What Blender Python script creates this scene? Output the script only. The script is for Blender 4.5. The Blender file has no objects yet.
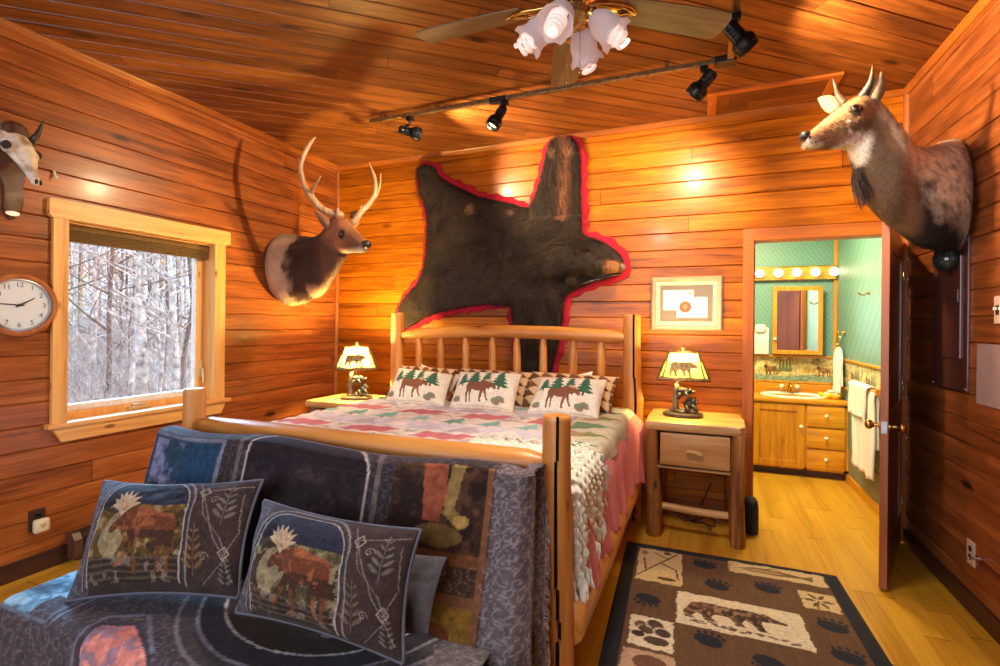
import bpy, bmesh, math, random
import numpy as np
from mathutils import Vector, Matrix

S = bpy.context.scene
COL = S.collection
PI = math.pi

# ------------------------------------------------------------------ camera
CF, YAW, CY, ROLL, CH = 497.5, 0.383585, 323.55, 0.00943, 1.40
_c, _s = math.cos(YAW), math.sin(YAW)
RM = np.array([[_c, _s, 0], [0, 0, -1], [-_s, _c, 0]])
_cr, _sr = math.cos(ROLL), math.sin(ROLL)
RM = np.array([[_cr, -_sr, 0], [_sr, _cr, 0], [0, 0, 1]]) @ RM
cd = bpy.data.cameras.new('camera')
cam = bpy.data.objects.new('camera', cd)
COL.objects.link(cam)
cd.sensor_width = 36.0
cd.lens = CF / 1000 * 36
cd.shift_y = (CY - 333) / 1000
cd.clip_start = 0.02
cd.clip_end = 400
cam.matrix_world = Matrix((
    (RM[0][0], -RM[1][0], -RM[2][0], 0), (RM[0][1], -RM[1][1], -RM[2][1], 0),
    (RM[0][2], -RM[1][2], -RM[2][2], CH), (0, 0, 0, 1)))
S.camera = cam


def at(u, v, X=None, Y=None, Z=None):
    """where the sight line through a photograph point meets a plane of the room"""
    d = RM.T @ np.array([(u - 500) / CF, (v - CY) / CF, 1.0])
    t = X / d[0] if X is not None else (Y / d[1] if Y is not None else (Z - CH) / d[2])
    return np.array([0, 0, CH]) + t * d


# ------------------------------------------------------------------ world, light, exposure
XL, XR, YB, ZC = -3.40, 1.25, 4.03, 2.96
YR = -1.7                                   # wall behind the camera
W = bpy.data.worlds.new('winter_sky')
S.world = W
W.use_nodes = True
bg = W.node_tree.nodes['Background']
bg.inputs[0].default_value = (0.62, 0.76, 1.0, 1)
bg.inputs[1].default_value = 2.5
S.view_settings.view_transform = 'Standard'
S.view_settings.look = 'None'
S.view_settings.gamma = 1.0
S.view_settings.use_curve_mapping = False
S.view_settings.exposure = -0.14
S.cycles.max_bounces = 8
S.cycles.diffuse_bounces = 5
S.cycles.glossy_bounces = 4
S.cycles.transparent_max_bounces = 12
S.cycles.sample_clamp_indirect = 6.0
S.cycles.caustics_reflective = False
S.cycles.caustics_refractive = False


def light(name, typ, loc, energy, color, aim=None, size=0.1, size_y=None, spot=None, blend=0.5):
    d = bpy.data.lights.new(name, typ)
    d.energy = energy
    d.color = color
    if typ == 'AREA':
        d.shape = 'RECTANGLE'
        d.size = size
        d.size_y = size_y or size
    elif typ != 'SUN':
        d.shadow_soft_size = size
    if typ == 'SPOT':
        d.spot_size = math.radians(spot)
        d.spot_blend = blend
    o = bpy.data.objects.new(name, d)
    COL.objects.link(o)
    o.location = loc
    if aim is not None:
        o.rotation_euler = (Vector(aim) - Vector(loc)).to_track_quat('-Z', 'Y').to_euler()
    return o


# low winter sun on the wood outside
sun = light('winter_sun', 'SUN', (10, 30, 24), 3.0, (1.0, 0.76, 0.46), aim=(-14, 12, 0))
sun.data.angle = 0.02
# blue glow of the open sky that falls in through the bed-side window
skyl = light('sky_glow', 'SUN', (-30, 20, 20), 24.0, (0.30, 0.64, 1.0), aim=(-30 + 12, 20 - 5.8, 20 - 7.4))
skyl.data.angle = 0.5
# daylight of the big windows behind the camera and of the bed-side window
light('daylight_rear_window', 'AREA', (-1.3, YR + 0.06, 1.6), 84, (0.88, 0.92, 1.0), aim=(-1.3, 3, 0.5), size=3.2, size_y=1.7)
for (px, py, pz, aim, sx, sy) in ((XL - 0.16, 2.18, 1.38, (0, 2.18, 1.38), 0.93, 1.15),):
    p = light('window_daylight_portal', 'AREA', (px, py, pz), 1, (1, 1, 1), aim=aim, size=sx, size_y=sy)
    p.data.cycles.is_portal = True
# added fill light under the bathroom ceiling; no lamp hangs there
light('bathroom_fill', 'AREA', (0.45, 4.6, 2.40), 76, (1.0, 0.82, 0.46), aim=(0.55, 5.0, 0), size=0.5)
# what the ceiling track spots are aimed at: power, aim, cone
SPOTS = ((190, (-0.6, 3.9, 2.72), 100), (190, (-3.4, 3.15, 1.8), 110), (160, (-0.35, 4.03, 2.15), 105), (230, (1.25, 3.05, 2.5), 120))

# ------------------------------------------------------------------ helpers
rnd = random.Random(7)
WL = {}                                     # world place of every parent


def lin(c):
    c = np.asarray(c, float)
    if c.max() > 1.0001:
        c = c / 255.0
    return np.where(c <= 0.04045, c / 12.92, ((c + 0.055) / 1.055) ** 2.4)


def link(o, parent=None):
    COL.objects.link(o)
    if parent is not None:
        o.parent = parent
        WL[o.name] = WL.get(parent.name, Vector((0, 0, 0)))
    return o


def thing(name, label, cat, loc, group=None):
    o = bpy.data.objects.new(name, None)
    COL.objects.link(o)
    o.empty_display_size = 0.05
    o.location = loc
    o['label'] = label
    o['category'] = cat
    if group:
        o['group'] = group
    WL[o.name] = Vector(loc)
    return o


def tag(o, label, cat, group=None, kind=None):
    o['label'] = label
    o['category'] = cat
    if group:
        o['group'] = group
    if kind:
        o['kind'] = kind
    return o


def struct(o):
    o['kind'] = 'structure'
    return o


def copy_tree(o, parent=None):
    c = o.copy()
    COL.objects.link(c)
    WL[c.name] = Vector(c.location)
    if parent is not None:
        c.parent = parent
    for ch in list(o.children):
        copy_tree(ch, c)
    return c


def frame(d, up=(0, 0, 1)):
    d = np.asarray(d, float)
    d = d / np.linalg.norm(d)
    u = np.asarray(up, float)
    if abs(np.dot(u, d)) > 0.97:
        u = np.array([1.0, 0, 0])
    x = np.cross(u, d)
    x /= np.linalg.norm(x)
    return x, np.cross(d, x), d


def rotz(p, a, c=(0, 0)):
    p = np.asarray(p, float)
    q = p.copy()
    ca, sa = math.cos(a), math.sin(a)
    x, y = p[..., 0] - c[0], p[..., 1] - c[1]
    q[..., 0] = c[0] + ca * x - sa * y
    q[..., 1] = c[1] + sa * x + ca * y
    return q


class MB:
    def __init__(s):
        s.v = []
        s.f = []
        s.m = []
        s.cm = 0

    def add(s, vs, fs):
        b = len(s.v)
        s.v.extend([tuple(map(float, p)) for p in vs])
        for f in fs:
            s.f.append(tuple(i + b for i in f))
            s.m.append(s.cm)
        return s

    def box(s, a, b, bev=0.0, M=None):
        """axis box from corner a to corner b, edges bevelled"""
        a = np.array(a, float)
        b = np.array(b, float)
        lo, hi = np.minimum(a, b), np.maximum(a, b)
        bm = bmesh.new()
        bmesh.ops.create_cube(bm, size=1)
        for v in bm.verts:
            v.co = Vector(((lo[i] + hi[i]) / 2 + v.co[i] * (hi[i] - lo[i]) for i in range(3)))
        if bev > 0:
            bev = min(bev, 0.45 * float((hi - lo).min()))
            bmesh.ops.bevel(bm, geom=bm.edges[:], offset=bev, segments=2, profile=0.6, affect='EDGES')
        bm.verts.index_update()
        vs = [v.co.copy() for v in bm.verts]
        if M is not None:
            vs = [M @ v for v in vs]
        s.add(vs, [[v.index for v in f.verts] for f in bm.faces])
        bm.free()
        return s

    def loft(s, rings, cap0=True, cap1=True, closed=True):
        n = len(rings[0])
        vs = [p for r in rings for p in r]
        fs = []
        for i in range(len(rings) - 1):
            for j in range(n if closed else n - 1):
                k = (j + 1) % n
                fs.append((i * n + j, i * n + k, (i + 1) * n + k, (i + 1) * n + j))
        if cap0:
            fs.append(tuple(range(n))[::-1])
        if cap1:
            b = (len(rings) - 1) * n
            fs.append(tuple(b + j for j in range(n)))
        return s.add(vs, fs)

    def tube(s, pts, r, seg=10, cap=True, up=(0, 0, 1)):
        pts = [np.asarray(p, float) for p in pts]
        if not hasattr(r, '__len__'):
            r = [r] * len(pts)
        rings = []
        px = None
        for i, p in enumerate(pts):
            d = pts[min(i + 1, len(pts) - 1)] - pts[max(i - 1, 0)]
            d = d / (np.linalg.norm(d) + 1e-9)
            if px is None:
                px, py, _ = frame(d, up)
            else:
                px = px - d * np.dot(px, d)
                px /= np.linalg.norm(px) + 1e-9
                py = np.cross(d, px)
            rings.append([p + r[i] * (math.cos(a) * px + math.sin(a) * py) for a in np.arange(seg) * 2 * PI / seg])
        return s.loft(rings, cap, cap)

    def lathe(s, prof, c, axis=(0, 0, 1), seg=20, cap=True):
        x, y, d = frame(axis)
        c = np.asarray(c, float)
        rings = [[c + d * z + max(r, 1e-4) * (math.cos(a) * x + math.sin(a) * y) for a in np.arange(seg) * 2 * PI / seg] for r, z in prof]
        return s.loft(rings, cap, cap)

    def ell(s, c, r, seg=14, rings=9, M=None):
        vs, fs = [], []
        c = np.asarray(c, float)
        if not hasattr(r, '__len__'):
            r = (r, r, r)
        R = []
        for i in range(rings + 1):
            t = PI * (i + 0.001) / (rings + 0.002)
            ring = []
            for j in range(seg):
                a = 2 * PI * j / seg
                q = np.array([r[0] * math.sin(t) * math.cos(a), r[1] * math.sin(t) * math.sin(a), r[2] * math.cos(t)])
                if M is not None:
                    q = np.array(M) @ q
                ring.append(c + q)
            R.append(ring)
        R = R[::-1]
        return s.loft(R, True, True)

    def prism(s, poly, o, ax, ay, t0, t1):
        """2-D outline in the plane (o, ax, ay) given a thickness from t0 to t1 along ax x ay"""
        o, ax, ay = (np.asarray(q, float) for q in (o, ax, ay))
        n = np.cross(ax, ay)
        A = [o + ax * p[0] + ay * p[1] + n * t0 for p in poly]
        B = [o + ax * p[0] + ay * p[1] + n * t1 for p in poly]
        area = sum(poly[i][0] * poly[(i + 1) % len(poly)][1] - poly[(i + 1) % len(poly)][0] * poly[i][1] for i in range(len(poly)))
        if area < 0:
            A, B = A[::-1], B[::-1]
        return s.loft([A, B], True, True)

    def grid(s, P):
        P = np.asarray(P, float)
        nu, nv = P.shape[:2]
        fs = [(i * nv + j, (i + 1) * nv + j, (i + 1) * nv + j + 1, i * nv + j + 1) for i in range(nu - 1) for j in range(nv - 1)]
        return s.add(P.reshape(-1, 3), fs)

    def build(s, name, mat, parent=None, smooth=False, angle=None):
        off = WL.get(parent.name, Vector((0, 0, 0))) if parent is not None else Vector((0, 0, 0))
        me = bpy.data.meshes.new(name)
        me.from_pydata([(v[0] - off[0], v[1] - off[1], v[2] - off[2]) for v in s.v], [], s.f)
        mats = mat if isinstance(mat, (list, tuple)) else [mat]
        for m in mats:
            me.materials.append(m)
        if len(mats) > 1:
            me.polygons.foreach_set('material_index', s.m)
        if smooth:
            me.polygons.foreach_set('use_smooth', [True] * len(me.polygons))
            if angle is not None:
                me.set_sharp_from_angle(angle=math.radians(angle))
        me.update()
        o = bpy.data.objects.new(name, me)
        return link(o, parent)


def boxo(name, a, b, mat, parent=None, bev=0.004):
    return MB().box(a, b, bev).build(name, mat, parent)


def colour_verts(o, cols):
    """per-vertex print colours (linear RGB)"""
    at_ = o.data.color_attributes.new('Col', 'FLOAT_COLOR', 'POINT')
    c = np.ones((len(o.data.vertices), 4), np.float32)
    c[:, :3] = np.asarray(cols, np.float32).reshape(-1, 3)
    at_.data.foreach_set('color', c.ravel())
    return o


def grid_obj(name, P, cols, mat, parent=None, thick=0.0):
    """smooth cloth sheet from a grid of points, with printed colours"""
    P = np.asarray(P, float)
    mb = MB()
    mb.grid(P)
    o = mb.build(name, mat, parent, smooth=True)
    if cols is not None:
        colour_verts(o, cols)
    if thick:
        md = o.modifiers.new('thickness', 'SOLIDIFY')
        md.thickness = thick
        md.offset = -1
    return o


# value noise for prints and for shaping cloth, fur and logs
def vnoise(x, y, seed=0):
    x = np.asarray(x, float)
    y = np.asarray(y, float)
    xi, yi = np.floor(x), np.floor(y)
    fx, fy = x - xi, y - yi
    fx, fy = fx * fx * (3 - 2 * fx), fy * fy * (3 - 2 * fy)

    def h(a, b):
        q = np.sin(a * 127.1 + b * 311.7 + seed * 74.7) * 43758.5453
        return q - np.floor(q)
    return (h(xi, yi) * (1 - fx) + h(xi + 1, yi) * fx) * (1 - fy) + (h(xi, yi + 1) * (1 - fx) + h(xi + 1, yi + 1) * fx) * fy


def fbm(x, y, seed=0, o=4):
    x = np.asarray(x, float)
    y = np.asarray(y, float)
    t, a, n = 0, 0.5, 0
    for i in range(o):
        t = t + a * vnoise(x * 2 ** i, y * 2 ** i, seed + i * 3)
        n += a
        a *= 0.5
    return t / n


class Canvas:
    """paints flat textile artwork on a grid; colours given in sRGB 0-255"""

    def __init__(s, w, h, res, bgc):
        s.w, s.h = w, h
        s.nx, s.ny = int(round(w / res)) + 1, int(round(h / res)) + 1
        s.X, s.Y = np.meshgrid(np.linspace(0, w, s.nx), np.linspace(0, h, s.ny), indexing='ij')
        s.C = np.ones((s.nx, s.ny, 3)) * np.array(bgc, float)

    def put(s, m, col, a=1.0):
        m = np.asarray(m, float)[..., None] * a
        s.C = s.C * (1 - m) + np.array(col, float) * m

    def inside(s, pts):
        pts = np.asarray(pts, float)
        m = np.zeros(s.X.shape, bool)
        j = len(pts) - 1
        for i in range(len(pts)):
            (x1, y1), (x2, y2) = pts[i], pts[j]
            if y1 != y2:
                c = ((y1 > s.Y) != (y2 > s.Y)) & (s.X < (x2 - x1) * (s.Y - y1) / (y2 - y1) + x1)
                m ^= c
            j = i
        return m

    def poly(s, pts, col, a=1.0):
        s.put(s.inside(pts), col, a)

    def rect(s, x0, y0, x1, y1, col, a=1.0):
        s.put((s.X >= x0) & (s.X <= x1) & (s.Y >= y0) & (s.Y <= y1), col, a)

    def ell(s, cx, cy, rx, ry, col, a=1.0, rot=0):
        dx, dy = s.X - cx, s.Y - cy
        c, q = math.cos(rot), math.sin(rot)
        s.put(((dx * c + dy * q) / rx) ** 2 + ((-dx * q + dy * c) / ry) ** 2 <= 1, col, a)

    def line(s, pts, w, col, a=1.0):
        d = np.full(s.X.shape, 9.0)
        for (x1, y1), (x2, y2) in zip(pts[:-1], pts[1:]):
            vx, vy = x2 - x1, y2 - y1
            t = np.clip(((s.X - x1) * vx + (s.Y - y1) * vy) / (vx * vx + vy * vy + 1e-12), 0, 1)
            d = np.minimum(d, np.hypot(s.X - x1 - t * vx, s.Y - y1 - t * vy))
        s.put(d <= w / 2, col, a)

    def mottle(s, sx, sy, amp, seed=0, mask=None):
        n = (fbm(s.X / sx, s.Y / sy, seed) - 0.5) * 2 * amp
        k = 1 + n
        if mask is not None:
            k = np.where(mask, k, 1)
        s.C = np.clip(s.C * k[..., None], 0, 255)

    def lin(s):
        return lin(np.clip(s.C, 0, 255) / 255.0)

    def sample(s, x, y):
        i = np.clip(np.round(np.asarray(x) / s.w * (s.nx - 1)).astype(int), 0, s.nx - 1)
        j = np.clip(np.round(np.asarray(y) / s.h * (s.ny - 1)).astype(int), 0, s.ny - 1)
        return s.lin()[i, j]


# ------------------------------------------------------------------ materials
def nmat(name):
    m = bpy.data.materials.new(name)
    m.use_nodes = True
    nt = m.node_tree
    return m, nt, nt.nodes['Principled BSDF'], nt.nodes, nt.links


def mth(nt, op, a, b=None, c=None):
    n = nt.nodes.new('ShaderNodeMath')
    n.operation = op
    for i, q in enumerate((a, b, c)):
        if q is None:
            continue
        if isinstance(q, (int, float)):
            n.inputs[i].default_value = q
        else:
            nt.links.new(q, n.inputs[i])
    return n.outputs[0]


def ramp(nt, fac, stops):
    n = nt.nodes.new('ShaderNodeValToRGB')
    while len(n.color_ramp.elements) < len(stops):
        n.color_ramp.elements.new(0.5)
    for e, (p, c) in zip(n.color_ramp.elements, stops):
        e.position = p
        e.color = (*lin(np.array(c) / 255.0), 1)
    nt.links.new(fac, n.inputs[0])
    return n.outputs[0]


def noise(nt, vec, scale, detail=4, rough=0.55, dist=0.0):
    n = nt.nodes.new('ShaderNodeTexNoise')
    n.inputs['Scale'].default_value = scale
    n.inputs['Detail'].default_value = detail
    n.inputs['Roughness'].default_value = rough
    n.inputs['Distortion'].default_value = dist
    if vec is not None:
        nt.links.new(vec, n.inputs['Vector'])
    return n.outputs[0]


def objco(nt, sc=(1, 1, 1), rot=(0, 0, 0)):
    t = nt.nodes.new('ShaderNodeTexCoord')
    m = nt.nodes.new('ShaderNodeMapping')
    m.inputs['Scale'].default_value = sc
    m.inputs['Rotation'].default_value = rot
    nt.links.new(t.outputs['Object'], m.inputs[0])
    return m.outputs[0]


def bump(nt, bs, h, strength=0.2, dist=0.01):
    b = nt.nodes.new('ShaderNodeBump')
    b.inputs['Strength'].default_value = strength
    b.inputs['Distance'].default_value = dist
    nt.links.new(h, b.inputs['Height'])
    nt.links.new(b.outputs[0], bs.inputs['Normal'])


def plain(name, col, rough=0.5, metal=0.0, spec=0.5, var=0.06, scale=30, bumps=0.0, emit=0.0, coat=0.0, trans=0.0):
    m, nt, bs, N, L = nmat(name)
    c = np.array(col, float)
    n = noise(nt, objco(nt), scale)
    L.new(ramp(nt, n, [(0.3, np.clip(c * (1 - var), 0, 255)), (0.7, np.clip(c * (1 + var), 0, 255))]), bs.inputs['Base Color'])
    bs.inputs['Roughness'].default_value = rough
    bs.inputs['Metallic'].default_value = metal
    bs.inputs['Specular IOR Level'].default_value = spec
    bs.inputs['Coat Weight'].default_value = coat
    bs.inputs['Transmission Weight'].default_value = trans
    if emit:
        bs.inputs['Emission Color'].default_value = (*lin(c / 255), 1)
        bs.inputs['Emission Strength'].default_value = emit
    if bumps:
        bump(nt, bs, n, bumps)
    return m


def planks(name, along, across, bh, phase, Lb, stops, rough=0.34, rot=0.0, grain=26.0, knots=True, coat=0.10, joints=True, tone=0.30, spec=0.25, stain=0.55):
    """varnished boards: each board and each length of it its own tone and its own grain"""
    m, nt, bs, N, L = nmat(name)
    co = objco(nt, rot=(0, 0, rot))
    sp = N.new('ShaderNodeSeparateXYZ')
    L.new(co, sp.inputs[0])
    A, B = sp.outputs[along], sp.outputs[across]
    idx = mth(nt, 'FLOOR', mth(nt, 'DIVIDE', mth(nt, 'SUBTRACT', B, phase), bh))
    w1 = N.new('ShaderNodeTexWhiteNoise')
    w1.noise_dimensions = '1D'
    L.new(idx, w1.inputs['W'])
    q = mth(nt, 'DIVIDE', mth(nt, 'ADD', A, mth(nt, 'MULTIPLY', w1.outputs[0], Lb * 7)), Lb)
    seg = mth(nt, 'FLOOR', q)
    cb = N.new('ShaderNodeCombineXYZ')
    L.new(idx, cb.inputs[0])
    L.new(seg, cb.inputs[1])
    w2 = N.new('ShaderNodeTexWhiteNoise')
    w2.noise_dimensions = '2D'
    L.new(cb.outputs[0], w2.inputs['Vector'])
    t = w2.outputs[0]
    gv = N.new('ShaderNodeCombineXYZ')
    L.new(mth(nt, 'MULTIPLY', A, 1.6), gv.inputs[0])
    L.new(mth(nt, 'MULTIPLY', B, grain), gv.inputs[1])
    L.new(mth(nt, 'MULTIPLY', t, 40), gv.inputs[2])
    g = noise(nt, gv.outputs[0], 1.0, 6, 0.62, 0.9)
    gv2 = N.new('ShaderNodeCombineXYZ')
    L.new(mth(nt, 'MULTIPLY', A, 3.5), gv2.inputs[0])
    L.new(mth(nt, 'MULTIPLY', B, grain * 4.5), gv2.inputs[1])
    L.new(mth(nt, 'MULTIPLY', t, 23), gv2.inputs[2])
    g2 = noise(nt, gv2.outputs[0], 1.0, 4, 0.7, 0.4)
    g = mth(nt, 'ADD', mth(nt, 'MULTIPLY', g, 0.62), mth(nt, 'MULTIPLY', g2, 0.38))
    gc = mth(nt, 'ADD', mth(nt, 'MULTIPLY', mth(nt, 'SUBTRACT', g, 0.5), 1.7), 0.5)
    f = mth(nt, 'ADD', mth(nt, 'MULTIPLY', gc, 1 - tone * 0.6), mth(nt, 'MULTIPLY', t, tone * 0.6))
    sv = N.new('ShaderNodeCombineXYZ')
    L.new(mth(nt, 'MULTIPLY', A, 1.3), sv.inputs[0])
    L.new(mth(nt, 'MULTIPLY', B, 9.0), sv.inputs[1])
    L.new(mth(nt, 'MULTIPLY', t, 11), sv.inputs[2])
    f = mth(nt, 'ADD', f, mth(nt, 'MULTIPLY', mth(nt, 'SUBTRACT', noise(nt, sv.outputs[0], 1.0, 3, 0.6, 0.5), 0.5), stain))
    if knots:
        kv = N.new('ShaderNodeCombineXYZ')
        L.new(mth(nt, 'ADD', mth(nt, 'MULTIPLY', A, 1.5), mth(nt, 'MULTIPLY', t, 17)), kv.inputs[0])
        L.new(mth(nt, 'MULTIPLY', B, 4.5), kv.inputs[1])
        vo = N.new('ShaderNodeTexVoronoi')
        vo.inputs['Scale'].default_value = 1.0
        L.new(kv.outputs[0], vo.inputs['Vector'])
        k = N.new('ShaderNodeMapRange')
        k.inputs[1].default_value = 0.03
        k.inputs[2].default_value = 0.13
        k.inputs[3].default_value = 0.45
        k.inputs[4].default_value = 0.0
        L.new(vo.outputs['Distance'], k.inputs[0])
        f = mth(nt, 'SUBTRACT', f, k.outputs[0])
    c = ramp(nt, f, stops)
    if joints:
        fr = mth(nt, 'FRACT', q)
        j = mth(nt, 'LESS_THAN', fr, 0.004 / Lb)
        mx = N.new('ShaderNodeMix')
        mx.data_type = 'RGBA'
        L.new(j, mx.inputs[0])
        L.new(c, mx.inputs[6])
        mx.inputs[7].default_value = (0.01, 0.004, 0.002, 1)
        c = mx.outputs[2]
    L.new(c, bs.inputs['Base Color'])
    r = mth(nt, 'ADD', mth(nt, 'MULTIPLY', g, 0.16), rough - 0.08)
    L.new(r, bs.inputs['Roughness'])
    bs.inputs['Coat Weight'].default_value = coat
    bs.inputs['Coat Roughness'].default_value = 0.16
    bs.inputs['Specular IOR Level'].default_value = spec
    bump(nt, bs, g, 0.12, 0.004)
    return m


def timber(name, axis, stops, rough=0.45, scale=16.0, coat=0.1, stretch=0.07, knots=True):
    """solid wood or peeled log with the grain along one axis"""
    m, nt, bs, N, L = nmat(name)
    sc = [1, 1, 1]
    sc[axis] = stretch
    g = noise(nt, objco(nt, tuple(sc)), scale, 6, 0.6, 0.7)
    if knots:
        sc2 = [9, 9, 9]
        sc2[axis] = 3.5
        vo = N.new('ShaderNodeTexVoronoi')
        vo.inputs['Scale'].default_value = 1.0
        L.new(objco(nt, tuple(sc2)), vo.inputs['Vector'])
        k = N.new('ShaderNodeMapRange')
        k.inputs[1].default_value = 0.04
        k.inputs[2].default_value = 0.14
        k.inputs[3].default_value = 0.4
        k.inputs[4].default_value = 0.0
        L.new(vo.outputs['Distance'], k.inputs[0])
        f = mth(nt, 'SUBTRACT', g, k.outputs[0])
    else:
        f = g
    L.new(ramp(nt, f, stops), bs.inputs['Base Color'])
    bs.inputs['Roughness'].default_value = rough
    bs.inputs['Coat Weight'].default_value = coat
    bs.inputs['Coat Roughness'].default_value = 0.3
    bump(nt, bs, g, 0.15, 0.004)
    return m


def cloth(name, rough=0.9, weave=420, sheen=0.10, bumps=0.35, fuzz=0.10):
    """woven fabric that shows the printed colours of its mesh"""
    m, nt, bs, N, L = nmat(name)
    a = N.new('ShaderNodeAttribute')
    a.attribute_name = 'Col'
    n = noise(nt, objco(nt), weave, 2, 0.7)
    n2 = noise(nt, objco(nt), 60, 3, 0.6)
    k = mth(nt, 'ADD', mth(nt, 'MULTIPLY', mth(nt, 'ADD', n, n2), fuzz * 4), 1 - fuzz * 4)
    mx = N.new('ShaderNodeVectorMath')
    mx.operation = 'SCALE'
    L.new(a.outputs['Color'], mx.inputs[0])
    L.new(k, mx.inputs['Scale'])
    L.new(mx.outputs[0], bs.inputs['Base Color'])
    bs.inputs['Roughness'].default_value = rough
    bs.inputs['Sheen Weight'].default_value = sheen
    bs.inputs['Specular IOR Level'].default_value = 0.15
    bump(nt, bs, n, bumps, 0.003)
    return m


def furm(name, rough=0.7, sheen=0.04, sc=(60, 60, 60)):
    m, nt, bs, N, L = nmat(name)
    a = N.new('ShaderNodeAttribute')
    a.attribute_name = 'Col'
    n = noise(nt, objco(nt, sc), 1.0, 4, 0.7)
    k = mth(nt, 'ADD', mth(nt, 'MULTIPLY', n, 0.9), 0.55)
    mx = N.new('ShaderNodeVectorMath')
    mx.operation = 'SCALE'
    L.new(a.outputs['Color'], mx.inputs[0])
    L.new(k, mx.inputs['Scale'])
    L.new(mx.outputs[0], bs.inputs['Base Color'])
    bs.inputs['Roughness'].default_value = rough
    bs.inputs['Sheen Weight'].default_value = sheen
    bs.inputs['Specular IOR Level'].default_value = 0.3
    bump(nt, bs, n, 0.4, 0.006)
    return m


def glassm(name, tint=(1, 1, 1), refl=1.0):
    m = bpy.data.materials.new(name)
    m.use_nodes = True
    nt = m.node_tree
    nt.nodes.clear()
    o = nt.nodes.new('ShaderNodeOutputMaterial')
    t = nt.nodes.new('ShaderNodeBsdfTransparent')
    t.inputs[0].default_value = (*tint, 1)
    g = nt.nodes.new('ShaderNodeBsdfGlossy')
    g.inputs['Roughness'].default_value = 0.02
    lw = nt.nodes.new('ShaderNodeLayerWeight')
    lw.inputs[0].default_value = 0.5
    mx = nt.nodes.new('ShaderNodeMixShader')
    fr = mth(nt, 'MULTIPLY', mth(nt, 'ADD', mth(nt, 'MULTIPLY', mth(nt, 'POWER', lw.outputs['Facing'], 4.0), 0.5), 0.035), refl)
    nt.links.new(fr, mx.inputs[0])
    nt.links.new(t.outputs[0], mx.inputs[1])
    nt.links.new(g.outputs[0], mx.inputs[2])
    nt.links.new(mx.outputs[0], o.inputs[0])
    return m


def glowglass(name, col, emit, trans=0.6, rough=0.5):
    """lamp shade glass or mica: lets light through and glows with the bulb behind it"""
    m, nt, bs, N, L = nmat(name)
    c = lin(np.array(col) / 255.0)
    tl = N.new('ShaderNodeBsdfTranslucent')
    tl.inputs[0].default_value = (*c, 1)
    bs.inputs['Base Color'].default_value = (*c, 1)
    bs.inputs['Roughness'].default_value = rough
    bs.inputs['Emission Color'].default_value = (*c, 1)
    bs.inputs['Emission Strength'].default_value = emit
    mx = N.new('ShaderNodeMixShader')
    mx.inputs[0].default_value = trans
    L.new(bs.outputs[0], mx.inputs[1])
    L.new(tl.outputs[0], mx.inputs[2])
    L.new(mx.outputs[0], N['Material Output'].inputs[0])
    return m


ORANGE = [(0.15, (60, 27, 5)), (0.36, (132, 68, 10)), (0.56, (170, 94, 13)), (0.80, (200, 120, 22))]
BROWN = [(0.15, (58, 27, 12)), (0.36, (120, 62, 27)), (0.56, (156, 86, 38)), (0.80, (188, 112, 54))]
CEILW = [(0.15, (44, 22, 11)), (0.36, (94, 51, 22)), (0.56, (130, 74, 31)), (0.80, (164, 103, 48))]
FLOORW = [(0.15, (150, 98, 24)), (0.45, (194, 142, 38)), (0.65, (208, 158, 48)), (0.85, (220, 174, 66))]
PINE = [(0.15, (110, 52, 16)), (0.4, (182, 112, 46)), (0.6, (206, 140, 68)), (0.8, (222, 166, 94))]
PALEPINE = [(0.15, (140, 80, 32)), (0.4, (218, 156, 82)), (0.6, (232, 176, 100)), (0.8, (240, 192, 124))]
OAK = [(0.2, (142, 82, 10)), (0.45, (204, 134, 18)), (0.65, (222, 154, 26)), (0.85, (232, 170, 42))]
DARKW = [(0.2, (28, 13, 9)), (0.5, (58, 28, 18)), (0.8, (82, 42, 26))]
REDW = [(0.2, (90, 42, 10)), (0.45, (144, 76, 18)), (0.65, (166, 92, 24)), (0.85, (186, 112, 34))]
BH, PH = 0.1295, 0.033
M = {}
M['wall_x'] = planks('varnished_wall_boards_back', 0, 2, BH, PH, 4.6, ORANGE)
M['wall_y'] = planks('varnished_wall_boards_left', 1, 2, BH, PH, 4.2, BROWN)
M['wall_yr'] = planks('varnished_wall_boards_right', 1, 2, BH, PH, 4.6, [(0.15, (44, 21, 11)), (0.36, (100, 51, 23)), (0.56, (134, 72, 33)), (0.80, (164, 95, 47))])  # same boards as the other walls, darkened to carry this side's dim light
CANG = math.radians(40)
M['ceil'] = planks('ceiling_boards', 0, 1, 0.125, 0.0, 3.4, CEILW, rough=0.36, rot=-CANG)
M['floor'] = planks('bamboo_floor', 1, 0, 0.095, 0.0, 1.3, FLOORW, rough=0.36, grain=70, knots=False, coat=0.15, tone=0.35, stain=0.15)
M['trim'] = timber('stained_trim', 2, REDW, knots=False)
M['trim_x'] = timber('stained_trim_across', 0, REDW, knots=False)
M['trim_y'] = timber('stained_trim_along', 1, REDW, knots=False)
for i, k in enumerate('xyz'):
    M['pine_' + k] = timber('pale_pine_' + k, i, PALEPINE)
    M['log_' + k] = timber('peeled_log_' + k, i, PINE, rough=0.4)
    M['oak_' + k] = timber('golden_oak_' + k, i, OAK, knots=False, scale=30)
    M['dark_' + k] = timber('dark_wood_' + k, i, DARKW, knots=False)
    M['ns_' + k] = timber('rustic_log_' + k, i, [(0.15, (118, 70, 28)), (0.4, (184, 132, 72)), (0.6, (206, 160, 100)), (0.8, (222, 184, 128))], rough=0.45)
    M['bark_' + k] = timber('part_barked_log_' + k, i, [(0.25, (58, 28, 10)), (0.42, (112, 64, 24)), (0.56, (158, 100, 40)), (0.75, (208, 152, 84))], rough=0.5)
M['black'] = plain('black_metal', (22, 23, 26), 0.35, 0.6)
M['blackplastic'] = plain('black_plastic', (18, 19, 20), 0.42)
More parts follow.
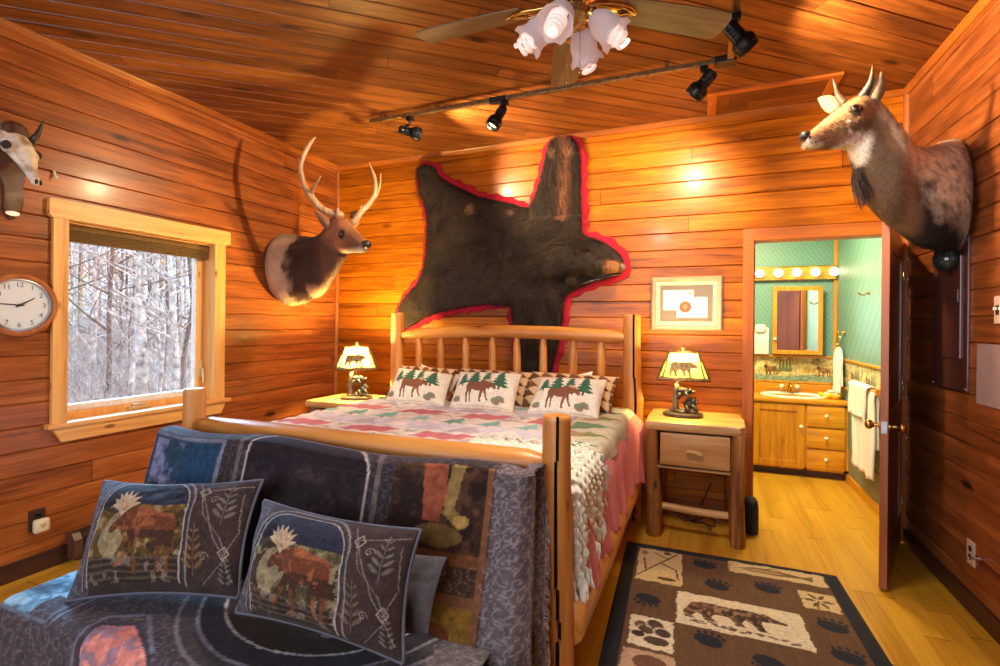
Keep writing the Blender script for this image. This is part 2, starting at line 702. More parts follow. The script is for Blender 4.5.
M['bronze'] = plain('aged_bronze', (128, 102, 66), 0.4, 0.7, scale=60, var=0.25)
M['brass'] = plain('polished_brass', (214, 172, 96), 0.22, 1.0)
M['steel'] = plain('steel', (190, 190, 196), 0.3, 1.0)
M['white'] = plain('white_paint', (232, 230, 224), 0.4)
M['ceramic'] = plain('white_ceramic', (244, 240, 230), 0.12, coat=0.5)
M['cloth'] = cloth('printed_cloth')
M['tapestry'] = cloth('tapestry_cloth', weave=300, bumps=0.6, sheen=0.04, fuzz=0.20)
M['rugpile'] = cloth('rug_pile', weave=520, bumps=0.8, fuzz=0.14, sheen=0.1)
M['fur'] = furm('fur')
M['glass'] = glassm('window_glass')

# ------------------------------------------------------------------ room shell
def clip(poly, fn):
    out = []
    for i in range(len(poly)):
        a, b = poly[i], poly[(i + 1) % len(poly)]
        fa, fb = fn(a), fn(b)
        if fa >= 0:
            out.append(a)
        if (fa >= 0) != (fb >= 0):
            t = fa / (fa - fb)
            out.append((a[0] + t * (b[0] - a[0]), a[1] + t * (b[1] - a[1])))
    return out


def boarded(mb, poly, bh, ph, tf, gw=0.006, gd=0.010, flip=False):
    """tongue-and-groove boards over a convex outline given in (along, across); tf maps along, across, depth"""
    cs = [p[1] for p in poly]
    k0, k1 = int(math.floor((min(cs) - ph) / bh)), int(math.ceil((max(cs) - ph) / bh))
    for k in range(k0, k1 + 1):
        c0 = ph + k * bh
        for (a0, a1, d0, d1) in ((c0, c0 + gw, gd, 0), (c0 + gw, c0 + bh - gw, 0, 0), (c0 + bh - gw, c0 + bh, 0, gd)):
            q = clip(clip(poly, lambda p: p[1] - a0), lambda p: a1 - p[1])
            if len(q) < 3 or max(p[1] for p in q) - min(p[1] for p in q) < 1e-6:
                continue
            vs = [tf(p[0], p[1], d0 + (d1 - d0) * (p[1] - a0) / (a1 - a0)) for p in q]
            f = list(range(len(vs)))
            mb.add(vs, [f[::-1] if flip else f])


def rect(a0, c0, a1, c1):
    return [(a0, c0), (a1, c0), (a1, c1), (a0, c1)]


WY0, WY1, WZ0, WZ1 = 1.722, 2.662, 0.805, 1.965        # window opening
DX0, DX1, DZ = 0.349, 1.212, 2.02                      # doorway
mb = MB()
for r in (rect(YR, 0, WY0, ZC), rect(WY1, 0, YB, ZC), rect(WY0, 0, WY1, WZ0), rect(WY0, WZ1, WY1, ZC)):
    boarded(mb, r, BH, PH, lambda a, c, d: (XL - d, a, c))
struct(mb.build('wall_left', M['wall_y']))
mb = MB()
for r in (rect(XL, 0, DX0, ZC), rect(DX1, 0, XR, ZC), rect(DX0, DZ, DX1, ZC)):
    boarded(mb, r, BH, PH, lambda a, c, d: (a, YB + d, c))
struct(mb.build('wall_back', M['wall_x']))
mb = MB()
boarded(mb, rect(YR, 0, YB, ZC), BH, PH, lambda a, c, d: (XR + d, a, c), flip=True)
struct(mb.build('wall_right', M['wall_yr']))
mb = MB()
for r in (rect(XL, 0, -2.95, ZC), rect(0.35, 0, XR, ZC), rect(-2.95, 0, 0.35, 0.7), rect(-2.95, 2.5, 0.35, ZC)):
    boarded(mb, r, BH, PH, lambda a, c, d: (a, YR - d, c), flip=True)
struct(mb.build('wall_rear', M['wall_x']))
# rear window: frame with two mullions and panes
wf = MB()
for x in (-2.95, -1.87, -0.77, 0.31):
    wf.box((x - 0.03, YR - 0.08, 0.7), (x + 0.04, YR + 0.02, 2.5), 0.004)
for z in (0.68, 2.46):
    wf.box((-2.98, YR - 0.08, z), (0.38, YR + 0.02, z + 0.07), 0.004)
w2 = struct(wf.build('window_2', M['pine_z']))
MB().box((-2.95, YR - 0.045, 0.7), (0.35, YR - 0.04, 2.5)).build('pane', M['glass'], w2)

cg, sg = math.cos(CANG), math.sin(CANG)
mb = MB()
cp = [(x * cg + y * sg, -x * sg + y * cg) for x, y in ((XL, YR), (XR, YR), (XR, YB), (XL, YB))]
boarded(mb, cp, 0.125, 0.0, lambda a, c, d: (a * cg - c * sg, a * sg + c * cg, ZC + d), gw=0.006, gd=0.013, flip=True)
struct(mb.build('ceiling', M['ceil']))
mb = MB()
mb.add([(XL, YR, 0), (XR, YR, 0), (XR, 5.83, 0), (XL, 5.83, 0)], [(0, 1, 2, 3)])
struct(mb.build('floor', M['floor']))


def crown(name, a, b, n, mat):
    """cove strip between wall and ceiling from a to b; n points into the room"""
    a, b, n = np.array(a, float), np.array(b, float), np.array(n, float)
    z = np.array([0, 0, 1.0])
    prof = [(0, 0), (0.034, 0), (0.034, -0.006), (0.026, -0.014), (0.018, -0.026), (0.012, -0.034), (0, -0.036)]
    rings = [[p + n * q[0] + z * q[1] for q in prof] for p in (a, b)]
    struct(MB().loft(rings).build(name, mat))


crown('trim_1', (XL, YR, ZC), (XL, YB, ZC), (1, 0, 0), M['trim_y'])
crown('trim_2', (XL, YB, ZC), (XR, YB, ZC), (0, -1, 0), M['trim_x'])
crown('trim_3', (XR, YB, ZC), (XR, YR, ZC), (-1, 0, 0), M['trim_y'])
for nm, x, sx in (('trim_4', XL, 1), ('trim_5', XR, -1)):
    prof = [(0, 0)] + [(0.026 * math.cos(a), 0.026 * math.sin(a)) for a in np.linspace(0, PI / 2, 7)]
    rings = [[(x + sx * p[0], YB - p[1], z) for p in prof] for z in (0.0, ZC - 0.03)]
    struct(MB().loft(rings).build(nm, M['trim']))
struct(boxo('baseboard_right', (XR - 0.016, YR, 0), (XR, YB, 0.10), M['dark_y']))
mb = MB()
mb.box((XL, YB - 0.016, 0), (0.284, YB, 0.10), 0.003)
struct(mb.build('baseboard_back', M['trim_x']))
struct(boxo('baseboard_left', (XL, YR, 0), (XL + 0.016, YB, 0.10), M['dark_y']))

# doorway casing and jambs
M['casing_z'] = timber('doorway_casing', 2, [(0.2, (124, 60, 16)), (0.5, (174, 94, 26)), (0.8, (196, 118, 40))], knots=False)
M['casing_x'] = timber('doorway_head', 0, [(0.2, (124, 60, 16)), (0.5, (174, 94, 26)), (0.8, (196, 118, 40))], knots=False)
mb = MB()
mb.box((0.282, YB - 0.022, 0), (DX0 + 0.004, YB + 0.001, 2.103), 0.004)
mb.box((DX1 - 0.004, YB - 0.022, 0), (XR, YB + 0.001, 2.103), 0.004)
struct(mb.build('trim_6', M['casing_z']))
struct(boxo('trim_7', (DX0, YB - 0.022, DZ - 0.004), (DX1, YB + 0.001, 2.103), M['casing_x']))
mb = MB()
mb.box((DX0 - 0.03, YB - 0.004, 0), (DX0 + 0.006, YB + 0.125, DZ), 0.002)
mb.box((DX1 - 0.006, YB - 0.004, 0), (DX1 + 0.03, YB + 0.125, DZ), 0.002)
mb.box((DX0 - 0.03, YB - 0.004, DZ - 0.006), (DX1 + 0.03, YB + 0.125, DZ + 0.03), 0.002)
mb.box((DX0 + 0.006, YB + 0.055, 0), (DX0 + 0.018, YB + 0.09, DZ - 0.006), 0.002)
mb.box((DX1 - 0.018, YB + 0.055, 0), (DX1 - 0.006, YB + 0.09, DZ - 0.006), 0.002)
struct(mb.build('trim_8', M['casing_z']))

# ------------------------------------------------------------------ bed-side window
win = struct(MB().prism([(1.635, 1.985), (1.645, 1.975), (2.745, 1.975), (2.755, 1.985), (2.775, 1.985), (2.782, 1.995), (2.782, 2.072), (2.772, 2.082),
                         (1.640, 2.082), (1.630, 2.072), (1.630, 1.995)], (XL, 0, 0), (0, 1, 0), (0, 0, 1), 0.0, 0.030).build('window_1', M['pine_y']))
mb = MB()
mb.box((XL - 0.002, 1.652, 0.80), (XL + 0.024, 1.727, 1.977), 0.003)
mb.box((XL - 0.002, 2.657, 0.80), (XL + 0.024, 2.745, 1.977), 0.003)
mb.build('side_casing', M['pine_z'], win)
MB().box((XL - 0.10, 1.625, 0.782), (XL + 0.045, 2.790, 0.810), 0.006).build('sill', M['pine_y'], win)
MB().prism([(1.655, 0.783), (1.700, 0.700), (2.715, 0.700), (2.760, 0.783)], (XL, 0, 0), (0, 1, 0), (0, 0, 1), 0.0, 0.024).build('apron', M['pine_y'], win)
mb = MB()
mb.box((XL - 0.15, WY0 - 0.02, WZ0 - 0.02), (XL, WY0 + 0.004, WZ1 + 0.02))
mb.box((XL - 0.15, WY1 - 0.004, WZ0 - 0.02), (XL, WY1 + 0.02, WZ1 + 0.02))
mb.box((XL - 0.15, WY0, WZ1 - 0.004), (XL, WY1, WZ1 + 0.02))
mb.box((XL - 0.15, WY0, WZ0 - 0.02), (XL, WY1, WZ0 + 0.004))
mb.build('jamb', M['pine_z'], win)
mb = MB()
sx0, sx1 = XL - 0.135, XL - 0.095
mb.box((sx0, WY0, WZ0), (sx1, WY0 + 0.05, WZ1), 0.004)
mb.box((sx0, WY1 - 0.06, WZ0), (sx1, WY1, WZ1), 0.004)
mb.box((sx0, WY0 + 0.04, WZ1 - 0.06), (sx1, WY1 - 0.05, WZ1), 0.004)
mb.box((sx0, WY0 + 0.04, WZ0), (sx1 + 0.02, WY1 - 0.05, WZ0 + 0.045), 0.004)
mb.build('sash', M['pine_z'], win)
mb = MB()
mb.box((sx0 - 0.004, WY0 + 0.045, WZ0 + 0.045), (sx1 - 0.008, WY1 - 0.055, WZ0 + 0.085), 0.004)
mb.box((sx0 - 0.004, WY1 - 0.072, WZ0 + 0.045), (sx1 - 0.008, WY1 - 0.056, WZ1 - 0.05), 0.003)
mb.build('glazing_bead', M['white'], win)
MB().box((XL - 0.119, WY0 + 0.045, WZ0 + 0.08), (XL - 0.114, WY1 - 0.06, WZ1 - 0.055)).build('pane', M['glass'], win)
mb = MB()
for i in range(5):
    mb.box((XL - 0.085, WY0 + 0.008, 1.860 + i * 0.013), (XL - 0.045, WY1 - 0.008, 1.870 + i * 0.013), 0.004)
mb.box((XL - 0.09, WY0 + 0.006, 1.925), (XL - 0.04, WY1 - 0.006, 1.962), 0.004)
mb.build('folded_blind', plain('brown_blind', (104, 76, 34), 0.8, bumps=0.2), win)
mb = MB()
mb.tube([(XL - 0.093, WY1 - 0.03, 1.05), (XL - 0.07, WY1 - 0.03, 1.04), (XL - 0.062, WY1 - 0.03, 0.97), (XL - 0.066, WY1 - 0.03, 0.93)], [0.007, 0.007, 0.008, 0.006])
mb.box((XL - 0.097, WY1 - 0.042, 0.98), (XL - 0.088, WY1 - 0.018, 1.10), 0.003)
mb.build('sash_lock', plain('almond_plastic', (214, 190, 140), 0.4), win)
mb = MB()
mb.box((sx1 + 0.015, 2.10, WZ0 + 0.006), (sx1 + 0.05, 2.24, WZ0 + 0.03), 0.006)
mb.tube([(sx1 + 0.03, 2.17, WZ0 + 0.03), (sx1 + 0.045, 2.19, WZ0 + 0.036), (sx1 + 0.05, 2.12, WZ0 + 0.04)], 0.006)
mb.build('crank', plain('tan_plastic', (196, 160, 100), 0.4), win)

# ------------------------------------------------------------------ wood outside
m, nt, bs, N, L = nmat('snowy_brush_ground')
n1 = noise(nt, objco(nt), 0.9, 6, 0.7)
n2 = noise(nt, objco(nt), 6.0, 5, 0.75)
L.new(ramp(nt, mth(nt, 'ADD', mth(nt, 'MULTIPLY', n1, 0.45), mth(nt, 'MULTIPLY', n2, 0.55)),
           [(0.40, (104, 84, 72)), (0.48, (176, 140, 108)), (0.55, (188, 180, 178)), (0.66, (226, 230, 240))]), bs.inputs['Base Color'])
bs.inputs['Roughness'].default_value = 0.9
M['snow'] = m
gx = np.linspace(-90, XL - 0.3, 60)
gy = np.linspace(-40, 110, 60)
GX, GY = np.meshgrid(gx, gy, indexing='ij')


def gz(x, y):
    dd = np.maximum(0, -np.asarray(x) - 9)
    return -1.3 + 0.055 * dd + 0.0018 * dd ** 2 + (fbm(np.asarray(x) / 5 + 40, np.asarray(y) / 5 + 40, 3) - 0.5) * 1.0


mb = MB()
mb.grid(np.stack([GX, GY, gz(GX, GY)], -1)[::-1])
struct(mb.build('ground', M['snow'], smooth=True))
M['birch'] = plain('pale_birch_bark', (186, 174, 166), 0.8, var=0.35, scale=7)
M['brownbark'] = plain('grey_brown_bark', (112, 90, 78), 0.85, var=0.3, scale=9)
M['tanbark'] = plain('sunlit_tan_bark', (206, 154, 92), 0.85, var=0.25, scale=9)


def branches(mb, p, d, ln, r, depth, rg, twig=4):
    p, d = np.array(p, float), np.array(d, float)
    pts, rr = [p], [r]
    n = 4
    for i in range(n):
        d = d + np.array([rg.gauss(0, 0.10), rg.gauss(0, 0.10), rg.gauss(0.03, 0.06)])
        d /= np.linalg.norm(d)
        p = p + d * ln / n
        pts.append(p)
        rr.append(r * (1 - 0.75 * (i + 1) / n))
    mb.tube(pts, rr, 5 if depth > 1 else 3, cap=False)
    if depth > 0:
        for k in range(twig):
            i = rg.randint(1, n)
            a = rg.uniform(0, 2 * PI)
            nd = d * rg.uniform(0.3, 0.8) + np.array([math.cos(a), math.sin(a), rg.uniform(0.1, 0.7)]) * 0.8
            nd /= np.linalg.norm(nd)
            branches(mb, pts[i], nd, ln * rg.uniform(0.4, 0.62), max(0.0045, rr[i] * 0.55), depth - 1, rg, twig)


def tree(x, y, h, r, mat, seed, label, group, low=0.2):
    rg = random.Random(seed)
    z0 = float(gz(x, y))
    o = thing('bare_tree', label, 'tree', (x, y, z0), group)
    mb = MB()
    lean = np.array([rg.gauss(0, 0.03), rg.gauss(0, 0.03)])
    pts, rr = [], []
    for i in range(9):
        t = i / 8
        pts.append(np.array([x + lean[0] * h * t + rg.gauss(0, 0.04), y + lean[1] * h * t + rg.gauss(0, 0.04), z0 - 0.2 + h * t]))
        rr.append(r * (1 - 0.8 * t))
    mb.tube(pts, rr, 8)
    mb.build('trunk', mat, o, smooth=True)
    b = MB()
    for k in range(13):
        t = rg.uniform(low, 0.97)
        i = min(7, int(t * 8))
        p = pts[i] + (pts[i + 1] - pts[i]) * (t * 8 - i)
        a = rg.uniform(0, 2 * PI)
        branches(b, p, np.array([math.cos(a), math.sin(a), rg.uniform(0.2, 0.9)]) / 1.3, h * rg.uniform(0.14, 0.26) * (1.2 - t), rr[i] * 0.5, 2, rg, 4)
    b.build('branches', mat, o)['kind'] = 'stuff'
    return o


# two nearer trunks seen in the window, then the wood behind them
q = at(130, 330, X=-12.0)
tree(-12.0, q[1], 9.5, 0.06, M['birch'], 3, 'pale slender trunk in the middle of the window view', None, 0.1)
q = at(181, 330, X=-10.5)
tree(-10.5, q[1], 8.5, 0.085, M['birch'], 5, 'pale thick trunk seen near the right edge of the window pane', None, 0.25)
tg = 'bare trees of the snowy wood outside'
rg = random.Random(11)
k = 0
for X in (-15, -18, -21, -25, -30, -36, -43, -52):
    u = 48 + rg.uniform(0, 14)
    while u < 200:
        q = at(u, 330, X=X + rg.uniform(-1.5, 1.5))
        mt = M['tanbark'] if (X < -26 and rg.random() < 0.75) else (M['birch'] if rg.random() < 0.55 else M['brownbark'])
        tree(q[0], q[1], rg.uniform(8, 13) * (1 if X > -30 else 1.25), rg.uniform(0.04, 0.075) * (1 if X > -30 else 1.4), mt, 100 + k,
             'bare slender tree standing in the snowy wood behind the window glass', tg, 0.12)
        k += 1
        u += rg.uniform(15, 27)
# leaning dead limb in the middle of the view
q0, q1, q2 = at(137, 296, X=-11), at(151, 306, X=-11), at(163, 312, X=-11)
q3 = at(141, 338, X=-11)
o = thing('dead_tree', 'broken pale trunk with a limb hanging down in the middle of the window view', 'tree', (q3[0], q3[1], float(gz(q3[0], q3[1]))))
mb = MB()
mb.tube([np.array([q3[0], q3[1] + 0.1, float(gz(q3[0], q3[1])) - 0.2]), q3, (q0 + q3) / 2 + np.array([0, 0.05, 0]), q0], [0.13, 0.11, 0.09, 0.06], 8)
mb.build('trunk', M['birch'], o, smooth=True)
mb = MB()
q4 = at(160, 390, X=-11)
mb.tube([q0, q1, q2, at(164, 330, X=-11), q4, q4 - np.array([0, 0, 0.9])], [0.07, 0.065, 0.055, 0.045, 0.04, 0.03], 7)
mb.build('limb', M['birch'], o, smooth=True)
# undergrowth: bare twigs nobody could count
mb = MB()
rg = random.Random(5)
for i in range(620):
    X = -rg.uniform(8.5, 34)
    q = at(rg.uniform(40, 205), 330, X=X)
    z0 = float(gz(X, q[1]))
    for j in range(2):
        branches(mb, (X, q[1], z0), (rg.gauss(0, 0.4), rg.gauss(0, 0.4), 1), rg.uniform(0.7, 2.3), 0.008, 1, rg, 5)
tag(mb.build('undergrowth', plain('frosted_twigs', (150, 138, 134), 0.9, var=0.45, scale=3)), 'frosted bare brush covering the ground of the wood outside the window', 'brush', kind='stuff')

# ------------------------------------------------------------------ attic hatch frame in the ceiling
M['hatch'] = planks('hatch_boards', 0, 1, 0.11, 0.02, 1.6, CEILW, rough=0.36)
h = thing('attic_hatch', 'flat wooden hatch frame on the ceiling in front of the back wall', 'hatch', (0.41, 3.83, ZC))
mb = MB()
mb.box((0.03, 3.60, ZC - 0.016), (0.80, 3.65, ZC + 0.002), 0.003)
mb.build('front_board', M['casing_x'], h)
mb = MB()
mb.box((0.03, 3.65, ZC - 0.014), (0.09, 3.99, ZC + 0.002), 0.003)
mb.build('side_board', M['casing_z'], h)
MB().box((0.74, 3.65, ZC - 0.014), (0.80, 3.99, ZC + 0.002), 0.003).build('side_board', M['casing_z'], h)
MB().box((0.09, 3.65, ZC - 0.006), (0.74, 3.99, ZC + 0.001), 0.001).build('panel', M['hatch'], h)

# ------------------------------------------------------------------ bathroom shell
BY, BXL, BZ = 5.83, -0.35, 2.45
m, nt, bs, N, L = nmat('green_wallpaper')
ch = N.new('ShaderNodeTexChecker')
L.new(objco(nt, (1, 1, 1), (0.785, 0.785, 0.785)), ch.inputs['Vector'])
ch.inputs['Scale'].default_value = 64
n = noise(nt, objco(nt), 3, 3)
ch.inputs['Color1'].default_value = (*lin(np.array((98, 142, 130)) / 255), 1)
ch.inputs['Color2'].default_value = (*lin(np.array((122, 164, 150)) / 255), 1)
L.new(ch.outputs[0], bs.inputs['Base Color'])
bs.inputs['Roughness'].default_value = 0.42
M['paper'] = m
struct(MB().add([(BXL, BY, 0), (XR, BY, 0), (XR, BY, BZ), (BXL, BY, BZ)], [(0, 1, 2, 3)]).build('wall_bathroom_back', M['paper']))
struct(MB().add([(XR, YB + 0.12, 0), (XR, BY, 0), (XR, BY, BZ), (XR, YB + 0.12, BZ)], [(3, 2, 1, 0)]).build('wall_bathroom_right', M['paper']))
struct(MB().add([(BXL, YB + 0.12, 0), (BXL, BY, 0), (BXL, BY, BZ), (BXL, YB + 0.12, BZ)], [(0, 1, 2, 3)]).build('wall_bathroom_left', M['paper']))
mb = MB()
for r in ((BXL, 0, DX0 - 0.02, BZ), (DX1 + 0.02, 0, XR, BZ), (DX0 - 0.02, DZ + 0.02, DX1 + 0.02, BZ)):
    mb.add([(r[0], YB + 0.12, r[1]), (r[2], YB + 0.12, r[1]), (r[2], YB + 0.12, r[3]), (r[0], YB + 0.12, r[3])], [(3, 2, 1, 0)])
struct(mb.build('wall_bathroom_front', M['paper']))
struct(MB().add([(BXL, YB + 0.12, BZ), (XR, YB + 0.12, BZ), (XR, BY, BZ), (BXL, BY, BZ)], [(0, 1, 2, 3)]).build('ceiling_bathroom', M['white']))
# printed wildlife border, rails and plaid base of the bathroom walls
cv = Canvas(1.75, 0.25, 0.005, (196, 176, 120))
cv.mottle(0.05, 0.04, 0.22, 4)
for i in range(60):
    x, y = rnd.uniform(0, 1.75), rnd.uniform(0.0, 0.24)
    cv.ell(x, y, rnd.uniform(0.012, 0.05), rnd.uniform(0.01, 0.04), rnd.choice([(150, 120, 60), (214, 186, 120), (176, 140, 70), (120, 110, 70), (224, 206, 150)]), 0.7, rnd.uniform(0, 3))
cv.poly([(0, 0), (1.75, 0), (1.75, 0.055), (1.4, 0.075), (1.1, 0.05), (0.7, 0.08), (0.3, 0.055), (0, 0.07)], (120, 150, 130), 0.8)
for x0 in (0.12, 0.5, 0.93, 1.4):
    cv.ell(x0 + 0.1, 0.12, 0.06, 0.03, (112, 76, 44), 0.7)
    cv.ell(x0 + 0.05, 0.145, 0.02, 0.018, (96, 58, 34), 0.9)
    for dx in (0.06, 0.09, 0.13, 0.15):
        cv.rect(x0 + dx - 0.005, 0.06, x0 + dx + 0.005, 0.11, (104, 64, 38), 0.9)
    for j in range(4):
        xx = x0 + 0.18 + j * 0.03
        cv.poly([(xx - 0.02, 0.1), (xx + 0.02, 0.1), (xx, 0.23)], (84, 100, 62), 0.8)
cv.mottle(0.012, 0.012, 0.35, 9)
bl = cv.lin()
P = np.stack([np.full(cv.X.shape, 0.0), np.full(cv.X.shape, 0.0), 0.838 + cv.Y], -1)
mbk = (cv.X[:, 0] <= XR - BXL)
Pb = P.copy()
Pb[..., 0] = BXL + cv.X
Pb[..., 1] = BY - 0.004
struct(grid_obj('trim_9', Pb[mbk], bl[mbk], M['cloth']))
Pr = P.copy()
Pr[..., 0] = XR - 0.004
Pr[..., 1] = BY - cv.X
keep = (BY - cv.X[:, 0] >= YB + 0.13)
struct(grid_obj('trim_10', Pr[keep], bl[keep], M['cloth']))
mb = MB()
for z0, z1 in ((1.085, 1.105), (0.822, 0.842)):
    mb.box((XR - 0.018, YB + 0.13, z0), (XR, BY, z1), 0.003)
    mb.box((BXL, BY - 0.018, z0), (XR, BY, z1), 0.003)
mb.box((XR - 0.03, BY - 0.03, 0.72), (XR, BY, BZ), 0.004)
struct(mb.build('trim_11', M['oak_z']))
m, nt, bs, N, L = nmat('plaid_wainscot')
br = N.new('ShaderNodeTexBrick')
L.new(objco(nt, (1, 1, 1), (0, PI / 2, 0)), br.inputs['Vector'])
br.inputs['Scale'].default_value = 14
br.inputs['Color1'].default_value = (*lin(np.array((86, 104, 84)) / 255), 1)
br.inputs['Color2'].default_value = (*lin(np.array((120, 116, 84)) / 255), 1)
br.inputs['Mortar'].default_value = (*lin(np.array((190, 176, 140)) / 255), 1)
L.new(br.outputs[0], bs.inputs['Base Color'])
struct(boxo('trim_12', (XR - 0.006, YB + 0.13, 0.06), (XR, BY, 0.30), m, bev=0))
struct(boxo('baseboard_bathroom', (XR - 0.018, YB + 0.13, 0), (XR, BY, 0.07), M['oak_y']))

# ------------------------------------------------------------------ log bed
def log(mb, a, b, r0, r1=None, seg=28, n=26, seed=0, wob=0.008, point0=0.0, point1=0.0, crack=None, crack_d=0.016, knob=()):
    """peeled log from a to b; tapered (pencil) ends where asked, a drying crack at an angle if asked"""
    a, b = np.array(a, float), np.array(b, float)
    r1 = r0 if r1 is None else r1
    d = b - a
    ln = np.linalg.norm(d)
    x, y, d = frame(d)
    rg = random.Random(seed)
    ph = [rg.uniform(0, 6) for _ in range(6)]
    ts = list(np.linspace(0, 1, n))
    e = 0.012 / ln
    ts = sorted(set([0, e * 0.3, e] + [1 - e, 1 - e * 0.3, 1] + ts))
    if point0:
        ts = sorted(set(ts + list(np.linspace(0, point0 / ln, 6))))
    if point1:
        ts = sorted(set(ts + list(1 - np.linspace(0, point1 / ln, 6))))
    rings = []
    dark = []
    for t in ts:
        r = r0 + (r1 - r0) * t
        r *= 1 + wob * 3 * math.sin(5 * t + ph[0]) + wob * 2 * math.sin(13 * t + ph[1])
        if point0 and t * ln < point0:
            r *= 0.55 + 0.45 * (t * ln / point0)
        elif t < e:
            r *= 0.90 + 0.10 * (t / e) ** 0.5
        if point1 and (1 - t) * ln < point1:
            r *= 0.55 + 0.45 * ((1 - t) * ln / point1)
        elif t > 1 - e:
            r *= 0.90 + 0.10 * ((1 - t) / e) ** 0.5
        c = a + d * ln * t + x * wob * 0.6 * math.sin(3.3 * t + ph[2]) + y * wob * 0.6 * math.sin(4.1 * t + ph[3])
        ring = []
        dk_ = []
        for j in range(seg):
            an = 2 * PI * j / seg
            isd = False
            q = r * (1 + wob * 2.2 * math.sin(3 * an + 4 * t + ph[4]) + wob * 1.5 * math.sin(5 * an - 6 * t + ph[5]))
            for (kt, ka, kr, kw) in knob:
                dd = ((t - kt) * ln / kw) ** 2 + (((an - ka + PI) % (2 * PI) - PI) * r / kw) ** 2
                q += kr * math.exp(-dd)
            if crack is not None:
                ca = crack + 0.10 * math.sin(6 * t + ph[1]) + 0.03 * math.sin(23 * t)
                da = abs((an - ca + PI) % (2 * PI) - PI)
                if da < PI / seg * 1.001:
                    an = ca
                    q -= crack_d
                    isd = True
            dk_.append(isd)
            ring.append(c + q * (math.cos(an) * x + math.sin(an) * y))
        rings.append(ring)
        dark.append(dk_)
    f0 = len(mb.f)
    mb.loft(rings)
    if crack is not None:
        for i in range(len(rings) - 1):
            for j in range(seg):
                if dark[i][j] or dark[i][(j + 1) % seg]:
                    mb.m[f0 + i * seg + j] = 1
    return mb


M['crack'] = plain('open_drying_crack', (36, 20, 10), 0.9)
HX0, HX1, HY = -2.455, -0.460, 3.70
FX0, FX1, FY = -2.330, -0.470, 1.72
bed = thing('log_bed', 'peeled pine log bed with spindle headboard under the bear hide', 'bed', (-1.45, 2.7, 0))
FZ = 0.0


def ang_cam(px, py):
    """frame() of an upright log has x = (0,1,0)... angle of the side that faces the camera"""
    x, y, d = frame((0, 0, 1))
    v = np.array([-px, -py, 0])
    v /= np.linalg.norm(v)
    return math.atan2(v @ y, v @ x)


log(MB(), (0, 0, 0), (0, 0, 1), 0.1)
for (x, y, h, r0, r1, sd, cr, kn) in (
        (HX0, HY, 1.485, 0.062, 0.056, 1, None, ()),
        (HX1, HY, 1.475, 0.072, 0.062, 2, 0.30, ((0.58, 0.9, 0.022, 0.07), (0.50, 1.1, 0.014, 0.06))),
        (FX0, FY, 1.065, 0.056, 0.050, 3, None, ()),
        (FX1, FY, 1.075, 0.064, 0.050, 4, 0.05, ())):
    mb = MB()
    a0 = ang_cam(x, y)
    kn = tuple((k[0], a0 + k[1], k[2], k[3]) for k in kn)
    log(mb, (x, y, 0), (x, y, h), r0, r1, seg=56, n=50, seed=sd, crack=None if cr is None else a0 + cr, crack_d=0.024, knob=kn, wob=0.006)
    mb.build('post', M['log_z'] if cr is None else [M['log_z'], M['crack']], bed, smooth=True, angle=50)
mb = MB()
pts = [(-2.43, HY, 1.285), (-2.30, HY, 1.302), (-1.9, HY, 1.325), (-1.45, HY, 1.338), (-1.0, HY, 1.330), (-0.62, HY, 1.312), (-0.49, HY, 1.300)]
mb.tube(pts, [0.028, 0.046, 0.050, 0.052, 0.052, 0.052, 0.030], 20)
mb.build('headboard_rail', M['log_x'], bed, smooth=True, angle=50)
log(mb := MB(), (-2.44, HY, 0.42), (-0.48, HY, 0.42), 0.05, seed=9)
mb.build('headboard_rail', M['log_x'], bed, smooth=True, angle=50)
for i, x in enumerate((-2.241, -2.027, -1.794, -1.552, -1.347, -1.124, -0.896, -0.677)):
    mb = MB()
    log(mb, (x, HY, 0.40), (x, HY, 1.315), 0.030, 0.030, seg=20, n=14, seed=20 + i, point1=0.10)
    mb.build('spindle', M['log_z'], bed, smooth=True, angle=50)
mb = MB()
log(mb, (FX0 + 0.02, FY, 0.885), (FX1 - 0.01, FY, 0.898), 0.045, 0.050, seg=26, seed=12, point0=0.10, point1=0.11, wob=0.01)
mb.build('footboard_rail', M['log_x'], bed, smooth=True, angle=50)
mb = MB()
log(mb, (FX0 + 0.02, FY, 0.30), (FX1 - 0.01, FY, 0.30), 0.05, seed=13)
mb.build('footboard_rail', M['log_x'], bed, smooth=True, angle=50)
for i in range(7):
    mb = MB()
    x = FX0 + (FX1 - FX0) * (i + 1) / 8
    log(mb, (x, FY, 0.28), (x, FY, 0.90), 0.028, seg=16, n=10, seed=40 + i)
    mb.build('foot_spindle', M['log_z'], bed, smooth=True, angle=50)
mb = MB()
log(mb, (FX1 + 0.01, FY + 0.02, 0.33), (HX1 + 0.01, HY - 0.03, 0.33), 0.090, 0.094, seg=30, seed=14, wob=0.006)
mb.build('side_rail', M['log_y'], bed, smooth=True, angle=50)
mb = MB()
log(mb, (FX0, FY + 0.02, 0.33), (HX0, HY - 0.03, 0.33), 0.090, seed=15)
mb.build('side_rail', M['log_y'], bed, smooth=True, angle=50)

mt = tag(boxo('mattress', (-2.40, 1.80, 0.36), (-0.52, 3.62, 0.745), M['white'], bev=0.05), 'thick mattress on the log bed under the patchwork quilt', 'mattress')

